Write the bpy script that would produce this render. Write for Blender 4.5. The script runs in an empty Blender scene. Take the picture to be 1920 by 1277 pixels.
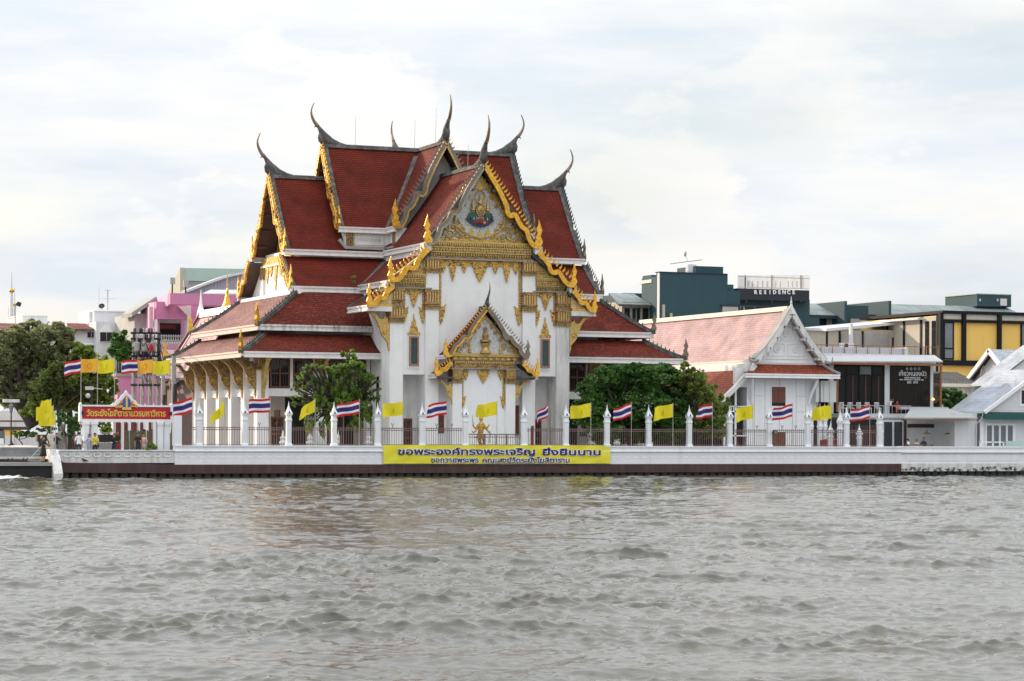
import bpy, bmesh, math, random
import numpy as np
from mathutils import Vector, Matrix
random.seed(7)
R = math.radians
scene = bpy.context.scene
C = scene.collection

# ------------------------------------------------------------------ camera
# world: X along the river wall, Y inland, Z up, water at z = 0, river wall face at Y = 0
FPX = 85.0/36.0*1920.0
TH, ROLL, HORIZ = R(22.3), 0.0045, 808.0
SN, CS = math.sin(TH), math.cos(TH)
CAM = Vector((-167.0*SN, -167.0*CS, 3.14))
cd = bpy.data.cameras.new('camera')
cam = bpy.data.objects.new('camera', cd); C.objects.link(cam)
cd.lens, cd.sensor_width = 85.0, 36.0
cd.shift_y = (HORIZ-638.5)/1920.0
cd.clip_start, cd.clip_end = 0.5, 6000
cam.location = CAM
cam.rotation_euler = (R(90), -ROLL, -TH)
scene.camera = cam

# ------------------------------------------------------------------ sky
SUN = Vector((-0.52, 0.78, 0.34)).normalized()
w = bpy.data.worlds.new('World'); scene.world = w; w.use_nodes = True
nt = w.node_tree; nt.nodes.clear(); L = nt.links.new
def wn(t, **k):
    n = nt.nodes.new(t)
    for a, b in k.items(): setattr(n, a, b)
    return n
out = wn('ShaderNodeOutputWorld'); bg = wn('ShaderNodeBackground'); L(bg.outputs[0], out.inputs[0])
sky = wn('ShaderNodeTexSky', sky_type='NISHITA', sun_disc=False)
sky.sun_elevation = math.asin(SUN.z); sky.sun_rotation = math.atan2(SUN.x, SUN.y)
sky.air_density, sky.dust_density, sky.ozone_density = 1.0, 2.5, 1.0
skm = wn('ShaderNodeVectorMath', operation='SCALE'); L(sky.outputs[0], skm.inputs[0]); skm.inputs['Scale'].default_value = 0.12
tc = wn('ShaderNodeTexCoord')
mp = wn('ShaderNodeMapping'); L(tc.outputs['Generated'], mp.inputs[0]); mp.inputs['Scale'].default_value = (1.0, 1.0, 3.0)
mp.inputs['Location'].default_value = (0.35, 0.2, 0.12)
n1 = wn('ShaderNodeTexNoise'); L(mp.outputs[0], n1.inputs[0])
n1.inputs['Scale'].default_value = 5.5; n1.inputs['Detail'].default_value = 9; n1.inputs['Roughness'].default_value = .52
r1 = wn('ShaderNodeValToRGB'); L(n1.outputs[0], r1.inputs[0])
r1.color_ramp.elements[0].position = .36; r1.color_ramp.elements[0].color = (0.62, .62, .62, 1)
r1.color_ramp.elements[1].position = .56; r1.color_ramp.elements[1].color = (1, 1, 1, 1)
# thickness of the cloud deck: thick parts greyer, thin edges bright
mp2 = wn('ShaderNodeMapping'); L(tc.outputs['Generated'], mp2.inputs[0]); mp2.inputs['Scale'].default_value = (1.0, 1.0, 5.5)
mp2.inputs['Location'].default_value = (1.9, .6, .3)
n2 = wn('ShaderNodeTexNoise'); L(mp2.outputs[0], n2.inputs[0])
n2.inputs['Scale'].default_value = 5.2; n2.inputs['Detail'].default_value = 10; n2.inputs['Roughness'].default_value = .56
r2 = wn('ShaderNodeValToRGB'); L(n2.outputs[0], r2.inputs[0])
e = r2.color_ramp.elements
e[0].position = .40; e[0].color = (.80, .86, .93, 1)
e[1].position = .60; e[1].color = (1.0, .985, .96, 1)
m_ = r2.color_ramp.elements.new(.5); m_.color = (.91, .935, .955, 1)
# overcast deck brightens towards the zenith, steepened out of view to light the facade
sx = wn('ShaderNodeSeparateXYZ'); L(tc.outputs['Generated'], sx.inputs[0])
ab = wn('ShaderNodeMath', operation='MAXIMUM'); L(sx.outputs[2], ab.inputs[0]); ab.inputs[1].default_value = 0.0
q1_ = wn('ShaderNodeMath', operation='MULTIPLY_ADD'); L(ab.outputs[0], q1_.inputs[0]); q1_.inputs[1].default_value = .95; q1_.inputs[2].default_value = .25
mz = wn('ShaderNodeMath', operation='MULTIPLY_ADD'); L(q1_.outputs[0], mz.inputs[0]); L(ab.outputs[0], mz.inputs[1]); mz.inputs[2].default_value = .685
cl = wn('ShaderNodeVectorMath', operation='SCALE'); L(r2.outputs[0], cl.inputs[0]); L(mz.outputs[0], cl.inputs['Scale'])
# low bank of cumulus: sunlit billows a few degrees above the horizon
mp5 = wn('ShaderNodeMapping'); L(tc.outputs['Generated'], mp5.inputs[0]); mp5.inputs['Scale'].default_value = (1, 1, 1.9); mp5.inputs['Location'].default_value = (.6, .1, 0)
n5 = wn('ShaderNodeTexNoise'); L(mp5.outputs[0], n5.inputs[0]); n5.inputs['Scale'].default_value = 8.0; n5.inputs['Detail'].default_value = 12; n5.inputs['Roughness'].default_value = .58
r5 = wn('ShaderNodeMapRange', interpolation_type='SMOOTHSTEP'); L(n5.outputs[0], r5.inputs[0]); r5.inputs[1].default_value, r5.inputs[2].default_value = .52, .57
bd = wn('ShaderNodeValToRGB'); L(sx.outputs[2], bd.inputs[0]); be = bd.color_ramp.elements; be[0].position = .03; be[0].color = (0, 0, 0, 1); be[1].position = .26; be[1].color = (0, 0, 0, 1)
b3 = bd.color_ramp.elements.new(.10); b3.color = (.75, .75, .75, 1); b4 = bd.color_ramp.elements.new(.17); b4.color = (.6, .6, .6, 1)
m5 = wn('ShaderNodeMath', operation='MULTIPLY'); L(r5.outputs[0], m5.inputs[0]); L(bd.outputs[0], m5.inputs[1])
cm = wn('ShaderNodeMix', data_type='RGBA'); L(m5.outputs[0], cm.inputs[0]); L(r2.outputs[0], cm.inputs[6]); cm.inputs[7].default_value = (1.03, 1.0, .962, 1)
L(cm.outputs[2], cl.inputs[0])
mx = wn('ShaderNodeMix', data_type='RGBA'); L(r1.outputs[0], mx.inputs[0]); L(skm.outputs[0], mx.inputs[6]); L(cl.outputs[0], mx.inputs[7])
L(mx.outputs[2], bg.inputs[0]); bg.inputs[1].default_value = 1.0

# ------------------------------------------------------------------ sun, exposure
sd = bpy.data.lights.new('sun', 'SUN'); sd.energy = 3.2; sd.angle = R(1.0); sd.color = (1.0, .80, .58)
so = bpy.data.objects.new('sun', sd); C.objects.link(so)
so.rotation_euler = SUN.to_track_quat('Z', 'Y').to_euler(); so.location = (-60, 20, 60)
vs = scene.view_settings
vs.view_transform = 'Standard'; vs.look = 'None'; vs.gamma = 1.0; vs.use_curve_mapping = False
vs.exposure = 0.5
scene.cycles.max_bounces = 6; scene.cycles.diffuse_bounces = 3; scene.cycles.glossy_bounces = 3
scene.cycles.transparent_max_bounces = 8

# ------------------------------------------------------------------ surveying: sight line (photo pixel) meets a vertical plane
def _ray(u, v):
    x, y = u-960.0, v-HORIZ
    cr, sr = math.cos(ROLL), math.sin(ROLL)
    a, b = x*cr+y*sr, -x*sr+y*cr
    return Vector((SN+CS*a/FPX, CS-SN*a/FPX, -b/FPX))
def at(u, v, Y):
    d = _ray(u, v); return CAM + d*((Y-CAM.y)/d.y)
def atx(u, v, X):
    d = _ray(u, v); return CAM + d*((X-CAM.x)/d.x)

# ------------------------------------------------------------------ materials
MATS = {}
def M(name, col, rough=.6, metal=0.0, var=.18, vs_=1.2, bump=0.0, bs=25.0, dirt=0.0, dcol=(.12, .11, .10), ds=1.0, dthr=(.47, .75), streak=True, spec=.5, coat=0.0, detail=6):
    m = bpy.data.materials.new(name); m.use_nodes = True; MATS[name] = m
    t = m.node_tree; b = t.nodes['Principled BSDF']; l = t.links.new
    b.inputs['Roughness'].default_value = rough; b.inputs['Metallic'].default_value = metal
    b.inputs['Specular IOR Level'].default_value = spec
    if coat: b.inputs['Coat Weight'].default_value = coat; b.inputs['Coat Roughness'].default_value = .15
    tcn = t.nodes.new('ShaderNodeTexCoord')
    nz = t.nodes.new('ShaderNodeTexNoise'); l(tcn.outputs['Object'], nz.inputs[0])
    nz.inputs['Scale'].default_value = vs_; nz.inputs['Detail'].default_value = detail; nz.inputs['Roughness'].default_value = .6
    mr = t.nodes.new('ShaderNodeMapRange'); l(nz.outputs[0], mr.inputs[0])
    mr.inputs[1].default_value, mr.inputs[2].default_value = .25, .75
    mr.inputs[3].default_value, mr.inputs[4].default_value = 1-var, 1+var
    sc = t.nodes.new('ShaderNodeVectorMath'); sc.operation = 'SCALE'; sc.inputs[0].default_value = col[:3]; l(mr.outputs[0], sc.inputs['Scale'])
    colout = sc.outputs[0]
    if dirt:
        mp = t.nodes.new('ShaderNodeMapping'); l(tcn.outputs['Object'], mp.inputs[0])
        mp.inputs['Scale'].default_value = (2.2*ds, 2.2*ds, (.28 if streak else 2.2)*ds)
        n3 = t.nodes.new('ShaderNodeTexNoise'); l(mp.outputs[0], n3.inputs[0]); n3.inputs['Detail'].default_value = 8; n3.inputs['Scale'].default_value = 1.0
        n3.inputs['Roughness'].default_value = .65
        m3 = t.nodes.new('ShaderNodeMapRange'); l(n3.outputs[0], m3.inputs[0])
        m3.inputs[1].default_value, m3.inputs[2].default_value = dthr
        m3.inputs[3].default_value, m3.inputs[4].default_value = 0, dirt
        mm = t.nodes.new('ShaderNodeMix'); mm.data_type = 'RGBA'; l(m3.outputs[0], mm.inputs[0]); l(colout, mm.inputs[6]); mm.inputs[7].default_value = (*dcol, 1)
        colout = mm.outputs[2]
    l(colout, b.inputs['Base Color'])
    if bump:
        nb = t.nodes.new('ShaderNodeTexNoise'); l(tcn.outputs['Object'], nb.inputs[0]); nb.inputs['Scale'].default_value = bs; nb.inputs['Detail'].default_value = 4
        bp = t.nodes.new('ShaderNodeBump'); bp.inputs['Strength'].default_value = bump; bp.inputs['Distance'].default_value = .05
        l(nb.outputs[0], bp.inputs['Height']); l(bp.outputs[0], b.inputs['Normal'])
    return m
def tile_mat(name, c1, c2, mortar, pale, paleamt, w=.19, h=.19, rough=.55, bump=.45, spec=.04):
    """overlapping clay tiles: UV in metres (along the eave, down the slope)"""
    m = bpy.data.materials.new(name); m.use_nodes = True; MATS[name] = m
    t = m.node_tree; b = t.nodes['Principled BSDF']; l = t.links.new
    uv = t.nodes.new('ShaderNodeUVMap')
    br = t.nodes.new('ShaderNodeTexBrick'); l(uv.outputs[0], br.inputs[0])
    br.inputs['Scale'].default_value = 1.0; br.inputs['Brick Width'].default_value = w; br.inputs['Row Height'].default_value = h
    br.inputs['Mortar Size'].default_value = .022; br.inputs['Mortar Smooth'].default_value = .4; br.inputs['Bias'].default_value = -.1
    br.inputs['Color1'].default_value = (*c1, 1); br.inputs['Color2'].default_value = (*c2, 1); br.inputs['Mortar'].default_value = (*mortar, 1)
    nz = t.nodes.new('ShaderNodeTexNoise'); l(uv.outputs[0], nz.inputs[0]); nz.inputs['Scale'].default_value = .55; nz.inputs['Detail'].default_value = 7
    mr = t.nodes.new('ShaderNodeMapRange'); l(nz.outputs[0], mr.inputs[0]); mr.inputs[1].default_value, mr.inputs[2].default_value = .3, .7
    mr.inputs[3].default_value, mr.inputs[4].default_value = .72, 1.22
    sc = t.nodes.new('ShaderNodeVectorMath'); sc.operation = 'SCALE'; l(br.outputs[0], sc.inputs[0]); l(mr.outputs[0], sc.inputs['Scale'])
    mpn = t.nodes.new('ShaderNodeMapping'); l(uv.outputs[0], mpn.inputs[0]); mpn.inputs['Scale'].default_value = (1, 1.6, 1)
    n2 = t.nodes.new('ShaderNodeTexNoise'); l(mpn.outputs[0], n2.inputs[0]); n2.inputs['Scale'].default_value = 3.2; n2.inputs['Detail'].default_value = 8; n2.inputs['Roughness'].default_value = .75
    m2 = t.nodes.new('ShaderNodeMapRange'); l(n2.outputs[0], m2.inputs[0]); m2.inputs[1].default_value, m2.inputs[2].default_value = .5, .78
    m2.inputs[3].default_value, m2.inputs[4].default_value = 0, paleamt
    mm = t.nodes.new('ShaderNodeMix'); mm.data_type = 'RGBA'; l(m2.outputs[0], mm.inputs[0]); l(sc.outputs[0], mm.inputs[6]); mm.inputs[7].default_value = (*pale, 1)
    # older tiles: darker plum patches
    n6 = t.nodes.new('ShaderNodeTexNoise'); l(uv.outputs[0], n6.inputs[0]); n6.inputs['Scale'].default_value = .9; n6.inputs['Detail'].default_value = 9; n6.inputs['Roughness'].default_value = .7
    m6 = t.nodes.new('ShaderNodeMapRange'); l(n6.outputs[0], m6.inputs[0]); m6.inputs[1].default_value, m6.inputs[2].default_value = .45, .72; m6.inputs[3].default_value, m6.inputs[4].default_value = 0, .5
    g6 = t.nodes.new('ShaderNodeMix'); g6.data_type = 'RGBA'; l(m6.outputs[0], g6.inputs[0]); l(mm.outputs[2], g6.inputs[6]); g6.inputs[7].default_value = (mortar[0]*1.3, mortar[1]*1.8, mortar[2]*2.4, 1)
    l(g6.outputs[2], b.inputs['Base Color'])
    b.inputs['Roughness'].default_value = rough; b.inputs['Specular IOR Level'].default_value = spec
    # each course tips up towards its lower edge
    sp = t.nodes.new('ShaderNodeSeparateXYZ'); l(uv.outputs[0], sp.inputs[0])
    dv = t.nodes.new('ShaderNodeMath'); dv.operation = 'DIVIDE'; l(sp.outputs[1], dv.inputs[0]); dv.inputs[1].default_value = h
    fr = t.nodes.new('ShaderNodeMath'); fr.operation = 'FRACT'; l(dv.outputs[0], fr.inputs[0])
    ad = t.nodes.new('ShaderNodeMath'); ad.operation = 'SUBTRACT'; l(fr.outputs[0], ad.inputs[0]); l(br.outputs['Fac'], ad.inputs[1])
    bp = t.nodes.new('ShaderNodeBump'); bp.inputs['Strength'].default_value = bump; bp.inputs['Distance'].default_value = .03
    l(ad.outputs[0], bp.inputs['Height']); l(bp.outputs[0], b.inputs['Normal'])
    return m
def carved_mat(name, hi, lo, scale=9.0, metal=.45, rough=.38, thr=(.25, .62), bump=1.0):
    """gilded carving: raised gold over dark gaps"""
    m = bpy.data.materials.new(name); m.use_nodes = True; MATS[name] = m
    t = m.node_tree; b = t.nodes['Principled BSDF']; l = t.links.new
    tcn = t.nodes.new('ShaderNodeTexCoord')
    nz = t.nodes.new('ShaderNodeTexNoise'); l(tcn.outputs['Object'], nz.inputs[0]); nz.inputs['Scale'].default_value = scale; nz.inputs['Detail'].default_value = 3; nz.inputs['Distortion'].default_value = 1.6
    rp = t.nodes.new('ShaderNodeMapRange'); l(nz.outputs[0], rp.inputs[0]); rp.inputs[1].default_value, rp.inputs[2].default_value = .36, .52
    mm = t.nodes.new('ShaderNodeMix'); mm.data_type = 'RGBA'; l(rp.outputs[0], mm.inputs[0]); mm.inputs[6].default_value = (*lo, 1); mm.inputs[7].default_value = (*hi, 1)
    l(mm.outputs[2], b.inputs['Base Color']); b.inputs['Roughness'].default_value = rough
    mt = t.nodes.new('ShaderNodeMath'); mt.operation = 'MULTIPLY'; l(rp.outputs[0], mt.inputs[0]); mt.inputs[1].default_value = metal; l(mt.outputs[0], b.inputs['Metallic'])
    bp = t.nodes.new('ShaderNodeBump'); bp.inputs['Strength'].default_value = bump; bp.inputs['Distance'].default_value = .06
    l(nz.outputs[0], bp.inputs['Height']); l(bp.outputs[0], b.inputs['Normal'])
    return m
def leaf_mat(name, c1, c2, trans=.35):
    m = bpy.data.materials.new(name); m.use_nodes = True; MATS[name] = m
    t = m.node_tree; l = t.links.new; b = t.nodes['Principled BSDF']; o = t.nodes['Material Output']
    g = t.nodes.new('ShaderNodeNewGeometry')
    tcn = t.nodes.new('ShaderNodeTexCoord'); nz = t.nodes.new('ShaderNodeTexNoise'); l(tcn.outputs['Object'], nz.inputs[0]); nz.inputs['Scale'].default_value = .7
    ad = t.nodes.new('ShaderNodeMath'); ad.operation = 'MULTIPLY_ADD'; l(g.outputs['Random Per Island'], ad.inputs[0]); ad.inputs[1].default_value = .55
    sb = t.nodes.new('ShaderNodeMath'); sb.operation = 'SUBTRACT'; l(nz.outputs[0], sb.inputs[0]); sb.inputs[1].default_value = .22; l(sb.outputs[0], ad.inputs[2])
    mm = t.nodes.new('ShaderNodeMix'); mm.data_type = 'RGBA'; mm.clamp_factor = True; l(ad.outputs[0], mm.inputs[0]); mm.inputs[6].default_value = (*c1, 1); mm.inputs[7].default_value = (*c2, 1)
    l(mm.outputs[2], b.inputs['Base Color']); b.inputs['Roughness'].default_value = .42
    tr = t.nodes.new('ShaderNodeBsdfTranslucent'); l(mm.outputs[2], tr.inputs[0])
    ms = t.nodes.new('ShaderNodeMixShader'); ms.inputs[0].default_value = trans; l(b.outputs[0], ms.inputs[1]); l(tr.outputs[0], ms.inputs[2]); l(ms.outputs[0], o.inputs[0])
    return m
def glass_mat(name, tint=(.02, .03, .035), rough=.06):
    m = M(name, tint, rough=rough, var=.3, vs_=.8, spec=.35); return m

# plaster, stone, metal
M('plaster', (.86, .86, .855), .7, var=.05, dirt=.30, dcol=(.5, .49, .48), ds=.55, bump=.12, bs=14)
M('plaster_shaded', (.50, .485, .46), .8, var=.10, dirt=.4, dcol=(.3, .29, .27), ds=.8)  # recessed gallery walls: shade under the eaves put into the colour
M('plaster_clean', (.86, .87, .885), .55, var=.035, dirt=.16, dcol=(.5, .5, .51), ds=1.1)
M('plaster_old', (.72, .71, .69), .75, var=.10, dirt=.9, dcol=(.33, .32, .31), ds=.9, bump=.2)
M('fascia_sunlit', (.60, .50, .445), .65, var=.08, dirt=.3, dcol=(.4, .33, .3), ds=1.4)  # left eaves boards: tint of the low sun put into the colour
M('fascia', (.76, .735, .72), .6, var=.06, dirt=.35, dcol=(.36, .33, .33), ds=1.4)
M('fascia_stained', (.72, .70, .69), .7, var=.08, dirt=.95, dcol=(.07, .07, .065), ds=2.3)
M('mortar', (.085, .085, .083), .85, var=.35, vs_=1.5, bump=.3, bs=9, dirt=.75, dcol=(.27, .26, .25), ds=1.3, streak=False, spec=.2)
M('dark_wood', (.105, .06, .05), .6, var=.3, vs_=2)
M('soffit', (.10, .055, .045), .7, var=.3)
M('brown_wood', (.16, .055, .03), .5, var=.25, vs_=3)
M('maroon', (.17, .025, .025), .45, var=.2)
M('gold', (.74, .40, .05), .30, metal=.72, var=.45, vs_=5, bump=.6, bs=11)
M('gold_pale', (.58, .395, .135), .4, metal=.5, var=.42, vs_=7, bump=.7, bs=14)
M('weathered_shaded_mosaic', (.20, .165, .13), .5, metal=.2, var=.35, vs_=3, bump=.4, bs=14, dirt=.35, dcol=(.5, .33, .08), ds=2, streak=False)  # weathered mosaic; its dark tone also paints gable boards that catch no light
carved_mat('gold_carved', (.68, .41, .09), (.10, .048, .02), 5.0, metal=.6)
carved_mat('gold_on_white', (.66, .45, .12), (.62, .62, .60), 5.5, metal=.3)
carved_mat('gold_brown', (.42, .27, .10), (.075, .034, .024), 6.0, metal=.5)
carved_mat('white_mosaic', (.72, .73, .73), (.40, .42, .42), 9.0, metal=.0, rough=.3)
M('capital_pink', (.34, .18, .13), .6, var=.3, vs_=5, bump=.3)
tile_mat('tile_red', (.148, .0235, .0135), (.178, .0305, .0165), (.045, .009, .007), (.36, .21, .18), .07)
tile_mat('tile_skirt', (.150, .0250, .0145), (.188, .0360, .0195), (.05, .010, .008), (.48, .36, .33), .28)
tile_mat('tile_faded', (.47, .315, .295), (.54, .385, .365), (.33, .20, .19), (.62, .52, .51), .6, w=.24, h=.22, rough=.55)
tile_mat('tile_glare', (.26, .115, .098), (.36, .19, .17), (.11, .05, .045), (.58, .49, .47), 1.0, w=.22, h=.2)  # left skirt slopes: sun glare and glints put into the tile colour
tile_mat('tile_orange', (.27, .060, .03), (.36, .095, .05), (.10, .03, .02), (.5, .36, .33), .35, w=.26, h=.24)
tile_mat('tile_grey', (.11, .105, .10), (.17, .16, .15), (.04, .04, .04), (.3, .29, .27), .4, w=.3, h=.26)
tile_mat('shingle_white', (.36, .375, .405), (.44, .45, .48), (.27, .28, .31), (.46, .46, .47), .12, w=.42, h=.24, rough=.6)
tile_mat('metal_sheet', (.23, .27, .26), (.28, .32, .31), (.09, .11, .11), (.42, .43, .40), .5, w=.9, h=4.0, rough=.4)
tile_mat('brown_tile', (.21, .065, .055), (.26, .085, .07), (.10, .04, .035), (.35, .25, .22), .3, w=.35, h=.3)
# river wall, paving
M('wall_white', (.84, .855, .885), .5, var=.05, dirt=.30, dcol=(.48, .48, .47), ds=.8)
M('wall_brown', (.068, .034, .031), .7, var=.28, vs_=.8, dirt=.35, dcol=(.15, .115, .10), ds=1.0, bump=.2)
M('wall_rotten', (.66, .66, .64), .75, var=.1, dirt=1.0, dcol=(.045, .045, .04), ds=1.3, dthr=(.46, .56), streak=False, bump=.4)
M('slime', (.010, .0105, .009), .6, var=.5, vs_=2, bump=.5)
M('steps_stone', (.22, .225, .235), .8, var=.25, bump=.3, dirt=.4, dcol=(.1, .1, .1))
M('landing_stone', (.60, .585, .56), .8, var=.12, dirt=.4, dcol=(.3, .28, .26), bump=.2)
M('paving', (.34, .335, .325), .85, var=.15, vs_=.6, bump=.2, bs=8)
M('earth', (.16, .15, .12), .9, var=.3, vs_=.15)
M('iron_brown', (.20, .125, .115), .5, var=.2)
M('black_iron', (.02, .02, .022), .45, var=.2)
M('steel', (.48, .48, .47), .4, metal=.5, var=.15)
M('bare_pole', (.46, .42, .34), .5, var=.15)
M('concrete', (.33, .325, .315), .8, var=.18, dirt=.4, dcol=(.16, .15, .14), bump=.25)
# cloth
def cloth(name, col): return M(name, col, .8, var=.06, vs_=3, bump=.08, bs=30, spec=.2)
cloth('cloth_yellow', (.80, .68, .03)); cloth('cloth_orange', (.86, .46, .05)); cloth('cloth_red', (.60, .025, .04)); cloth('cloth_white', (.80, .80, .80)); cloth('cloth_blue', (.045, .035, .19))
cloth('emblem_dark', (.62, .46, .015)); cloth('emblem_red', (.80, .33, .04))
M('banner_yellow', (.80, .72, .035), .5, var=.05, bump=.25, bs=1.6)
M('ink_blue', (.02, .012, .14), .5, var=.05); M('paint_white', (.85, .85, .85), .5, var=.03); M('sign_red', (.46, .012, .022), .4, var=.08)
M('sign_gold', (.80, .52, .10), .35, metal=.3, var=.1)
M('jewel_blue', (.015, .10, .45), .25, var=.3)
# emblem colours on the pediment
M('emblem_green', (.015, .085, .05), .35, var=.3); M('emblem_navy', (.02, .02, .10), .35, var=.2); M('emblem_maroon', (.20, .03, .025), .4, var=.2)
# foliage
leaf_mat('leaf_dark', (.028, .08, .02), (.125, .26, .05)); leaf_mat('leaf_mid', (.075, .14, .03), (.37, .45, .10), .55); leaf_mat('leaf_pale', (.035, .06, .018), (.16, .20, .05), .45)
leaf_mat('leaf_willow', (.07, .15, .022), (.29, .42, .075), .55); leaf_mat('leaf_lime', (.10, .20, .01), (.26, .40, .03), .4); leaf_mat('leaf_olive', (.10, .13, .055), (.46, .48, .24), .6)
M('bark', (.055, .045, .038), .9, var=.35, vs_=3, bump=.6, bs=8); M('bark_grey', (.22, .20, .18), .9, var=.3, bump=.5)
# buildings behind
M('pink_wall', (.60, .235, .41), .7, var=.05, dirt=.2, dcol=(.38, .14, .27)); M('pink_pale', (.72, .40, .55), .7, var=.05)
M('purple_roof', (.17, .02, .045), .6, var=.2)
M('building_white', (.68, .69, .70), .7, var=.05, dirt=.4, dcol=(.45, .45, .45)); M('wall_grey', (.42, .42, .41), .7, var=.1, dirt=.3)
M('sheet_lilac', (.40, .40, .48), .45, var=.06); M('sheet_green', (.30, .40, .36), .5, var=.08); M('sheet_white', (.60, .61, .64), .5, var=.04)
M('teal_wall', (.020, .062, .080), .75, var=.07, vs_=.5, dirt=.15, dcol=(.05, .12, .13)); M('teal_dark', (.013, .036, .048), .7, var=.1); M('sign_black', (.012, .016, .028), .45, var=.15, dirt=.2, dcol=(.03, .035, .045))
M('beige_wall', (.44, .405, .335), .75, var=.06, dirt=.2, dcol=(.35, .32, .27)); M('cream_wall', (.70, .67, .60), .75, var=.05)
M('mustard_wall', (.82, .53, .13), .7, var=.04, vs_=.4, dirt=.1, dcol=(.5, .27, .05)); M('black_steel', (.007, .008, .011), .5, var=.2, spec=.2)
M('board_white', (.72, .73, .745), .65, var=.05, dirt=.2, dcol=(.5, .5, .5)); M('green_awning', (.008, .085, .075), .6, var=.1); M('mint_trim', (.45, .60, .56), .5, var=.05)
M('awning_white', (.46, .47, .49), .6, var=.03); M('awning_edge', (.27, .10, .035), .6, var=.2); M('awning_grey', (.34, .36, .355), .7, var=.06)
glass_mat('glass_dark', (.018, .02, .022)); glass_mat('glass_teal', (.03, .085, .095), .1); glass_mat('glass_brown', (.028, .023, .019), .08); m = MATS['glass_brown']; t = m.node_tree; tr = t.nodes.new('ShaderNodeBsdfTransparent'); tr.inputs[0].default_value = (.62, .56, .5, 1); ms = t.nodes.new('ShaderNodeMixShader'); ms.inputs[0].default_value = .55
t.links.new(t.nodes['Principled BSDF'].outputs[0], ms.inputs[1]); t.links.new(tr.outputs[0], ms.inputs[2]); t.links.new(ms.outputs[0], t.nodes['Material Output'].inputs[0])
glass_mat('glass_grey', (.16, .18, .19), .12)
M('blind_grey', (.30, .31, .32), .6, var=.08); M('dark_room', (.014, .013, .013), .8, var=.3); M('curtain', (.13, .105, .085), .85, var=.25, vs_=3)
M('planter_brown', (.06, .03, .03), .7, var=.3)
M('screen_white', (.62, .64, .63), .7, var=.05); M('red_sofa', (.20, .018, .022), .5, var=.15); M('warm_bulb', (.9, .5, .2), .4)
M('straw', (.33, .25, .12), .8, var=.2); M('wicker_screen', (.21, .19, .12), .9, var=.35, vs_=5, bump=.6, bs=20, dirt=.4, dcol=(.10, .12, .05))
# people
M('skin', (.46, .25, .16), .6, var=.05); M('skin_tan', (.33, .17, .10), .6, var=.05); M('hair', (.014, .011, .010), .5, var=.2)
M('black_cloth', (.018, .018, .02), .8, var=.2); M('white_cloth', (.74, .75, .78), .8, var=.05); M('blue_cloth', (.36, .42, .60), .8, var=.08); M('navy_cloth', (.025, .035, .075), .8, var=.15)
M('pink_cloth', (.72, .45, .42), .8, var=.06); M('beige_cloth', (.48, .43, .36), .8, var=.06); M('yellow_cloth', (.75, .60, .05), .8, var=.08); M('red_cloth', (.40, .03, .03), .8, var=.1); M('grey_cloth', (.12, .12, .13), .8, var=.1)
M('pigeon', (.05, .052, .06), .7, var=.3)

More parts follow.
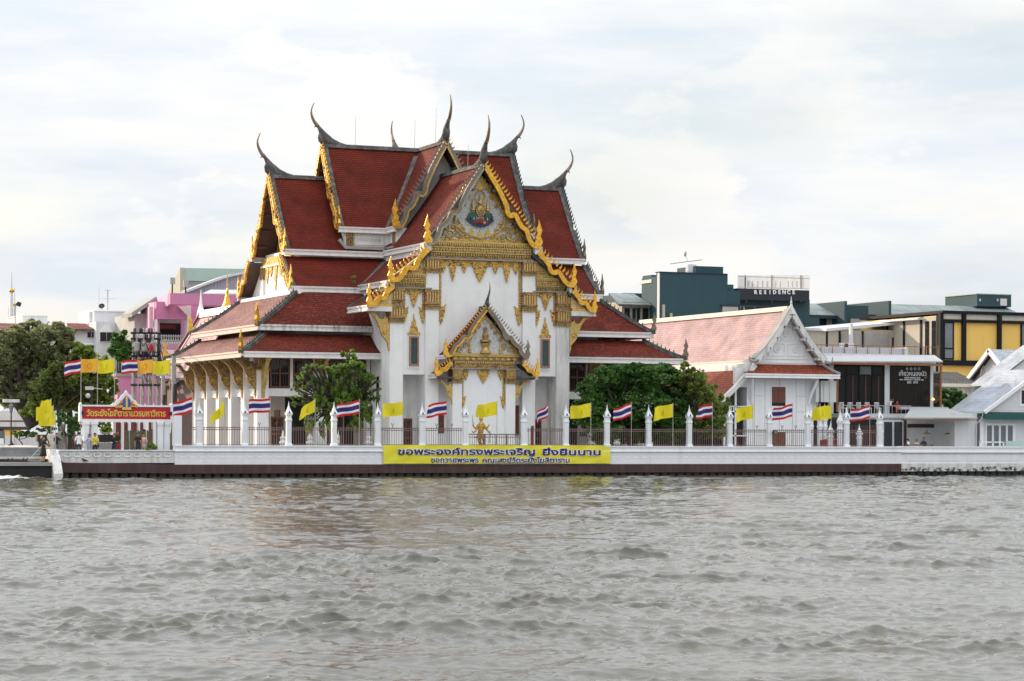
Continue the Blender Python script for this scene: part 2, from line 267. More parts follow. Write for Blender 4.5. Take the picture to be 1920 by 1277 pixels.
# ------------------------------------------------------------------ mesh builder
class MB:
    def __init__(s): s.v, s.f, s.m, s.uv = [], [], [], {}
    def add(s, vs_, fs, m=0):
        o = len(s.v); s.v += [tuple(p) for p in vs_]
        for f in fs: s.f.append(tuple(i+o for i in f)); s.m.append(m)
        return s
    def box(s, x0, x1, y0, y1, z0, z1, m=0):
        if x0 > x1: x0, x1 = x1, x0
        if y0 > y1: y0, y1 = y1, y0
        if z0 > z1: z0, z1 = z1, z0
        return s.add([(x0, y0, z0), (x1, y0, z0), (x1, y1, z0), (x0, y1, z0), (x0, y0, z1), (x1, y0, z1), (x1, y1, z1), (x0, y1, z1)],
                     [(0, 3, 2, 1), (4, 5, 6, 7), (0, 1, 5, 4), (1, 2, 6, 5), (2, 3, 7, 6), (3, 0, 4, 7)], m)
    def hexa(s, lo, hi, m=0):
        """eight corners: lo ring, hi ring"""
        return s.add(list(lo)+list(hi), [(3, 2, 1, 0), (4, 5, 6, 7), (0, 1, 5, 4), (1, 2, 6, 5), (2, 3, 7, 6), (3, 0, 4, 7)], m)
    def prism(s, pts, plane, d0, d1, m=0):
        n = len(pts)
        def P(p, d): return {'xz': (p[0], d, p[1]), 'yz': (d, p[0], p[1]), 'xy': (p[0], p[1], d)}[plane]
        s.add([P(p, d0) for p in pts]+[P(p, d1) for p in pts], [tuple(range(n)), tuple(range(2*n-1, n-1, -1))]+[(i, i+n, (i+1) % n+n, (i+1) % n) for i in range(n)], m)
        return s
    def tube(s, path, r, n=6, m=0, cap=True):
        path = [Vector(p) for p in path]; k = len(path); rs = r if isinstance(r, (list, tuple)) else [r]*k
        vs_ = []; up = Vector((0.31, .2, .93))
        for i, p in enumerate(path):
            t = (path[min(i+1, k-1)]-path[max(i-1, 0)]).normalized()
            a = t.cross(up);
            if a.length < .1: a = t.cross(Vector((1, 0, 0)))
            a.normalize(); b = t.cross(a)
            ra, rb = (rs[i] if isinstance(rs[i], (tuple, list)) else (rs[i], rs[i]))
            for j in range(n):
                q = 2*math.pi*j/n; vs_.append(p+a*(ra*math.cos(q))+b*(rb*math.sin(q)))
        fs = [(i*n+j, i*n+(j+1) % n, (i+1)*n+(j+1) % n, (i+1)*n+j) for i in range(k-1) for j in range(n)]
        if cap: fs += [tuple(range(n-1, -1, -1)), tuple(range((k-1)*n, k*n))]
        return s.add(vs_, fs, m)
    def lathe(s, prof, c=(0, 0, 0), n=12, m=0, phase=0, sq=None):
        """profile of (radius, z); n = 4 with phase pi/4 gives square sections"""
        vs_ = [(c[0]+r*math.cos(phase+2*math.pi*j/n), c[1]+r*math.sin(phase+2*math.pi*j/n), c[2]+z) for r, z in prof for j in range(n)]
        k = len(prof)
        fs = [(i*n+j, i*n+(j+1) % n, (i+1)*n+(j+1) % n, (i+1)*n+j) for i in range(k-1) for j in range(n)]
        fs += [tuple(range(n-1, -1, -1)), tuple(range((k-1)*n, k*n))]
        return s.add(vs_, fs, m)
    def sweep(s, path, side, hw, h0, h1, m=0):
        """rectangular bar along path: +-hw along the fixed side vector, from h0 to h1 along up = side x tangent"""
        path = [Vector(p) for p in path]; S = Vector(side).normalized(); k = len(path); vs_ = []
        for i, p in enumerate(path):
            t = (path[min(i+1, k-1)]-path[max(i-1, 0)]).normalized(); u = S.cross(t).normalized()
            if u.z < 0 and abs(u.z) > .02: u = -u
            a = h0[i] if isinstance(h0, (list, tuple)) else h0; b = h1[i] if isinstance(h1, (list, tuple)) else h1
            vs_ += [p-S*hw+u*a, p+S*hw+u*a, p+S*hw+u*b, p-S*hw+u*b]
        fs = [(i*4+j, i*4+(j+1) % 4, (i+1)*4+(j+1) % 4, (i+1)*4+j) for i in range(k-1) for j in range(4)]+[(3, 2, 1, 0), tuple(range(k*4-4, k*4))]
        return s.add(vs_, fs, m)
    def sphere(s, c, r, n=10, k=6, m=0):
        rx, ry, rz = r if isinstance(r, (tuple, list)) else (r, r, r)
        vs_ = [(c[0], c[1], c[2]-rz)]
        for i in range(1, k):
            a = -math.pi/2+math.pi*i/k
            vs_ += [(c[0]+rx*math.cos(a)*math.cos(2*math.pi*j/n), c[1]+ry*math.cos(a)*math.sin(2*math.pi*j/n), c[2]+rz*math.sin(a)) for j in range(n)]
        vs_.append((c[0], c[1], c[2]+rz)); e_ = len(vs_)-1
        fs = [(0, 1+(j+1) % n, 1+j) for j in range(n)]+[(1+i*n+j, 1+i*n+(j+1) % n, 1+(i+1)*n+(j+1) % n, 1+(i+1)*n+j) for i in range(k-2) for j in range(n)]
        fs += [(1+(k-2)*n+j, 1+(k-2)*n+(j+1) % n, e_) for j in range(n)]
        return s.add(vs_, fs, m)
    def mesh(s, name, mats, smooth=False):
        me = bpy.data.meshes.new(name); me.from_pydata(s.v, [], s.f)
        if isinstance(mats, str): mats = [mats]
        for q in mats: me.materials.append(MATS[q])
        if len(mats) > 1: me.polygons.foreach_set('material_index', s.m)
        if s.uv:
            ul = me.uv_layers.new(name='UVMap')
            for fi, co in s.uv.items():
                for li, c2 in zip(me.polygons[fi].loop_indices, co): ul.data[li].uv = c2
        bm = bmesh.new(); bm.from_mesh(me); bmesh.ops.recalc_face_normals(bm, faces=bm.faces); bm.to_mesh(me); bm.free()
        if smooth: me.polygons.foreach_set('use_smooth', [True]*len(me.polygons))
        me.update(); return me
    def build(s, name, mats, parent=None, smooth=False, loc=None):
        return obj(name, s.mesh(name, mats, smooth), parent, loc)
def obj(name, me, parent=None, loc=None, rz=0, mat=None):
    o = bpy.data.objects.new(name, me); C.objects.link(o)
    if parent is not None:
        o.parent = parent
        if parent.type == 'EMPTY' and loc is None and mat is None: o.location = tuple(-q for q in parent.location)   # parts are drawn in world measure
    if mat is not None: o.matrix_local = mat
    elif loc is not None: o.location = loc
    if rz: o.rotation_euler = (0, 0, rz)
    return o
LABELS = set()
def tag(o, label, cat, group=None, kind=None):
    o['label'] = label; o['category'] = cat
    if group: o['group'] = group
    if kind: o['kind'] = kind
    return o
def thing(name, label, cat, loc, group=None):
    o = bpy.data.objects.new(name, None); C.objects.link(o); o.location = loc; o.empty_display_size = .2
    return tag(o, label, cat, group)
def struct(o): o['kind'] = 'structure'; return o
def stuff(o): o['kind'] = 'stuff'; return o
def pbox(mb, u0, u1, v0, v1, Y, dep, m=0, vm=None):
    """box whose river face fills the sight lines u0..u1, v0..v1 on the plane Y, going back dep"""
    um, vm_ = (u0+u1)/2, (v0+v1)/2
    x0, x1 = at(u0, vm_, Y).x, at(u1, vm_, Y).x; z0, z1 = at(um, v1, Y).z, at(um, v0, Y).z
    return mb.box(x0, x1, Y, Y+dep, z0, z1, m)
def catmull(pts, n=5):
    P = [Vector(p) for p in pts]; o = []
    for i in range(len(P)-1):
        a, b, c, d = P[max(i-1, 0)], P[i], P[i+1], P[min(i+2, len(P)-1)]
        for k in range(n):
            t = k/n; o.append(.5*((2*b)+(c-a)*t+(2*a-5*b+4*c-d)*t*t+(3*b-a-3*c+d)*t**3))
    return o+[P[-1]]
_font = None
def text_mesh(body, size, extrude=.01, width=None, bold=0.0):
    cu = bpy.data.curves.new('lettering', 'FONT'); cu.body = body; cu.size = size; cu.extrude = extrude; cu.align_x = 'CENTER'; cu.offset = bold; cu.resolution_u = 3
    o = bpy.data.objects.new('lettering', cu); C.objects.link(o)
    dg = bpy.context.evaluated_depsgraph_get(); dg.update()
    me = bpy.data.meshes.new_from_object(o.evaluated_get(dg))
    C.objects.unlink(o); bpy.data.objects.remove(o)
    if width:
        xs = [v.co.x for v in me.vertices]; cx, wd = (min(xs)+max(xs))/2, max(xs)-min(xs)
        for v in me.vertices: v.co.x = (v.co.x-cx)*width/wd
    return me
def lettering(name, body, size, matname, p, parent, width=None, extrude=.012, bold=0.0):
    """upright letters facing the river (-Y), centred on p (baseline)"""
    me = text_mesh(body, size, extrude, width, bold); me.name = name
    me.materials.clear(); me.materials.append(MATS[matname])
    off = Vector(p) - (parent.location if parent is not None and parent.type == 'EMPTY' else Vector((0, 0, 0)))
    return obj(name, me, parent, mat=Matrix.Translation(off) @ Matrix.Rotation(R(90), 4, 'X'))

# ================================================================== SETTING
GZ = 1.2                                                     # court level behind the wall
mb = MB(); mb.add([(-640, .45, GZ), (640, .45, GZ), (640, 640, GZ), (-640, 640, GZ)], [(0, 1, 2, 3)])
struct(mb.build('ground', 'earth'))
mb = MB(); mb.box(-31.4, 60, .46, 48, GZ-.2, GZ+.02)
struct(mb.build('pavement', 'paving'))

WAVE = .0148                                                 # steepness of each wave train
def make_river():
    rng = np.random.RandomState(11)
    fine = np.linspace(-.232, .232, 940)
    ang = np.concatenate([-np.linspace(1.25, .237, 34), fine, np.linspace(.237, 1.25, 34)])
    d = np.concatenate([np.linspace(2, 26.8, 16), 27.0*np.exp(np.linspace(0, math.log(175/27.0), 900)), np.array([190, 230, 300, 400, 520.])])
    A, D = np.meshgrid(ang, d)
    X = CAM.x + D*np.sin(TH+A); Y = CAM.y + D*np.cos(TH+A)
    sp = np.maximum(D*.00208, np.where(np.abs(A) > .2325, D*.03, D*.0005)); sp = np.where(D > 180, 40, sp); sp = np.where(D < 26.9, 1.4, sp)
    Z = np.zeros_like(X); DX = np.zeros_like(X); DY = np.zeros_like(X)
    patch = np.zeros_like(X)
    for i in range(7):
        a = rng.uniform(0, 6.28); k = 2*math.pi/rng.uniform(7, 34); patch += np.sin(k*(X*math.cos(a)+Y*math.sin(a))+rng.uniform(0, 6.28))
    patch = np.clip(.92+.40*patch/1.9, .5, 1.6)
    base = math.atan2(-CS, -SN)+.25
    # wind chop: many crossing wave trains, crests sharpened by sideways drift
    for i in range(200):
        lam = .15*math.exp(rng.uniform(0, 1)*math.log(4.0/.15)); k = 2*math.pi/lam
        a = base+(rng.normal(0, .42) if lam > 1.3 else rng.normal(0, .85) if lam > .6 else rng.uniform(-1.57, 1.57))
        fil = np.clip((lam/sp-1.5)/1.5, 0, 1)*WAVE/k*rng.uniform(.4, 1.6)*(patch if lam < 3.2 else .8)*(2.0 if lam < .5 else 1.4 if lam < 1.3 else 1.0 if lam < 2.6 else .66)
        ph = k*(X*math.cos(a)+Y*math.sin(a))+rng.uniform(0, 6.28); Z += fil*np.cos(ph); s_ = fil*np.sin(ph); DX -= s_*math.cos(a)*1.15; DY -= s_*math.sin(a)*1.15
    # wash thrown up against the landing
    wsh = np.exp(-((X+35.5)/3.2)**2-((Y+2.2)/1.5)**2)
    Z += wsh*(.10+.10*np.sin(X*3.1+Y*2.2)*np.sin(X*1.3-Y*4.1)+.06*np.sin(X*9+Y*5))
    X += DX; Y += DY
    h, w_ = X.shape
    me = bpy.data.meshes.new('river')
    me.vertices.add(h*w_); me.vertices.foreach_set('co', np.stack([X, Y, Z], -1).astype(np.float32).ravel())
    i = np.arange((h-1)*w_).reshape(h-1, w_)[:, :-1].ravel()
    q = np.stack([i, i+1, i+w_+1, i+w_], -1)
    me.loops.add(q.size); me.loops.foreach_set('vertex_index', q.ravel().astype(np.int32))
    me.polygons.add(len(q)); me.polygons.foreach_set('loop_start', (np.arange(len(q))*4).astype(np.int32))
    me.polygons.foreach_set('use_smooth', np.ones(len(q), bool))
    me.update(calc_edges=True); me.validate()
    m = bpy.data.materials.new('river_water'); m.use_nodes = True; t = m.node_tree; b = t.nodes['Principled BSDF']; l = t.links.new
    b.inputs['IOR'].default_value = 1.5; b.inputs['Roughness'].default_value = .03; b.inputs['Specular IOR Level'].default_value = .5
    tcn = t.nodes.new('ShaderNodeTexCoord')
    nz = t.nodes.new('ShaderNodeTexNoise'); l(tcn.outputs['Object'], nz.inputs[0]); nz.inputs['Scale'].default_value = .5; nz.inputs['Detail'].default_value = 3
    mm = t.nodes.new('ShaderNodeMix'); mm.data_type = 'RGBA'; l(nz.outputs[0], mm.inputs[0]); mm.inputs[6].default_value = (.060, .056, .038, 1); mm.inputs[7].default_value = (.086, .080, .057, 1)
    # foam patches in the wash by the landing
    mp = t.nodes.new('ShaderNodeMapping'); l(tcn.outputs['Object'], mp.inputs[0]); mp.inputs['Location'].default_value = (35.8*.26, 2.6*.55, 0); mp.inputs['Scale'].default_value = (.26, .55, 0)
    gr = t.nodes.new('ShaderNodeTexGradient'); gr.gradient_type = 'SPHERICAL'; l(mp.outputs[0], gr.inputs[0])
    nf = t.nodes.new('ShaderNodeTexNoise'); l(tcn.outputs['Object'], nf.inputs[0]); nf.inputs['Scale'].default_value = 3.5; nf.inputs['Detail'].default_value = 7; nf.inputs['Roughness'].default_value = .7
    ml = t.nodes.new('ShaderNodeMath'); ml.operation = 'MULTIPLY'; l(gr.outputs['Fac'], ml.inputs[0]); l(nf.outputs[0], ml.inputs[1])
    fm = t.nodes.new('ShaderNodeMapRange'); l(ml.outputs[0], fm.inputs[0]); fm.inputs[1].default_value, fm.inputs[2].default_value = .21, .34
    m2 = t.nodes.new('ShaderNodeMix'); m2.data_type = 'RGBA'; l(fm.outputs[0], m2.inputs[0]); l(mm.outputs[2], m2.inputs[6]); m2.inputs[7].default_value = (.72, .73, .73, 1)
    l(m2.outputs[2], b.inputs['Base Color'])
    rr = t.nodes.new('ShaderNodeMapRange'); l(fm.outputs[0], rr.inputs[0]); rr.inputs[3].default_value, rr.inputs[4].default_value = .03, .7; l(rr.outputs[0], b.inputs['Roughness'])
    mpw = t.nodes.new('ShaderNodeMapping'); l(tcn.outputs['Object'], mpw.inputs[0]); mpw.inputs['Rotation'].default_value = (0, 0, TH); mpw.inputs['Scale'].default_value = (1.0, 1.2, 1.0)
    n4 = t.nodes.new('ShaderNodeTexNoise'); l(mpw.outputs[0], n4.inputs[0]); n4.inputs['Scale'].default_value = 4.5; n4.inputs['Detail'].default_value = 6; n4.inputs['Roughness'].default_value = .58; n4.inputs['Distortion'].default_value = .5
    pw = t.nodes.new('ShaderNodeMath'); pw.operation = 'POWER'; l(n4.outputs[0], pw.inputs[0]); pw.inputs[1].default_value = 2.2
    bp = t.nodes.new('ShaderNodeBump'); bp.inputs['Strength'].default_value = .22; bp.inputs['Distance'].default_value = .07; l(pw.outputs[0], bp.inputs['Height']); l(bp.outputs[0], b.inputs['Normal'])
    me.materials.append(m)
    struct(obj('river', me))
make_river()

# ------------------------------------------------------------------ river wall: long white wall, brown foot, sheet piles
def tablet_mesh():
    mb = MB(); w_, h_ = .235, .125; c = .07
    ring = lambda s: [(-w_+c, -h_), (w_-c, -h_), (w_, -h_+c), (w_, h_-c), (w_-c, h_), (-w_+c, h_), (-w_, h_-c), (-w_, -h_+c)]
    o = [(x*1.0, -.014, z) for x, z in ring(1)]; i_ = [(x*.86, -.014, z*.78) for x, z in ring(1)]
    ob = [(x*1.04, 0.01, z*1.04) for x, z in ring(1)]; ib = [(x*.78, 0.005, z*.62) for x, z in ring(1)]
    n = 8; vs_ = o+i_+ob+ib; fs = []
    for k in range(n):
        j = (k+1) % n; fs += [(k, j, n+j, n+k), (k, 2*n+k, 2*n+j, j), (n+k, n+j, 3*n+j, 3*n+k)]
    return mb.add(vs_, fs).mesh('tablet', 'wall_white')
TAB = tablet_mesh()
def pile_mesh():
    mb = MB(); mb.prism([(-.31, .0), (-.2, -.13), (.2, -.13), (.31, 0), (.31, .1), (-.31, .1)], 'xy', -1.2, .30); return mb.mesh('pile', 'slime')
PIL = pile_mesh()
def piles(x0, x1, root):
    x = x0+.32
    while x < x1: obj('sheet_pile', PIL, root, mat=Matrix.Translation(Vector((x, .16, 0))-root.location)); x += .64
def tablets(x0, x1, z, root, step=.655):
    n = int((x1-x0)/step)
    for k in range(n): obj('tablet', TAB, root, mat=Matrix.Translation(Vector((x0+step*(k+.5), -.005, z))-root.location))
rw = thing('river_wall', 'long white river wall with brown foot, carrying the spired fence', 'wall', (4, 0, 0))
MB().box(-23.8, 31.1, 0, .45, .84, 1.66).build('wall_face', 'wall_white', rw)
mb = MB(); mb.prism([(-.04, 1.66), (-.10, 1.70), (-.10, 1.76), (-.03, 1.80), (-.03, 1.98), (-.09, 2.02), (-.09, 2.10), (.55, 2.10), (.55, 1.66)], 'yz', -23.8, 31.1)
mb.build('coping', 'wall_white', rw)
MB().box(-23.8, 31.1, -.06, .45, .25, .842).build('brown_foot', 'wall_brown', rw)
tablets(-23.6, 31.0, 1.40, rw); piles(-23.8, 31.1, rw)
rl = thing('river_wall', 'lower white river wall below the red sign, ending at the landing', 'wall', (-27.6, 0, 0))
MB().box(-31.4, -23.803, .03, .45, .95, 1.72).build('wall_face', 'plaster_old', rl)
MB().prism([(-.03, 1.70), (-.06, 1.74), (-.06, 1.80), (.5, 1.80), (.5, 1.70)], 'yz', -31.4, -23.803).build('coping', 'plaster_clean', rl)
mb = MB(); mb.prism([(-31.4, .34), (-23.803, .26), (-23.803, .86), (-31.1, .98), (-31.4, 1.2)], 'xz', -.05, .4); mb.build('brown_foot', 'wall_brown', rl)
tablets(-31.2, -23.9, 1.47, rl, .655); piles(-31.3, -23.8, rl)
rr_ = thing('river_wall', 'plain white river wall with black mould stains at the right', 'wall', (45, 0, 0))
MB().box(31.103, 90, 0.03, .45, .86, 1.62).build('wall_face', 'wall_white', rr_)
MB().prism([(-.05, 1.60), (-.11, 1.66), (-.11, 1.76), (-.04, 1.80), (-.04, 2.0), (-.09, 2.03), (-.09, 2.13), (.55, 2.13), (.55, 1.60)], 'yz', 31.103, 90).build('coping', 'wall_white', rr_)
MB().box(31.103, 90, -.03, .45, .60, .862).build('foot', 'plaster_old', rr_)
rg = random.Random(2); mb = MB(); x = 31.103
while x < 90:                                                 # ragged band of black mould along the waterline
    x2 = x+rg.uniform(.25, .8); mb.box(x, x2, -.034-rg.uniform(0, .003), .45, .28, .46+rg.uniform(0, .2)); x = x2
stuff(mb.build('mould_band', 'wall_rotten', rr_))
MB().box(31.103, 90, -.028, .44, .28, .60).build('lower_foot', 'plaster_old', rr_)
for k in range(9): MB().box(31.6+k*5.2, 36.3+k*5.2, .008, .1, 1.05, 1.45).build('panel', 'wall_white', rr_)
piles(31.2, 70, rr_)

# ------------------------------------------------------------------ landing, steps and plaza at the left
mb = MB(); mb.box(-90, -32.0, -.9, 2.0, .78, 1.0); struct(mb.build('landing', 'concrete'))
mb = MB(); mb.box(-90, -32.0, -.75, 2.0, -.8, .715); struct(mb.build('landing_base', 'slime'))
st = struct(MB().box(-90, -31.95, 1.4, 2.4, -.5, 1.32).build('steps', 'landing_stone'))
for k in range(3):
    y0, z1 = 2.4+.42*k, 1.50+.20*k
    x = -90.0
    while x < -31.98:
        x2 = min(x+1.15, -31.95); MB().box(x+.006, x2-.006, y0+random.uniform(0, .012), y0+.6, .9, z1).build('stone', 'steps_stone', st, loc=(0, 0, 0)); x = x2
mb = MB(); mb.box(-90, -31.95, 3.66, 30, .8, 1.93); struct(mb.build('plaza', 'landing_stone'))
wg = MB(); wg.prism([(2.2, 1.0), (2.2, 1.82), (.3, 1.82), (-.5, 1.35), (-1.1, .62), (-1.35, .30), (-1.35, -.6), (2.2, -.6)], 'yz', -32.0, -31.42)
tag(wg.build('parapet', 'plaster_old'), 'stained sloping white parapet running down into the water beside the landing', 'parapet')

# ================================================================== TEMPLE
OX, OY = .58, 20.5
T = thing('temple', 'large temple hall with tiered red tile roofs, gilded gables and white walls', 'temple', (OX, OY, GZ))
def tb(mb, name, mats, parent=None, smooth=False):
    """temple part drawn in temple axes (x, y from the centre, absolute z)"""
    p = parent or T
    return mb.build(name, mats, p, smooth, loc=((0, 0, -GZ) if p is T else (0, 0, 0)))
def slope_obj(r0, r1, e0, e1, mat='tile_red', th=.22, sag=.16, n=6, name='roof_slope', root=None, put=None, soff='soffit'):
    """one tiled slope: ridge line r0-r1, eave line e0-e1; slightly hollow; UV in metres"""
    r0, r1, e0, e1 = map(Vector, (r0, r1, e0, e1)); mb = MB(); vs_ = []; du = (e1-e0).normalized(); sl = ((e0-r0)-du*((e0-r0).dot(du))).length
    for i in range(n+1):
        t = i/n; dz = -sag*4*t*(1-t)
        for p, q in ((r0, e0), (r1, e1)):
            a = p.lerp(q, t); a.z += dz; vs_.append(a)
    k = len(vs_); vs_ += [a-Vector((0, 0, th)) for a in vs_]
    fs = [(2*i, 2*i+1, 2*i+3, 2*i+2) for i in range(n)]
    nt_ = len(fs)
    fs += [(k+2*i, k+2*i+2, k+2*i+3, k+2*i+1) for i in range(n)]
    fs += [(2*i, 2*i+2, k+2*i+2, k+2*i) for i in range(n)]+[(2*i+1, k+2*i+1, k+2*i+3, 2*i+3) for i in range(n)]+[(0, k, k+1, 1), (2*n, 2*n+1, k+2*n+1, k+2*n)]
    mb.add(vs_, fs); mb.m = [0]*nt_+[1]*n+[2]*(2*n+2)
    def uvp(a): d = a-e0; return (d.dot(du)+50, sl+20-math.sqrt(max(0, (d-du*d.dot(du)).length_squared)))
    for fi in range(nt_): mb.uv[fi] = [uvp(vs_[q]) for q in fs[fi]]
    if put: return put(mb, name, [mat, soff, 'mortar'])
    return tb(mb, name, [mat, 'soffit', 'mortar'])
def fascia(p0, p1, outv, mat='fascia', h=.40, root=None, put=None):
    """moulded white eaves board from p0 to p1 (top outer edge), facing outv"""
    p0, p1, o = Vector(p0), Vector(p1), Vector(outv); prof = [(-.18, .03), (.06, .03), (.06, -.09), (.0, -.13), (.0, -h+.10), (.05, -h+.07), (.05, -h), (-.18, -h)]
    n = len(prof); vs_ = [p+o*a+Vector((0, 0, b)) for p in (p0, p1) for a, b in prof]
    mb = MB().add(vs_, [tuple(range(n)), tuple(range(2*n-1, n-1, -1))]+[(i, (i+1) % n, n+(i+1) % n, n+i) for i in range(n)])
    return (put or tb)(mb, 'eaves_board', mat)
def sagline(a, b, sag=.16, n=6, up=.0):
    a, b = Vector(a), Vector(b); o = []
    for i in range(n+1):
        t = i/n; p = a.lerp(b, t); p.z += -sag*4*t*(1-t)+up; o.append(p)
    return o
def barpart(path, side, hw, h0, h1, mat, name, put=None):
    return (put or tb)(MB().sweep(path, side, hw, h0, h1), name, mat)
# --- finials -------------------------------------------------------
def scroll0(cx, cz, r, y):
    mb = MB(); mb.tube([(cx+r*(1-t*.8)*math.cos(9*t), y, cz+r*(1-t*.8)*math.sin(9*t)) for t in [i/12 for i in range(13)]], .035, 5); return mb
def chofa(base, d, s=1.0, name='ridge_finial', put=None):
    """horn finial at a ridge end: d = outward direction in plan"""
    B, D = Vector(base), Vector(d); U = Vector((0, 0, 1)); mb = MB()
    body = [(-2.6, -.12, .08, .10), (-1.9, -.03, .13, .11), (-1.2, .08, .20, .13), (-.62, .25, .29, .15), (-.18, .50, .36, .19), (.10, .84, .26, .21), (.30, 1.16, .15, .14), (.50, 1.42, .10, .10)]
    mb.tube([B+D*(a*s)+U*(b*s) for a, b, _, _ in body], [(e_*s, c*s) for _, _, c, e_ in body], 8, 0)
    keel = [(.05, .0), (.36, .28), (.42, .62), (.30, .95), (.0, .9), (-.4, .35), (-.9, .0)]
    side = Vector((-D.y, D.x, 0))
    vs_ = [B+D*(a*s)+U*(b*s)+side*(q*.13*s) for q in (-1, 1) for a, b in keel]; n = len(keel)
    mb.add(vs_, [tuple(range(n)), tuple(range(2*n-1, n-1, -1))]+[(i, i+n, (i+1) % n+n, (i+1) % n) for i in range(n)])
    hp = catmull([(.44, 1.34, 0), (.66, 1.58, 0), (.86, 1.95, 0), (.94, 2.3, 0), (.88, 2.65, 0), (.72, 2.98, 0)], 4)
    k = len(hp); mb.tube([B+D*(p.x*s)+U*(p.y*s) for p in hp], [(.12*(1-i/k)+.022)*s for i in range(k)], 6, 1)
    mb.tube([B+D*(.5*s)+U*(1.38*s), B+D*(.66*s)+U*(1.30*s), B+D*(.74*s)+U*(1.22*s)], [.09*s, .05*s, .01], 5, 1)
    return (put or tb)(mb, name, ['mortar', 'weathered_shaded_mosaic'], smooth=True)
FL = [(0, 0), (-.10, .30), (.03, .62), (-.08, .95), (.02, 1.25), (.14, 1.62), (.17, 1.22), (.30, 1.0), (.20, .78), (.34, .55), (.28, .42), (.44, .18), (.40, 0)]
def flame(base, d, s, name='flame_finial', mat='gold', th=.11, parent=None, lean=0.0, put=None):
    B, D = Vector(base), Vector(d); side = Vector((-D.y, D.x, 0)); n = len(FL); mb = MB()
    vs_ = []
    for q in (-1, 1):
        for a, b in FL:
            wv = th*max(.25, 1-b/1.9); vs_.append(B-D*((a-.2)*s)+D*(lean*b*s)+Vector((0, 0, b*s))+side*(q*wv))
    mb.add(vs_, [tuple(range(n)), tuple(range(2*n-1, n-1, -1))]+[(i, i+n, (i+1) % n+n, (i+1) % n) for i in range(n)])
    return (put or tb)(mb, name, mat, **({'parent': parent} if parent else {}))
FIN = {}
def fin_mesh(s, mat):
    k = (round(s, 2), mat)
    if k not in FIN:
        mb = MB(); o = [(-.10, 0), (.10, 0), (.13, .22), (.07, .40), (.16, .62), (-.04, .44), (-.09, .22)]
        mb.prism([(a*s, b*s) for a, b in o], 'xz', -.05*s, .05*s); FIN[k] = mb.mesh('fin', mat)
    return FIN[k]
def fins(path, d, part, s, mat, step):
    """row of leaf fins standing along the outer edge of a barge board; d = outward plan direction of the gable"""
    D = Vector(d); pts = [Vector(p) for p in path]; acc = step*.5
    for a, b in zip(pts[:-1], pts[1:]):
        Ls = (b-a).length; t = (b-a).normalized()
        while acc < Ls:
            p = a+t*acc; up = D.cross(t); up = up if up.z > 0 else -up
            if up.z > .12:
                xa = -t; ya = up.cross(xa)
                m = Matrix(((xa.x, ya.x, up.x, p.x), (xa.y, ya.y, up.y, p.y), (xa.z, ya.z, up.z, p.z), (0, 0, 0, 1)))
                obj('fin', fin_mesh(s, mat), part, mat=m)
            acc += step
        acc -= Ls
GAB = [(0, 1), (.12, .868), (.27, .69), (.40, .50), (.425, .42), (.47, .375), (.56, .385), (.625, .30), (.69, .235), (.77, .19), (.815, .09), (.89, .01), (1.0, .0)]
TIER = [(0, 1), (.16, .80), (.29, .60), (.33, .44), (.42, .37), (.55, .40), (.64, .26), (.73, .10), (.85, .0), (1.0, .0)]
def barge(apex, eave, d, shape, mat, finmat, hw=.10, hgt=.30, fs=.62, step=.33, tail=1.25, name='barge_board', tailmat='gold', put=None, fin=True, bead=None):
    """serpentine barge board from apex to eave in the gable plane"""
    A, E_, D = Vector(apex), Vector(eave), Vector(d)
    hv = Vector((E_.x-A.x, E_.y-A.y, 0)); H = A.z-E_.z
    path = catmull([A+hv*s+Vector((0, 0, -H*(1-z))) for s, z in shape], 4)
    pb = barpart(path, D, hw, -hgt*.5, hgt*.5, mat, name, put)
    # raised bead on the lower edge
    (put or tb)(MB().sweep([p+D*hw for p in path], D, .05, -hgt*.5-.05, -hgt*.5+.07), 'bead', bead or tailmat, parent=pb)
    if fin:
        straight = [A+hv*t+Vector((0, 0, -H*t))+Vector((0, 0, .16)) for t in (0, .97)]
        fins(straight, D, pb, fs, finmat, step)
    if tail: flame(E_+hv.normalized()*(-.12)+Vector((0, 0, -.05)), hv.normalized(), tail, mat=tailmat, parent=pb, put=put)
    return pb

# --- main roofs, ridge along the river ----------------------------------------
def gable_roof_x(L_, prof, mat, sags=.16, back=True, x0=None):
    (y0, z0), (y1, z1) = prof
    for s in (-1, 1):
        slope_obj((-L_, s*y0, z0), (L_, s*y0, z0), (-L_, s*y1, z1), (L_, s*y1, z1), mat, sag=sags)
        for e_ in (-1, 1): barpart(sagline((e_*(L_-.16), s*y0, z0), (e_*(L_-.16), s*y1, z1), sags, up=.01), (1, 0, 0), .15, -.08, .09, 'mortar', 'verge')
        fascia((-L_-.12, s*(y1+.05), z1), (L_+.12, s*(y1+.05), z1), (0, s, 0))
gable_roof_x(7.75, ((0, 24.72), (4.2, 18.22)), 'tile_red')
gable_roof_x(11.95, ((0, 22.22), (4.30, 16.42)), 'tile_red')
gable_roof_x(12.3, ((3.9, 15.95), (6.95, 13.55)), 'tile_red', .10)
for z, x0, x1 in ((24.72, -7.75, 7.75), (22.22, -11.95, -7.3), (22.22, 7.3, 11.95)):
    tb(MB().prism([(-.22, z-.16), (.22, z-.16), (.13, z+.14), (-.13, z+.14)], 'yz', x0, x1), 'ridge_cap', 'mortar')
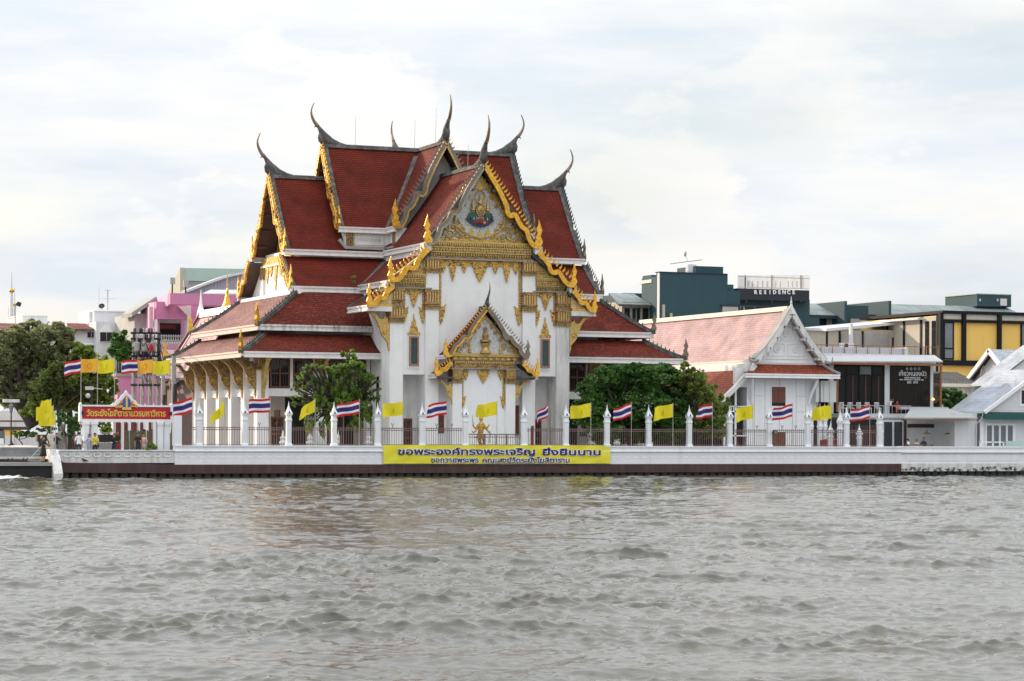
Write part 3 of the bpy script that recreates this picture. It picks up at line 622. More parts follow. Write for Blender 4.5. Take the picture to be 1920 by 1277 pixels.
# --- front arm, ridge towards the river ----------------------------------------
def gable_roof_y(yf, yb, prof, mat, sags=.16, fm='fascia'):
    (x0, z0), (x1, z1) = prof
    for s in (-1, 1):
        slope_obj((s*x0, yb, z0), (s*x0, yf, z0), (s*x1, yb, z1), (s*x1, yf, z1), mat, sag=sags)
        barpart(sagline((s*x0, yf+.16, z0), (s*x1, yf+.16, z1), sags, up=.01), (0, 1, 0), .15, -.08, .09, 'mortar', 'verge')
        fascia((s*(x1+.05), yf-.1, z1), (s*(x1+.05), yb, z1), (s, 0, 0), fm)
gable_roof_y(-5.8, -.3, ((0, 24.74), (4.05, 18.27)), 'tile_skirt')
gable_roof_y(-13.45, -.3, ((0, 22.26), (4.30, 16.52)), 'tile_skirt')
gable_roof_y(-13.45, -4.0, ((3.9, 16.0), (7.1, 13.75)), 'tile_skirt', .10, 'fascia_stained')
gable_roof_y(-13.55, -9.2, ((6.7, 13.3), (8.75, 11.95)), 'tile_skirt', .06)
gable_roof_y(5.5, .3, ((0, 24.74), (4.05, 18.27)), 'tile_red')
gable_roof_y(12.0, .3, ((0, 22.26), (4.30, 16.52)), 'tile_red')
for z, y0, y1 in ((24.75, -5.8, -.1), (22.28, -13.45, -4.9), (24.75, .1, 5.5)):
    tb(MB().prism([(-.2, z-.16), (.2, z-.16), (.12, z+.13), (-.12, z+.13)], 'xz', y0, y1), 'ridge_cap', 'mortar')
# valley flashings where the arms meet
for s in (-1, 1):
    for r, zt, zb in ((4.1, 24.74, 18.25), (4.3, 22.26, 16.45)):
        p0, p1 = Vector((s*.4, -.4, zt-.6)), Vector((s*r, -r, zb+.03))
        barpart(sagline(p0, p1, .16, 6, .04), (s*.707, .707, 0), .20, -.06, .06, 'mortar', 'valley')
    barpart(sagline((s*4.2, -4.2, 15.75), (s*7.0, -7.0, 13.65), .1, 6, .04), (s*.707, .707, 0), .20, -.06, .06, 'mortar', 'valley')
    # back verge of the short side roof
    barpart(sagline((s*6.7, -9.25, 13.3), (s*8.75, -9.25, 11.95), .06, 5, .03), (0, 1, 0), .12, -.12, .10, 'mortar', 'verge')
# --- hipped skirts ---------------------------------------------------------------
def skirt(xi, yfi, ybi, zi, xo, yfo, ybo, zo, mat, fm, fside='fascia'):
    I = {'fl': (-xi, -yfi, zi), 'fr': (xi, -yfi, zi), 'bl': (-xi, ybi, zi), 'br': (xi, ybi, zi)}
    O = {'fl': (-xo, -yfo, zo), 'fr': (xo, -yfo, zo), 'bl': (-xo, ybo, zo), 'br': (xo, ybo, zo)}
    for a, b in (('fl', 'fr'), ('bl', 'fl'), ('fr', 'br'), ('br', 'bl')):
        slope_obj(I[a], I[b], O[a], O[b], 'tile_glare' if a == 'bl' else mat, sag=.10, th=.16)
    fascia((-xo-.05, -yfo-.05, zo), (-6.9, -yfo-.05, zo), (0, -1, 0), fm); fascia((6.9, -yfo-.05, zo), (xo+.05, -yfo-.05, zo), (0, -1, 0), 'fascia')
    fascia((-xo-.055, -yfo-.1, zo), (-xo-.055, ybo+.1, zo), (-1, 0, 0), 'fascia_sunlit'); fascia((xo+.055, -yfo-.1, zo), (xo+.055, ybo+.1, zo), (1, 0, 0), fside)
    for k in I:
        a, b = Vector(I[k]), Vector(O[k]); d = Vector((b.x-a.x, b.y-a.y, 0)).normalized(); sd_ = Vector((-d.y, d.x, 0))
        pth = sagline(a, b, .10, 6, .05)
        hp = barpart(pth, sd_, .18, -.12, .09, 'mortar', 'hip_ridge')
        for sg in (-1, 1):
            tb(MB().sweep([p+sd_*(.12*sg)+Vector((0, 0, .10)) for p in pth], sd_, .05, -.05, .06), 'hip_roll', 'mortar', hp)
        fins([p+Vector((0, 0, .12)) for p in pth[:-1]], sd_, hp, .42, 'mortar', .36)
        tb(MB().sweep([b+d*.0+Vector((0, 0, -.02)), b+d*.22+Vector((0, 0, .05))], sd_, .16, -.1, .22), 'hip_end', 'mortar', hp)
        flame(b+d*.05+Vector((0, 0, .1)), d, .92, mat='gold' if b.x < 0 else 'weathered_shaded_mosaic', th=.13, parent=hp)
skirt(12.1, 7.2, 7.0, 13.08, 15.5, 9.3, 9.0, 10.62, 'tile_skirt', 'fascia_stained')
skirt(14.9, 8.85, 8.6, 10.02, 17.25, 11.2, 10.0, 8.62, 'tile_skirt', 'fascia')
for s in (-1, 1): tb(MB().box(s*12.0-.25, s*12.0+.25, -7.3, 7.1, 13.0, 13.24), 'roof_kerb', 'plaster')
# --- gable ends: main ridge -------------------------------------------------------
for s in (-1, 1):
    for L_, zr, ye, ze in ((7.75, 24.72, 4.2, 18.22), (11.95, 22.22, 4.30, 16.42)):
        x = s*(L_+.10)
        for q in (-1, 1):
            barge((x, 0, zr-.05), (x, q*ye, ze+.02), (s, 0, 0), GAB, 'gold_carved' if s < 0 else 'mortar', 'gold' if s < 0 else 'mortar', hw=.09, hgt=.34, fs=.5, step=.36, tail=1.0, tailmat='gold' if s < 0 else 'weathered_shaded_mosaic')
        chofa((s*(L_-.05), 0, zr), (s, 0, 0), 1.07)
        for k in range(1, 5):           # purlin ends under the overhang
            for q in (-1, 1):
                t = k/5; tb(MB().box(x-s*.9, x+s*.16, q*ye*t-.09, q*ye*t+.09, zr-(zr-ze)*t-.62, zr-(zr-ze)*t-.42), 'purlin', 'dark_wood')
    x = s*12.38
    for q in (-1, 1):
        barge((x, q*4.0, 15.95), (x, q*6.95, 13.6), (s, 0, 0), TIER, 'gold_carved' if s < 0 else 'mortar', 'gold' if s < 0 else 'mortar', hw=.09, hgt=.3, fs=.5, step=.34, tail=1.0, tailmat='gold' if s < 0 else 'weathered_shaded_mosaic')
    # pediment boards and end walls
    xw = s*11.2
    tb(MB().prism([(-3.7, 16.5), (3.7, 16.5), (0, 21.4)], 'yz', s*10.25-.1, s*10.25+.1), 'pediment', 'gold_carved')
    tb(MB().box(s*10.2, s*10.6, -4.0, 4.0, 16.2, 16.75), 'frieze', 'gold_brown'); tb(MB().box(xw-.25, xw+.25, -3.75, 3.75, 15.6, 16.2), 'frieze', 'gold_carved')
    tb(MB().box(xw-.35, xw+.35, -3.7, 3.7, 15.48, 15.62), 'cornice', 'plaster')
    xw2 = s*6.9
    tb(MB().prism([(-3.2, 18.2), (3.2, 18.2), (0, 24.0)], 'yz', xw2-.1, xw2+.1), 'pediment', 'dark_wood')
    tb(MB().prism([(-6.4, 12.9), (-6.4, 13.45), (-4.2, 15.2), (-3.7, 15.62), (3.7, 15.62), (4.2, 15.2), (6.4, 13.45), (6.4, 12.9)], 'yz', xw-.2, xw+.2), 'end_wall', 'plaster')
    for yy in (-3.3, 3.3):
        tb(MB().box(xw-.38, xw+.38, yy-.33, yy+.33, 12.9, 14.6), 'pilaster', 'plaster')
        tb(MB().box(xw-.42, xw+.42, yy-.36, yy+.36, 14.6, 15.5), 'capital', 'gold_brown')
    for yy, hh in ((-2.2, 1.3), (-1.2, .8), (0, 1.9), (1.2, .8), (2.2, 1.3)):
        tb(MB().prism([(yy-.45, 15.5), (yy+.45, 15.5), (yy+.28, 15.5-hh*.5), (yy, 15.5-hh), (yy-.28, 15.5-hh*.5)], 'yz', xw+s*.2, xw+s*.28), 'pendant', 'gold_carved')
# --- clerestory under the upper roof -----------------------------------------------
tb(MB().box(-7.3, 7.3, -3.95, 3.95, 16.3, 18.2).box(-3.8, 3.8, -5.5, 5.5, 16.3, 18.21), 'clerestory', 'plaster')
for s in (-1, 1):
    rp_ = tb(MB().box(s*4.15, s*6.55, -4.02, -3.94, 16.95, 17.72), 'relief_panel', 'plaster_old')
    for k in range(6): tb(scroll0(s*(4.6+.32*k), 17.35, .15, -4.04), 'relief_scroll', 'plaster_old', rp_)
    mbk = MB()
    for x in (7.15, 7.0, 6.85, 6.70): mbk.box(s*x-.055, s*x+.055, -4.12, -3.94, 16.75, 17.85)
    tb(mbk, 'clerestory_pilaster', 'gold_brown')
    mbk = MB()
    for y in (-5.3, -5.15, -5.0): mbk.box(s*3.8, s*3.92, y-.055, y+.055, 16.85, 17.85)
    tb(mbk, 'clerestory_pilaster', 'gold_brown')
    tb(MB().sweep([(s*7.75, -4.0, 17.3), (s*7.35, -4.2, 16.72), (s*4.3, -4.2, 16.70)], (0, 1, 0), .16, -.12, .1), 'flashing', 'concrete')
    tb(MB().box(s*3.9, s*4.15, -5.75, -4.2, 16.6, 16.82), 'flashing', 'concrete')
# gable wall of the upper front arm
tb(MB().prism([(-3.7, 18.2), (3.7, 18.2), (0, 24.1)], 'xz', -4.9, -4.7), 'pediment', 'concrete')
for q in (-1, 1):
    barge((0, -5.9, 24.75), (q*4.05, -5.9, 18.3), (0, -1, 0), GAB, 'weathered_shaded_mosaic', 'weathered_shaded_mosaic', hgt=.34, fs=.55, step=.33, tail=1.3, bead='gold_pale')
    barge((0, -13.55, 22.26), (q*4.33, -13.55, 16.55), (0, -1, 0), GAB, 'gold' if q > 0 else 'weathered_shaded_mosaic', 'gold' if q > 0 else 'weathered_shaded_mosaic', hgt=.31, fs=.62, step=.31, tail=1.25, bead='gold' if q > 0 else 'concrete')  # left board: missing sun gleam put into a darker colour, right board gold
    barge((q*4.25, -13.6, 16.1), (q*7.12, -13.6, 13.82), (0, -1, 0), TIER, 'gold', 'gold', hgt=.30, fs=.66, step=.33, tail=1.05)
    barge((q*6.95, -13.7, 13.35), (q*8.75, -13.7, 12.0), (0, -1, 0), TIER, 'gold', 'gold', hgt=.28, fs=.62, step=.30, tail=.95)
    for k in range(1, 5):
        t = k/5
        for (z0, xe, ze, yf) in ((22.2, 4.3, 16.5, -13.5), (24.7, 4.05, 18.25, -5.85)):
            tb(MB().box(q*xe*t-.1, q*xe*t+.1, yf-.02, yf+1.0, z0-(z0-ze)*t-.72, z0-(z0-ze)*t-.50), 'purlin', 'mortar')
    # white blocks under the board ends
    tb(MB().box(q*4.0, q*4.6, -13.6, -12.9, 15.95, 16.5), 'corbel', 'plaster_old'); tb(MB().box(q*6.75, q*7.35, -13.55, -12.9, 13.2, 13.75), 'corbel', 'plaster_old')
chofa((0, -5.8, 24.74), (0, -1, 0), 1.15); chofa((0, -13.45, 22.26), (0, -1, 0), 1.17); chofa((0, 5.5, 24.74), (0, 1, 0), 1.0)
for x, y, z, h in ((-5.2, 0, 24.8, 2.3), (-.6, -.6, 24.8, 2.2), (0.0, -3.6, 24.8, 2.7), (.9, -8.0, 22.2, 2.2)):
    tb(MB().tube([(x, y, z), (x+.04, y, z+h)], [.022, .012], 5), 'lightning_rod', 'steel')
# --- walls -------------------------------------------------------------------------
tb(MB().box(-6.9, 6.9, -12.9, -6.0, 7.13, 13.35), 'front_wall', 'plaster')
tb(MB().box(-4.2, 4.2, -12.88, -3.0, 13.352, 16.55), 'upper_wall', 'plaster')
tb(MB().box(-12.0, 12.0, -7.0, 7.0, GZ, 13.0), 'hall_wall', 'plaster_shaded')
tb(MB().box(-11.1, 11.1, -3.8, 3.8, 13.0, 16.5), 'hall_core_block', 'plaster')  # unseen solid core, added to keep light from leaking under the roofs
tb(MB().box(-6.3, 6.3, -11.3, -6.5, GZ, 7.128), 'recessed_wall', 'plaster_old')
tb(MB().box(-3.3, 3.3, -12.55, -11.3, GZ, 7.126), 'recessed_wall', 'plaster')
def capital(x0, x1, yf, z0, z1, name='capital', axis='y', rows=1, flutes=5):
    """fluted capital on a pier front at yf (facing -y); the core also wraps the sides"""
    w_ = x1-x0; h = z1-z0; mb = MB()
    mb.box(x0-.03, x1+.03, yf-.05, yf+.85, z0+.12*h, z1, 0)
    for k in range(flutes):
        c = x0+w_*(k+.5)/flutes; r = w_/flutes*.27
        mb.prism([(c-r, z0+.34*h), (c+r, z0+.34*h), (c+r*1.15, z1-.14*h), (c-r*1.15, z1-.14*h)], 'xz', yf-.13, yf-.04, 1)
    for a, b, p in ((0.86, 1.0, .10), (.30, .38, .12), (.20, .27, .07), (.12, .17, .10)): mb.box(x0-p, x1+p, yf-.06-p, yf+.86, z0+a*h, z0+b*h, 2)
    for k in range(flutes+1):
        c = x0+w_*k/flutes; r = w_/flutes*.5; mb.prism([(c-r, z0+.12*h), (c+r, z0+.12*h), (c, z0)], 'xz', yf-.08, yf-.01, 1)
    return tb(mb, name, ['capital_pink', 'gold_pale', 'gold_brown'])
for s in (-1, 1):
    tb(MB().box(s*5.95, s*6.95, -13.12, -11.28, GZ, 13.25), 'pier', 'plaster_old' if s > 0 else 'plaster')
    tb(MB().box(s*3.25, s*4.25, -13.12, -11.26, GZ, 15.5), 'pier', 'plaster')
    tb(MB().box(s*6.3, s*6.86, -11.9, -7.0, GZ, 7.127), 'side_wall', 'plaster')
    xs = sorted((s*5.95, s*6.95)); capital(*xs, -13.12, 12.0, 13.22); capital(*xs, -13.12, 10.72, 12.0)
    xs = sorted((s*3.25, s*4.25)); capital(*xs, -13.12, 14.35, 15.45); capital(*xs, -13.12, 11.72, 13.2)
def rope(x0, x1, yf, z0, z1, mat='gold_carved'):
    mb = MB(); n = max(3, int((z1-z0)/.17)); mb.box(x0, x1, yf-.05, yf+.02, z0, z1, 0)
    for k in range(n):
        z = z0+(z1-z0)*(k+.5)/n; mb.sphere(((x0+x1)/2, yf-.06, z), ((x1-x0)*.55, .05, .075), 6, 4, 1)
    return tb(mb, 'rope_moulding', ['gold_brown', 'gold_pale'])
def leafshape(cx, zt, w_, h, yf, dirn=1, name='leaf_ornament', mat='gold_carved', th=.09):
    """hanging pendant with lobed edges"""
    o = [(-.5, 0), (-.42, -.18), (-.48, -.26), (-.34, -.40), (-.36, -.50), (-.22, -.62), (-.22, -.72), (-.10, -.82), (0, -1.0)]
    pts = [(cx+a*w_, zt+b*h) for a, b in o]+[(cx-a*w_, zt+b*h) for a, b in reversed(o[:-1])]
    return tb(MB().prism(pts, 'xz', yf-th, yf+.01), name, mat)
def flameend(cx, z0, s, yf, q, name='flame_ornament'):
    """flame rising beside a moulding, q = -1/+1 leaning side"""
    o = [(0, 0), (.16, .25), (.12, .42), (.26, .55), (.20, .72), (.34, .88), (.30, 1.15), (.42, 1.45), (.12, 1.25), (.0, 1.1), (-.06, .5)]
    return tb(MB().prism([(cx+q*a*s, z0+b*s) for a, b in o], 'xz', yf-.10, yf+.01), name, 'gold_carved')
def scroll(mb, cx, cz, r, q, y, turns=1.4, a0=0, m=0, tk=.055):
    n = 16; path = []; rad = []
    for i in range(n+1):
        t = i/n; a = a0+q*turns*2*math.pi*t; rr = r*(1-t)**.8+.02; path.append((cx+rr*math.cos(a), y-.03*t, cz+rr*math.sin(a))); rad.append((tk*(1-.55*t), tk*(1-.55*t)))
    mb.tube(path, rad, 5, m)
    return mb
YF = -12.9
# --- centre bay frieze and hangings ---------------------------------------------
def teeth(mb, x0, x1, zt, zb, y0, y1, step, m):
    n = int((x1-x0)/step)
    for k in range(n):
        c = x0+(x1-x0)*(k+.5)/n; r = (x1-x0)/n*.46; mb.prism([(c-r, zt), (c+r, zt), (c+r*.5, zb+.3*(zt-zb)), (c, zb), (c-r*.5, zb+.3*(zt-zb))], 'xz', y0, y1, m)
def diamonds(mb, x0, x1, zc, h, y0, y1, step, m):
    n = int((x1-x0)/step)
    for k in range(n):
        c = x0+(x1-x0)*(k+.5)/n; r = (x1-x0)/n*.40; mb.prism([(c-r, zc), (c, zc-h), (c+r, zc), (c, zc+h)], 'xz', y0, y1, m)
def frieze(x0, x1, zt, zb, yf, name='frieze'):
    h = zt-zb; mb = MB()
    mb.box(x0, x1, yf-.30, yf, zb+.30*h, zt, 0); mb.box(x0, x1, yf-.12, yf, zb, zb+.30*h, 0)
    mb.box(x0-.05, x1+.05, yf-.40, yf, zt-.10*h, zt, 1); mb.box(x0, x1, yf-.33, yf, zb+.32*h, zb+.37*h, 1); mb.box(x0, x1, yf-.36, yf, zb+.60*h, zb+.66*h, 1)
    teeth(mb, x0, x1, zt-.10*h, zt-.30*h, yf-.37, yf-.28, .17, 2); diamonds(mb, x0, x1, zb+.50*h, .075*h/1.2*1.3, yf-.34, yf-.28, .22, 2)
    teeth(mb, x0, x1, zb+.32*h, zb+.14*h, yf-.22, yf-.11, .19, 2)
    return tb(mb, name, ['gold_brown', 'gold_pale', 'gold_pale'])
frieze(-3.9, 3.9, 16.72, 15.50, YF)
tb(MB().box(-4.5, 4.5, YF-.34, YF, 15.40, 15.48), 'cornice', 'concrete')
tb(MB().box(-3.2, 3.2, YF-.05, YF+.01, 15.0, 15.40), 'hanging_band', 'gold_carved')
leafshape(-.05, 15.38, 1.25, 1.55, YF-.02); leafshape(-2.15, 15.38, .62, 1.55, YF-.02); leafshape(2.05, 15.38, .62, 1.55, YF-.02)
for x in (-2.85, -1.25, 1.15, 2.75): leafshape(x, 15.2, .5, .75, YF-.02)
for s in (-1, 1):
    rope(min(s*3.0, s*3.22), max(s*3.0, s*3.22), YF, 11.0, 15.1); flameend(s*3.05, 10.75, 1.0, YF, -s)
# --- side bays ------------------------------------------------------------------------
for s in (-1, 1):
    a, b = sorted((s*4.25, s*5.95)); A2, B2 = sorted((s*4.25, s*6.6))
    tb(MB().prism([(s*4.28, 14.35), (s*6.35, 14.35), (s*4.28, 15.9)], 'xz', YF-.12, YF+.3), 'tier_pediment', 'gold_on_white')
    mbp = MB()
    for q, (cx, cz, r) in enumerate(((s*4.8, 14.75, .28), (s*5.35, 14.65, .2), (s*4.65, 15.3, .18), (s*5.75, 14.55, .13))): scroll(mbp, cx, cz, r, s, YF-.15, 1.5, q)
    mbp.box(min(s*4.3, s*6.4), max(s*4.3, s*6.4), YF-.2, YF-.1, 14.30, 14.38); mbp.box(min(s*4.27, s*4.42), max(s*4.27, s*4.42), YF-.2, YF-.1, 14.35, 15.7)
    tb(mbp, 'tier_scrollwork', 'gold_pale')
    frieze(A2, B2, 14.28, 13.36, YF); tb(MB().box(A2-.2, B2+.45, YF-.32, YF, 13.24, 13.33), 'cornice', 'concrete')
    leafshape((a+b)/2, 13.2, 1.45, .55, YF, name='pendant'); leafshape((a+b)/2, 13.0, .62, 1.1, YF-.03, name='pendant')
    for xx, q in ((a, 1), (b, -1)):
        x0, x1 = sorted((xx+q*.03, xx+q*.20)); rope(x0, x1, YF, 11.2, 13.2); flameend(xx+q*.12, 10.75, .85, YF, q)
    cx = s*5.08; fr = MB()
    fr.box(cx-.36, cx-.24, YF-.16, YF+.02, 7.75, 9.86).box(cx+.24, cx+.36, YF-.16, YF+.02, 7.75, 9.86).box(cx-.24, cx+.24, YF-.16, YF+.02, 9.74, 9.86).box(cx-.24, cx+.24, YF-.16, YF+.02, 7.75, 7.88)
    wn_ = tb(fr, 'window', 'capital_pink')
    tb(MB().box(cx-.24, cx+.24, YF-.09, YF-.06, 7.88, 9.74), 'pane', 'glass_teal', wn_)
    for zz in (8.35, 8.8, 9.25): tb(MB().box(cx-.24, cx+.24, YF-.115, YF-.088, zz-.012, zz+.012), 'glazing_bar', 'brown_wood', wn_)
    tb(MB().box(cx-.012, cx+.012, YF-.117, YF-.088, 7.88, 9.74), 'glazing_bar', 'brown_wood', wn_)
    tb(MB().box(cx-.44, cx+.44, YF-.06, YF+.01, 7.55, 9.98), 'window_surround', 'plaster', wn_)
    sp = [(-.46, 9.95), (-.44, 10.12), (-.30, 10.16), (-.24, 10.55), (-.17, 10.6), (-.12, 10.95), (-.05, 11.0), (0, 11.45)]
    tb(MB().prism([(cx+p, z) for p, z in sp]+[(cx-p, z) for p, z in reversed(sp[:-1])], 'xz', YF-.12, YF+.01), 'window_crown', 'gold_carved', wn_)
    # short side roof: white board, bracket
    x0, x1 = sorted((s*6.95, s*8.7)); tb(MB().box(x0, x1, -13.6, -13.3, 11.55, 11.92), 'tier_board', 'fascia'); tb(MB().box(x0, x1, -13.62, -13.4, 11.93, 12.08), 'tier_band', 'gold')
    tb(MB().prism([(s*6.95, 12.1), (s*8.3, 12.1), (s*6.95, 13.2)], 'xz', -13.45, -13.2), 'tier_pediment', 'gold_on_white')
BR = [(0, -2.85), (.07, -2.55), (.12, -2.2), (.30, -2.0), (.52, -1.75), (.66, -1.45), (.70, -1.2), (.82, -.98), (.90, -.74), (1.08, -.50), (1.28, -.28), (1.52, -.20), (1.62, .02), (1.48, .06), (1.22, -.05), (.98, -.22), (.84, -.48), (.62, -.62), (.44, -.55), (.34, -.30), (.24, -.50), (.12, -.42), (.06, -.72), (0, -.85)]
def bracket(base, d, s=1.0, th=.13, mat='gold_pale'):
    """naga eaves bracket: base on the wall at eaves height, d outward"""
    B, D = Vector(base), Vector(d); sd_ = Vector((-D.y, D.x, 0)); n = len(BR); mb = MB()
    vs_ = [B+D*(a*s)+Vector((0, 0, b*s))+sd_*(q*th) for q in (-1, 1) for a, b in BR]
    mb.add(vs_, [tuple(range(n)), tuple(range(2*n-1, n-1, -1))]+[(i, i+n, (i+1) % n+n, (i+1) % n) for i in range(n)])
    for (a, b, r) in ((.34, -1.45, .2), (1.42, -.05, .12)):
        c = B+D*(a*s)+Vector((0, 0, b*s)); mb.tube([c-sd_*(th+.05), c+sd_*(th+.05)], r*s, 8, 1)
    return tb(mb, 'eaves_bracket', [mat, 'gold_carved'])
for s in (-1, 1): bracket((s*6.98, -13.0, 11.6), (s, 0, 0), 1.0)
# --- pediment of the front gable --------------------------------------------------------
pd = tb(MB().prism([(-3.95, 16.7), (3.95, 16.7), (.0, 21.75)], 'xz', -12.75, -12.55), 'pediment', 'white_mosaic')
YP = -12.75
mbp = MB()
for s in (-1, 1):
    mbp.sweep([(s*3.85, YP-.05, 16.85), (s*.12, YP-.05, 21.55)], (0, 1, 0), .08, -.30, -.02)
mbp.box(-3.7, 3.7, YP-.12, YP, 16.72, 16.92)
tb(mbp, 'pediment_border', 'gold_carved', pd)
ov = [(0, 17.0), (.75, 17.2), (1.5, 17.6), (1.9, 18.1), (1.85, 18.7), (1.55, 19.3), (1.15, 19.9), (.7, 20.5), (.3, 20.95), (0, 21.15)]
oval = ov+[(-a, b) for a, b in reversed(ov[1:-1])]; op = catmull([(a, YP-.06, b) for a, b in oval+oval[:1]], 3)
tb(MB().tube(op, .085, 6, cap=False), 'oval_frame', 'gold_pale', pd)
mbp = MB(); rs = random.Random(3)
for s in (-1, 1):
    for (x, z, r) in ((2.3, 17.3, .34), (2.95, 17.15, .26), (3.4, 17.05, .17), (2.55, 17.95, .26), (2.25, 18.45, .22), (2.1, 18.95, .2), (1.75, 19.45, .2), (1.45, 19.95, .18), (1.05, 20.45, .16), (1.75, 17.25, .24), (1.15, 17.15, .2), (.62, 17.25, .17), (.38, 20.95, .16), (2.75, 17.6, .18), (1.62, 18.0, .16), (1.3, 17.6, .15), (.9, 20.0, .12), (1.25, 19.4, .12), (2.0, 17.75, .2), (3.1, 17.4, .2), (2.75, 18.05, .18), (2.0, 18.7, .16), (1.95, 19.35, .17), (1.25, 20.3, .15), (.75, 20.75, .14), (3.65, 16.98, .12), (2.45, 16.98, .12), (1.45, 16.98, .13), (.9, 16.98, .11)):
        scroll(mbp, s*x, z, r, s*rs.choice((-1, 1)), YP-.05, 1.3, rs.uniform(0, 6.3), tk=.085)
        mbp.prism([(s*x+rs.uniform(-.1, .1)-.09, z+r*.5), (s*x+.09, z+r*.6), (s*(x+.05), z+r+.24)], 'xz', YP-.10, YP)
for k in range(6):
    z = 20.55+k*.17; w_ = .45*(1-k/7); mbp.prism([(-w_, z), (w_, z), (w_*.75, z+.18), (0, z+.26), (-w_*.75, z+.18)], 'xz', YP-.14-.005*k, YP)
for x, z in ((-.62, 17.35), (.62, 17.35), (0, 17.2)): mbp.prism([(x-.17, z-.2), (x+.17, z-.2), (x+.22, z), (x, z+.38), (x-.22, z)], 'xz', YP-.13, YP)
tb(mbp, 'carved_scrollwork', 'gold_pale', pd)
# crest: dark boat-shaped tray, two elephants, umbrellas, crown
yc = YP-.10
def cres(pts, name, mat, y0=0, th=.09): return tb(MB().prism(pts, 'xz', yc-y0-th, yc-y0+.10), name, mat, pd)
cres([(-1.12, 18.42), (-.85, 18.15), (-.5, 17.90), (0, 17.80), (.5, 17.90), (.85, 18.15), (1.12, 18.42), (.8, 18.34), (.45, 18.20), (0, 18.15), (-.45, 18.20), (-.8, 18.34)], 'crest_tray', 'emblem_navy', .03)
cres([(-.6, 18.12), (-.3, 18.00), (.3, 18.0), (.6, 18.12), (.4, 18.33), (0, 18.45), (-.4, 18.33)], 'crest_cushion', 'emblem_maroon', .06)
for x, mt in ((-.22, 'emblem_maroon'), (.02, 'emblem_maroon'), (.27, 'gold_pale')): tb(MB().sphere((x, yc-.16, 18.12), (.12, .08, .11), 10, 6), 'crest_orb', mt, pd, smooth=True)
for s in (-1, 1):
    cres([(s*.95, 18.32), (s*.86, 18.35), (s*.80, 18.55), (s*.74, 18.35), (s*.56, 18.35), (s*.52, 18.52), (s*.44, 18.35), (s*.36, 18.35), (s*.33, 18.70), (s*.45, 18.86), (s*.68, 18.88), (s*.86, 18.80), (s*.96, 18.58)], 'crest_elephant', 'emblem_green', .05)
    cres([(s*.50, 18.34), (s*.56, 18.34), (s*.56, 18.52), (s*.50, 18.5)], 'crest_tusk', 'paint_white', .09, .05)
    mbp = MB(); xx = s*.58
    for k, (r, z) in enumerate(((.19, 19.02), (.165, 19.18), (.14, 19.33), (.11, 19.47), (.08, 19.6))): mbp.lathe([(r, 0), (r*.75, .14)], (xx, yc-.06, z), 10)
    mbp.lathe([(.05, 0), (.0, .36)], (xx, yc-.06, 19.72), 8).tube([(xx, yc-.06, 18.7), (xx, yc-.06, 19.1)], .03, 5)
    tb(mbp, 'crest_umbrella', 'gold_pale', pd)
cres([(-.34, 18.85), (-.38, 19.1), (-.26, 19.4), (0, 19.52), (.26, 19.4), (.38, 19.1), (.34, 18.85), (.2, 18.6), (-.2, 18.6)], 'crest_shield', 'gold_brown', .04)
tb(MB().sphere((0, yc-.12, 19.05), (.24, .1, .3), 12, 8), 'crest_disc', 'gold_pale', pd, smooth=True); tb(MB().sphere((0, yc-.2, 19.04), (.11, .06, .13), 10, 6), 'crest_eye', 'gold_brown', pd, smooth=True)
tb(MB().tube(catmull([(0, yc-.05, 19.5), (.32, yc-.05, 19.75), (.36, yc-.05, 20.1), (.16, yc-.05, 20.45), (0, yc-.05, 20.5), (-.16, yc-.05, 20.45), (-.36, yc-.05, 20.1), (-.32, yc-.05, 19.75), (0, yc-.05, 19.5)], 3), .05, 5, cap=False).lathe([(.2, 0), (.14, .2), (.1, .3), (.11, .5), (.03, .75), (0, .95)], (0, yc-.05, 19.5), 10), 'crest_crown', 'gold_pale', pd)

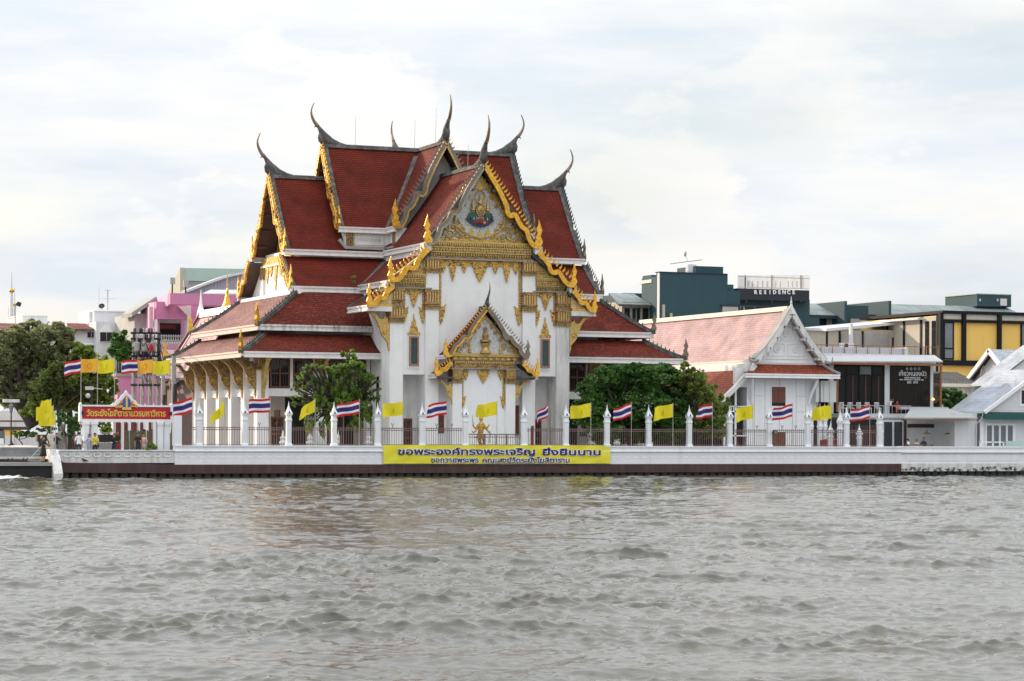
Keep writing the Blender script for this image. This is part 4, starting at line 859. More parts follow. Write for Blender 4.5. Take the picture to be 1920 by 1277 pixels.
# --- small front porch ------------------------------------------------------------------
tb(MB().box(-2.4, 2.4, -13.55, -12.5, GZ, 8.6), 'porch_wall', 'plaster_clean')
for s in (-1, 1):
    a, b = sorted((s*1.7, s*2.42)); tb(MB().box(a, b, -13.78, -13.5, GZ, 7.6), 'pier', 'plaster'); capital(a, b, -13.78, 6.5, 7.62, flutes=7)
    slope_obj((0, -12.92, 11.95), (0, -14.25, 11.95), (s*3.2, -12.92, 8.5), (s*3.2, -14.25, 8.5), 'tile_red', th=.14, sag=.1)
    slope_obj((s*2.85, -12.92, 8.0), (s*2.85, -14.25, 8.0), (s*3.95, -12.92, 7.15), (s*3.95, -14.25, 7.15), 'tile_red', th=.12, sag=.04)
    fascia((s*3.23, -14.25, 8.5), (s*3.23, -12.95, 8.5), (s, 0, 0), h=.28); fascia((s*3.98, -14.25, 7.15), (s*3.98, -12.95, 7.15), (s, 0, 0), h=.3)
    bm_ = 'gold' if s < 0 else 'weathered_shaded_mosaic'
    barge((0, -14.32, 11.98), (s*3.22, -14.32, 8.52), (0, -1, 0), GAB, 'weathered_shaded_mosaic', 'gold' if s < 0 else 'weathered_shaded_mosaic', hw=.08, hgt=.26, fs=.42, step=.24, tail=.78, tailmat=bm_)
    barge((s*2.75, -14.36, 8.0), (s*3.95, -14.36, 7.2), (0, -1, 0), TIER, 'gold', 'gold', hw=.08, hgt=.24, fs=.42, step=.22, tail=.78)
    bracket((s*2.42, -13.66, 6.75), (s, 0, 0), .62, .09); rope(min(s*1.52, s*1.68), max(s*1.52, s*1.68), -13.55, 5.1, 7.5); flameend(s*1.58, 4.75, .62, -13.55, -s)
    leafshape(s*1.35, 7.5, .45, .75, -13.57)
    tb(MB().box(s*2.42, s*3.85, -14.15, -13.0, 6.85, 6.98), 'porch_soffit', 'dark_wood')
    for k in range(1, 5):
        t = k/5; tb(MB().box(s*3.2*t-.06, s*3.2*t+.06, -14.3, -13.6, 11.9-3.4*t-.45, 11.9-3.4*t-.32), 'purlin', 'mortar')
tb(MB().prism([(-.12, 11.88), (.12, 11.88), (.07, 12.1), (-.07, 12.1)], 'xz', -14.25, -12.9), 'ridge_cap', 'mortar')
chofa((0, -14.25, 11.95), (0, -1, 0), .60)
pp = tb(MB().prism([(-2.9, 8.55), (2.9, 8.55), (0, 11.5)], 'xz', -13.9, -13.7), 'porch_pediment', 'white_mosaic')
mbp = MB()
for s in (-1, 1):
    mbp.sweep([(s*2.8, -13.93, 8.66), (s*.1, -13.93, 11.35)], (0, 1, 0), .05, -.2, -.02)
    for (x, z, r) in ((1.9, 8.95, .22), (1.45, 9.25, .2), (2.3, 8.8, .14), (1.15, 9.75, .16), (.8, 10.2, .14), (.5, 10.6, .12)): scroll(mbp, s*x, z, r, s, -13.93, 1.4, x*3, tk=.05)
    mbp.lathe([(.16, 0), (.1, .1), (.14, .2), (.06, .35), (.08, .5), (0, .85)], (s*1.2, -13.95, 8.75), 8)
mbp.box(-2.7, 2.7, -14.0, -13.9, 8.55, 8.68); mbp.lathe([(.42, 0), (.42, .12), (.3, .16), (.22, .4), (.34, .62), (.38, .72)], (0, -13.98, 8.70), 10)
tb(mbp, 'carved_scrollwork', 'gold_pale', pp)
tb(MB().lathe([(.1, 0), (.42, .1), (.38, .22), (.2, .3), (.24, .55), (.16, .7), (.12, .95), (.14, 1.05), (0, 1.2)], (0, -13.98, 9.42), 10), 'seated_figure', 'gold_brown', pp)
mbf = MB(); mbf.box(-2.55, 2.55, -13.9, -13.5, 8.15, 8.55, 0).box(-2.7, 2.7, -14.0, -13.5, 8.44, 8.54, 1).box(-2.3, 2.3, -13.8, -13.5, 7.62, 8.1, 0); diamonds(mbf, -2.5, 2.5, 8.3, .11, -13.95, -13.88, .42, 2); teeth(mbf, -2.3, 2.3, 8.12, 7.92, -13.86, -13.78, .16, 2)
tb(mbf, 'frieze', ['gold_brown', 'gold_pale', 'gold_pale'])
tb(MB().box(-2.75, 2.75, -13.95, -13.5, 7.55, 7.61), 'cornice', 'concrete')
leafshape(0, 7.52, .95, 1.0, -13.57)
# --- windows and doors of the lower storey ---------------------------------------------------
def leafdoor(x0, x1, yf, z0, z1, name='door', n=2, rows=2):
    mb = MB(); fw = .09; mb.box(x0, x0+fw, yf-.07, yf+.03, z0, z1).box(x1-fw, x1, yf-.07, yf+.03, z0, z1).box(x0+fw, x1-fw, yf-.07, yf+.03, z1-fw, z1).box(x0+fw, x1-fw, yf-.07, yf+.03, z0, z0+fw)
    o = tb(mb, name, 'brown_wood'); wi = (x1-x0-2*fw)/n; hi_ = (z1-z0-2*fw)/rows
    for i in range(n):
        for j in range(rows):
            a, b = x0+fw+wi*i, x0+fw+wi*(i+1); c, d = z0+fw+hi_*j, z0+fw+hi_*(j+1)
            tb(MB().box(a+.06, b-.06, yf-.01, yf+.02, c+.06, d-.06), 'pane', 'glass_dark', o)
            mb = MB(); mb.box(a, a+.055, yf-.05, yf+.02, c, d).box(b-.055, b, yf-.05, yf+.02, c, d).box(a+.055, b-.055, yf-.05, yf+.02, c, c+.055).box(a+.055, b-.055, yf-.05, yf+.02, d-.055, d)
            for k in range(1, 3): xx = a+.055+(b-a-.11)*k/3; mb.box(xx-.012, xx+.012, yf-.035, yf, c+.055, d-.055)
            tb(mb, 'sash', 'brown_wood', o)
    return o
leafdoor(-5.5, -4.6, -11.3, GZ, 4.0); leafdoor(4.6, 5.5, -11.3, GZ, 4.0)
leafdoor(-3.2, -2.62, -12.55, 2.95, 4.35, 'window'); leafdoor(2.62, 3.2, -12.55, 2.8, 5.0, 'window')
tb(MB().box(-6.25, -6.0, -11.34, -11.3, 4.2, 6.8), 'slot_window', 'glass_dark'); tb(MB().box(-6.90, -6.86, -10.6, -10.1, 1.8, 7.0), 'slot_window', 'glass_dark')
for s in (-1, 1):
    def sx_(a, b): return sorted((s*a, s*b))
    # storey wall above the open gallery
    tb(MB().box(*sx_(6.9, 15.0), -8.95, -8.5, 5.55, 6.10), 'beam', 'plaster'); tb(MB().box(*sx_(6.9, 15.0), -8.95, -8.5, 8.26, 9.2), 'beam', 'plaster')
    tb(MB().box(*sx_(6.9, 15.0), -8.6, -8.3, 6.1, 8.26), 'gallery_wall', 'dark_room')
    for a, b in ((13.0, 14.5), (11.3, 12.8), (8.75, 10.15), (7.1, 8.55)): leafdoor(*sx_(a, b), -8.85, 6.12, 8.24, 'window', 2, 2)
    for a, b in ((12.8, 13.0), (8.55, 8.75), (10.15, 10.3), (11.15, 11.3)): tb(MB().box(*sx_(a, b), -8.92, -8.6, 6.1, 8.26), 'mullion', 'plaster')
    for cx in (10.72,):
        tb(MB().box(*sx_(cx-.4, cx+.4), -9.2, -8.4, GZ, 8.6), 'column', 'plaster_clean'); xs = sx_(cx-.4, cx+.4); capital(*xs, -9.2, 7.2, 8.4); bracket((s*cx, -9.2, 8.3), (0, -1, 0), .9)
    tb(MB().box(*sx_(7.0, 7.25), -9.0, -8.3, GZ, 8.6), 'column', 'plaster')
    for a, b in ((12.9, 13.9), (8.4, 9.4)): leafdoor(*sx_(a, b), -7.0, GZ+.4, 4.1, 'door', 2, 2)
    # side colonnade with brackets
    for k in range(6):
        y = -8.9+3.4*k; x0, x1 = sx_(14.72, 15.56)
        tb(MB().box(x0, x1, y-.42, y+.42, GZ, 8.75), 'column', 'plaster_clean')
        if k == 0: capital(x0, x1, y-.42, 7.3, 8.4)
        bracket((s*15.56, y, 8.28), (s, 0, 0), 1.02, .15, 'gold_brown')
        tb(MB().box(x0-.06, x1+.06, y-.48, y+.48, 7.35, 8.35), 'capital', 'gold_brown') if k else None
        if k < 5:
            tb(MB().box(*sx_(14.85, 15.2), y+.42, y+2.98, 5.55, 6.1), 'beam', 'plaster'); tb(MB().box(*sx_(14.85, 15.2), y+.42, y+2.98, 8.1, 8.8), 'beam', 'plaster')
            tb(MB().box(*sx_(14.7, 14.8), y+.42, y+2.98, 6.1, 8.1), 'side_window', 'brown_wood')
            for q in (.75, 1.5, 2.25): tb(MB().box(*sx_(14.80, 14.86), y+.42+q-.28, y+.42+q+.28, 6.3, 7.9), 'pane', 'glass_dark')
    bracket((s*15.14, -9.32, 8.28), (0, -1, 0), 1.02, .13)
    for a, b in (((7.6, 8.3), (9.5, 10.3), (11.2, 12.8)) if s < 0 else ((7.2, 8.3), (9.5, 10.3), (11.1, 12.8))): tb(MB().box(*sx_(a, b), -7.06, -6.98, GZ, 5.5), 'gallery_dark_panel', 'dark_room')  # black panels painting the dark of the open gallery onto its wall
    tb(MB().box(*sx_(12.0, 15.5), -8.9, 8.2, 8.95, 9.1), 'gallery_ceiling', 'dark_wood')
    for k in range(3): tb(MB().tube([(s*15.2, -6.6+3.4*k, GZ+.3), (s*13.0, -6.6+3.4*k, GZ+1.6)], .05, 6), 'handrail', 'steel')
    for k in range(5): tb(MB().box(*sx_(11.9, 12.06), -6.6+3.4*k, -5.2+3.4*k, GZ, 4.6), 'side_door', 'brown_wood')
    # low court balustrade in front of the gallery
    tb(MB().box(*sx_(7.1, 14.2), -10.6, -10.4, GZ, GZ+.75), 'balustrade', 'plaster'); tb(MB().box(*sx_(7.1, 14.2), -10.65, -10.35, GZ+.75, GZ+.85), 'balustrade_rail', 'plaster')
    for cx in (7.6, 9.9, 12.0, 14.0): tb(MB().lathe([(.22, 0), (.22, .95), (.30, 1.0), (.30, 1.08), (.16, 1.2), (.24, 1.38), (.10, 1.55), (.02, 1.95)], (s*cx, -10.5, GZ), 8), 'balustrade_post', 'plaster')

# ================================================================== FENCE ON THE WALL
FY = .25
fence = thing('fence', 'brown iron bar fence between white spired posts on the river wall', 'fence', (3.5, FY, 2.1))
def post_meshes():
    a = MB(); a.lathe([(.29, 0), (.29, .10), (.225, .14), (.225, 1.60), (.265, 1.66), (.265, 1.74), (.22, 1.80), (.22, 1.98), (.29, 2.04), (.29, 2.10)], n=4, phase=math.pi/4)
    b = MB()
    # concave pointed cap with a small dark niche on each face
    b.lathe([(.27, 2.10), (.31, 2.13), (.28, 2.19), (.19, 2.32), (.13, 2.43), (.075, 2.56), (.038, 2.72), (.008, 2.95)], n=4, phase=math.pi/4)
    d_ = MB()
    for k in range(4):
        q = k*math.pi/2; c_, s_ = math.cos(q), math.sin(q); n = 3
        vs_ = [(x*c_+d*s_, x*s_-d*c_, z) for e_ in (0, .03) for x, z, d in ((-.07, 2.15, .218+e_), (.07, 2.15, .218+e_), (0, 2.33, .132+e_))]
        d_.add(vs_, [(0, 1, 2), (5, 4, 3)]+[(i, i+n, (i+1) % n+n, (i+1) % n) for i in range(n)])
    return a.mesh('post', 'wall_white'), b.mesh('post_cap', 'wall_white'), d_.mesh('niche', 'black_iron')
PM = post_meshes()
POSTS = [-23.59, -22.12, -19.04, -15.99, -12.82, -9.72, -6.53, -3.37, .99, 4.17, 7.32, 10.56, 13.76, 17.0, 20.21, 23.37, 26.62, 29.41]
bar_m = MB().box(-.012, .012, -.012, .012, 0, 1.27).mesh('bar', 'iron_brown'); bar_low = MB().box(-.012, .012, -.012, .012, 0, .80).mesh('bar', 'iron_brown')
hook_m = MB().tube([(0, 0, 1.2), (0, 0, 1.36), (-.07, 0, 1.45), (-.09, 0, 1.53)], .02, 5).tube([(0, 0, 1.36), (.07, 0, 1.45), (.09, 0, 1.53)], .02, 5).mesh('fork', 'black_iron')
for i, x in enumerate(POSTS):
    if i == 0: continue
    po = obj('post', PM[0], fence, mat=Matrix.Translation(Vector((x, FY, 2.1))-fence.location))
    obj('post_cap', PM[1], po, mat=Matrix.Identity(4)); obj('niche', PM[2], po, mat=Matrix.Identity(4))
# plain square gate post at the left end
MB().box(-23.86, -23.34, FY-.25, FY+.25, 2.1, 4.05).build('end_post', 'plaster_clean', fence)
for i in range(len(POSTS)-1):
    x0, x1 = POSTS[i]+.27, POSTS[i+1]-.24; low = i == 7
    top = .78 if low else 1.22
    rail = MB().box(x0, x1, FY-.03, FY+.03, 2.1+top-.20, 2.1+top-.15)
    if not low: rail.box(x0, x1, FY-.03, FY+.03, 2.1+top-.08, 2.1+top-.03)
    if low: rail.box(x0, x1, FY-.05, FY+.05, 2.1+top-.02, 2.1+top+.05).box(x0+1.1, x0+1.2, FY-.05, FY+.05, 2.1, 2.1+top).box(x0+2.75, x0+2.85, FY-.05, FY+.05, 2.1, 2.1+top).box(x0+2.0, x0+2.1, FY-.05, FY+.05, 2.1, 2.1+top)
    rl_ = rail.box(x0, x1, FY-.02, FY+.02, 2.15, 2.19).build('rail', 'iron_brown', fence)
    n = int((x1-x0)/.165)
    for k in range(n):
        obj('bar', bar_low if low else bar_m, rl_, mat=Matrix.Translation((x0+(x1-x0)*(k+.5)/n, FY, 2.1)))
    if not low and i in (2, 3, 5, 6, 7, 13, 14):
        for fx in (.3, .72): obj('fork', hook_m, rl_, mat=Matrix.Translation((x0+(x1-x0)*fx, FY, 2.1)))
MB().box(1.55, 1.72, FY-.05, FY+.05, 2.1, 3.5).build('gate_stile', 'maroon', fence)
sp_ = thing('floodlight', 'small black floodlight fixed to a fence post before the white hall', 'floodlight', (20.45, .0, 3.0))
MB().box(20.33, 20.62, -.22, -.02, 2.98, 3.28).build('lamp_housing', 'black_iron', sp_); MB().box(20.36, 20.59, -.235, -.222, 3.01, 3.25).build('lens', 'glass_grey', sp_); MB().tube([(20.45, -.02, 3.1), (20.3, .2, 3.1)], .03, 5).build('bracket', 'black_iron', sp_)

# ------------------------------------------------------------------ flags
def flag_mesh(w_, h, kind, lift, droop, fold, seed):
    rg = random.Random(seed); nx, ny = 14, 12; ph = rg.uniform(0, 6.28); am = .10+.05*rg.random()
    mb = MB(); rows = []
    for j in range(ny+1):
        r = []
        for i in range(nx+1):
            s = i/nx; q = j/ny
            x = -s*w_*(1-.12*fold*math.sin(3*s+q*2)); y = am*math.sin(s*6.5+q*1.6+ph)*s**.6*(1+fold)+.05*math.sin(s*13+q*4+ph)*s
            z = -q*h - droop*s**1.4*h*(.35+.65*(1-q*.35)) + lift*s*h + .04*math.sin(s*7+ph+q)*s
            r.append((x, y, z))
        rows.append(r)
    T_ = .012
    for sgn in (0, 1):
        o = len(mb.v)
        mb.v += [(x, y+sgn*T_, z) for r in rows for x, y, z in r]
        for j in range(ny):
            for i in range(nx):
                a = o+j*(nx+1)+i; f = (a, a+1, a+nx+2, a+nx+1)
                if kind == 'tri': m = 0
                else: m = 0
                mb.f.append(f if sgn else f[::-1]); mb.m.append(m)
    # fourfold band sizes of the tricolour: red, white, blue (double), white, red
    if kind == 'tri':
        mb.m = []
        for sgn in (0, 1):
            for j in range(ny):
                mm = (0, 0, 1, 1, 2, 2, 2, 2, 1, 1, 0, 0)[j]
                mb.m += [mm]*nx
        return mb.mesh('flag_cloth', ['cloth_red', 'cloth_white', 'cloth_blue'], True), rows
    return mb.mesh('flag_cloth', [{'yel': 'cloth_yellow', 'ora': 'cloth_orange'}[kind]], True), rows
def flag(u, vtop, wpx, hpx, kind, Y, vbase, label, lift=.0, droop=.05, fold=.3, seed=0, pole='bare_pole', group=None, hoist=2):
    pt = at(u, vtop-hoist, Y); pbm = at(u, vbase, Y); k = FPX/((pt-CAM).dot(Vector((SN, CS, 0)))); w_, h = wpx/k/.95, hpx/k
    t = thing('flag', label, 'flag', (pt.x, Y, pbm.z), group)
    MB().tube([(pt.x, Y, pbm.z), (pt.x, Y, pt.z)], [.028, .022], 6).build('flagpole', pole, t)
    me, rows = flag_mesh(w_, h, kind, lift, droop, fold, seed)
    z0 = at(u, vtop, Y).z
    cl_ = obj('flag_cloth', me, t, mat=Matrix.Translation(Vector((pt.x-.02, Y, z0))-t.location))
    if kind in ('yel', 'ora'):
        mb = MB(); nx = 14
        def cp(s, q):
            i = min(int(s*14), 13); j = min(int(q*12), 11); a = Vector(rows[j][i]); b = Vector(rows[j+1][i+1]); fx, fz = s*14-i, q*12-j
            p = Vector(rows[j][i]).lerp(Vector(rows[j][i+1]), fx).lerp(Vector(rows[j+1][i]).lerp(Vector(rows[j+1][i+1]), fx), fz); return p
        def patch(pts):
            ps = [cp(a, b)+Vector((0, -.012, 0)) for a, b in pts]; n = len(ps); mb.add(ps+[p+Vector((0, -.004, 0)) for p in ps], [tuple(range(n)), tuple(range(2*n-1, n-1, -1))]+[(i, i+n, (i+1) % n+n, (i+1) % n) for i in range(n)])
        if kind == 'ora':
            n = 14
            for k in range(n):
                a, b = 2*math.pi*k/n, 2*math.pi*(k+1)/n
                patch([(.5+.17*math.cos(a), .5+.24*math.sin(a)), (.5+.17*math.cos(b), .5+.24*math.sin(b)), (.5+.10*math.cos(b), .5+.14*math.sin(b)), (.5+.10*math.cos(a), .5+.14*math.sin(a))])
        else:
            patch([(.47, .62), (.53, .62), (.53, .48), (.47, .48)]); patch([(.45, .48), (.55, .48), (.515, .38), (.5, .26), (.485, .38)]); patch([(.42, .66), (.58, .66), (.55, .72), (.45, .72)])
        mb.build('emblem', 'emblem_red' if kind == 'ora' else 'emblem_dark', cl_, loc=(0, 0, 0))
    return t
NTH = ['first', 'second', 'third', 'fourth', 'fifth', 'sixth', 'seventh', 'eighth', 'ninth']
FLG = [(361, 745, 33, 27, 'tri', -.35, .05), (421, 751, 22, 25, 'yel', -.4, .7), (507, 747, 38, 26, 'tri', -.1, .0), (591, 749, 27, 23, 'yel', -.5, .25), (674, 750, 39, 25, 'tri', -.35, .0), (756, 753, 37, 25, 'yel', -.2, .05), (838, 752, 37, 25, 'tri', -.28, 0), (932, 753, 36, 25, 'yel', -.25, .0), (1028, 757, 20, 24, 'tri', -.3, .4),
       (1108, 756, 37, 25, 'yel', -.2, .05), (1184, 755, 33, 24, 'tri', -.5, .0), (1262, 757, 37, 25, 'yel', -.3, .0), (1336, 757, 29, 24, 'tri', -.22, .0), (1412, 759, 34, 25, 'yel', -.3, .05), (1486, 757, 36, 24, 'tri', -.38, .0), (1559, 760, 36, 25, 'yel', -.12, .05), (1631, 760, 36, 24, 'tri', -.35, .0)]
nt_, ny_ = 0, 0
for i, (u, v, wp, hp, kd, lf, dr) in enumerate(FLG):
    if kd == 'tri': lb = NTH[nt_]+' red, white and blue striped flag from the left along the fence'; nt_ += 1
    else: lb = NTH[ny_]+' yellow flag from the left along the fence'; ny_ += 1
    flag(u, v, wp, hp, kd, .05, 837, lb, lf, dr, .2+.5*((i*37) % 10)/10+(.8 if wp < 30 else 0), i*3+1, group='flags along the fence')
for i, (u, v, kd, lb, lf) in enumerate(((152, 674, 'tri', 'striped flag at the left end of the tall flags above the sign', -.25), (183, 672, 'ora', 'orange flag with a red wheel, beside the leftmost striped flag above the sign', -.12), (215, 673, 'yel', 'tall yellow flag third from left above the red sign', -.15), (259, 674, 'tri', 'striped flag above the right half of the red sign', -.1), (287, 674, 'ora', 'orange flag with a red wheel above the right half of the sign', -.12), (319, 675, 'yel', 'tall yellow flag at the right end above the sign, near the eaves', -.15))):
    flag(u, v, 29, 25, kd, 3.2, 845, lb, lf, 0, .35, 50+i, hoist=5, group='tall flags above the red sign')
for i, (u, v, wp, lb) in enumerate(((96, 749, 17, 'highest of the three yellow flags at the left wall end'), (100, 761, 29, 'middle of the three yellow flags at the left wall end'), (104, 772, 27, 'lowest and nearest of the three yellow flags at the left wall end'))):
    flag(u, v, wp, 25 if i else 16, 'yel', .10-.06*i, 864, lb, -.1, .05, .5, 70+i, 'steel', 'yellow flags at the wall end')

# ------------------------------------------------------------------ banner on the wall
bx0, bx1 = at(719, 850, -.14).x, at(1145, 850, -.14).x; bz1, bz0 = 2.15, .88
bn = thing('banner', 'long yellow banner with dark blue Thai lettering hung on the river wall', 'banner', ((bx0+bx1)/2, -.14, bz0))
mb = MB(); NX, NZ = 80, 8; rg = random.Random(5)
for sg in (0, 1):
    o = len(mb.v)
    for j in range(NZ+1):
        for i in range(NX+1):
            x, q = i/NX, j/NZ
            y = -.14-.018*math.sin(x*9+q*3)-.014*math.sin(x*31+q*5+1)-.012*math.sin(x*57-q*9)+.03*(abs(x-.5)*2)**8
            mb.v.append((bx0+(bx1-bx0)*x, y+sg*.01, bz0+(bz1-bz0)*q+.012*math.sin(x*14)*(1-q)))
    for j in range(NZ):
        for i in range(NX): a = o+j*(NX+1)+i; f = (a, a+1, a+NX+2, a+NX+1); mb.f.append(f if not sg else f[::-1]); mb.m.append(0)
mb.build('banner_sheet', 'banner_yellow', bn, True)
cxb = (bx0+bx1)/2
def blabel(body, size, uc, v, width, bold):
    p = at(uc, v, -.2)
    lettering('lettering_outline', body, size, 'paint_white', (p.x, -.188, p.z), bn, width*1.004, .006, bold+.028)
    lettering('lettering', body, size, 'ink_blue', (p.x, -.200, p.z), bn, width, .006, bold)
def um(u0, u1, Y): return at(u1, 840, Y).x-at(u0, 840, Y).x
blabel('ขอพระองค์ทรงพระเจริญ', .62, 876, 852.5, um(748, 1005, -.2), .016); blabel('ยิ่งยืนนาน', .62, 1072, 853.5, um(1018, 1127, -.2), .016)
blabel('ขอถวายพระพร', .48, 853, 867, um(808, 897, -.2), .010); blabel('คณะสงฆ์วัดระฆังโฆสิตาราม', .48, 987, 867.3, um(907, 1070, -.2), .010)

# ------------------------------------------------------------------ red temple sign
SY = 1.5
s0, s1 = at(148, 775, SY).x, at(323, 775, SY).x; zt, zb = at(236, 761, SY).z, at(236, 789, SY).z
sg_ = thing('sign', 'red temple sign with gold Thai lettering in a white frame on posts', 'sign', ((s0+s1)/2, SY, GZ))
MB().box(s0+.15, s1-.15, SY-.12, SY+.12, zb+.1, zt-.05).build('sign_board', 'sign_red', sg_)
fr = MB().box(s0, s1, SY-.2, SY+.2, zb-.08, zb+.10).box(s0, s0+.16, SY-.2, SY+.2, zb+.10, zt).box(s1-.16, s1, SY-.2, SY+.2, zb+.10, zt).box(s0+.16, s1-.16, SY-.18, SY+.18, zt-.06, zt+.05)
fr.sphere((s0+.08, SY, zt+.08), (.11, .2, .12), 8, 6).sphere((s1-.08, SY, zt+.08), (.11, .2, .12), 8, 6)
fr.build('sign_frame', 'wall_white', sg_)
xm = at(236, 760, SY).x
pk = [(-1.05, zt), (-.95, zt+.1), (-.75, zt+.14), (-.62, zt+.36), (-.46, zt+.42), (-.3, zt+.70), (-.14, zt+.8), (0, zt+1.02)]
MB().prism([(xm+a, b) for a, b in pk]+[(xm-a, b) for a, b in reversed(pk[:-1])], 'xz', SY-.17, SY+.13).build('sign_peak', 'wall_white', sg_)
pk2 = [(-.72, zt+.0), (-.46, zt+.18), (-.2, zt+.46), (0, zt+.72)]
MB().prism([(xm+a, b) for a, b in pk2]+[(xm-a, b) for a, b in reversed(pk2[:-1])], 'xz', SY-.19, SY-.16).build('peak_panel', 'sign_red', sg_)
MB().prism([(xm-.24, zt-.12), (xm+.24, zt-.12), (xm+.24, zt+.38), (xm, zt+.62), (xm-.24, zt+.38)], 'xz', SY-.22, SY-.185).build('peak_niche', 'jewel_blue', sg_)
mb = MB().box(xm-.30, xm+.30, SY-.25, SY-.185, zt-.26, zt-.10).box(xm-.06, xm+.06, SY-.26, SY-.215, zt-.1, zt+.5).lathe([(.07, 0), (.03, .12), (0, .3)], (xm, SY-.22, zt+.5), 8)
for s in (-1, 1):
    for k, (a, b, r) in enumerate(((.45, .02, .13), (.66, -.04, .09), (.36, .26, .08))): scroll(mb, xm+s*a, zt+b, r, s, SY-.21, 1.3, k, tk=.035)
mb.build('peak_carving', 'sign_gold', sg_)
p = at(237, 782, SY-.14)
lettering('lettering', 'วัดระฆังโฆสิตารามวรมหาวิหาร', .56, 'sign_gold', (p.x, SY-.135, zb+.30), sg_, um(163, 311, SY), .012, .014)
for u in (161, 176, 300, 312):
    x = at(u, 820, SY).x; MB().box(x-.24, x+.24, SY-.24, SY+.24, zb-.26, zb-.081).box(x-.19, x+.19, SY-.19, SY+.19, GZ, zb-.26).build('sign_post', 'wall_white', sg_)
for u in (154, 319): x = at(u, 775, SY).x; MB().box(x-.07, x+.07, SY-.24, SY-.18, (zt+zb)/2-.12, (zt+zb)/2+.12).build('sign_lamp', 'black_iron', sg_)

# ------------------------------------------------------------------ statue behind the fence
sx0 = at(902, 836, 2.2).x; zs = 1.95
stt = thing('statue', 'gilded many-armed guardian statue standing in front of the porch', 'statue', (sx0, 2.2, GZ))
mb = MB().box(sx0-.42, sx0+.42, 1.85, 2.55, GZ, zs).lathe([(.42, 0), (.42, .08), (.34, .12), (.36, .2), (.28, .24)], (sx0, 2.2, zs), 12); mb.build('pedestal', 'gold_brown', stt)
mb = MB(); X, Yq = sx0, 2.2
mb.tube([(X-.02, Yq, zs+.2), (X-.13, Yq, zs+.5), (X-.1, Yq, zs+.9), (X, Yq, zs+1.25), (X+.02, Yq, zs+1.55), (X, Yq, zs+1.75), (X, Yq, zs+1.83), (X, Yq, zs+1.95), (X, Yq, zs+2.1), (X, Yq, zs+2.2), (X, Yq, zs+2.45)], [.1, .13, .18, .2, .24, .17, .08, .14, .13, .1, .01], 10)
mb.tube([(X+.2, Yq, zs+.2), (X+.22, Yq, zs+.5), (X+.1, Yq, zs+.95)], [.08, .11, .14], 8)
for s, pts in ((-1, [(.2, 1.6), (.45, 1.35), (.62, 1.5), (.66, 1.75)]), (-1, [(.2, 1.58), (.4, 1.2), (.6, 1.05), (.72, 1.15)]), (1, [(.2, 1.6), (.45, 1.4), (.58, 1.65)]), (1, [(.2, 1.58), (.42, 1.25), (.6, 1.05), (.66, .9)])):
    mb.tube([(X+s*a, Yq-.05*k, zs+b) for k, (a, b) in enumerate(pts)], [.09, .07, .055, .05][:len(pts)], 7)
mb.build('figure', 'gold_carved', stt, True)
mb = MB().tube([(X-.66, Yq-.12, zs+1.5), (X-.7, Yq-.12, zs+2.3)], [.04, .01], 5).tube([(X+.55, Yq-.12, zs+.35), (X+.62, Yq-.12, zs+1.15)], .03, 5)
mb.prism([(X-.2, zs+.62), (X-.5, zs+.72), (X-.28, zs+.86)], 'xz', Yq-.05, Yq+.05); mb.build('weapons', 'gold_brown', stt)

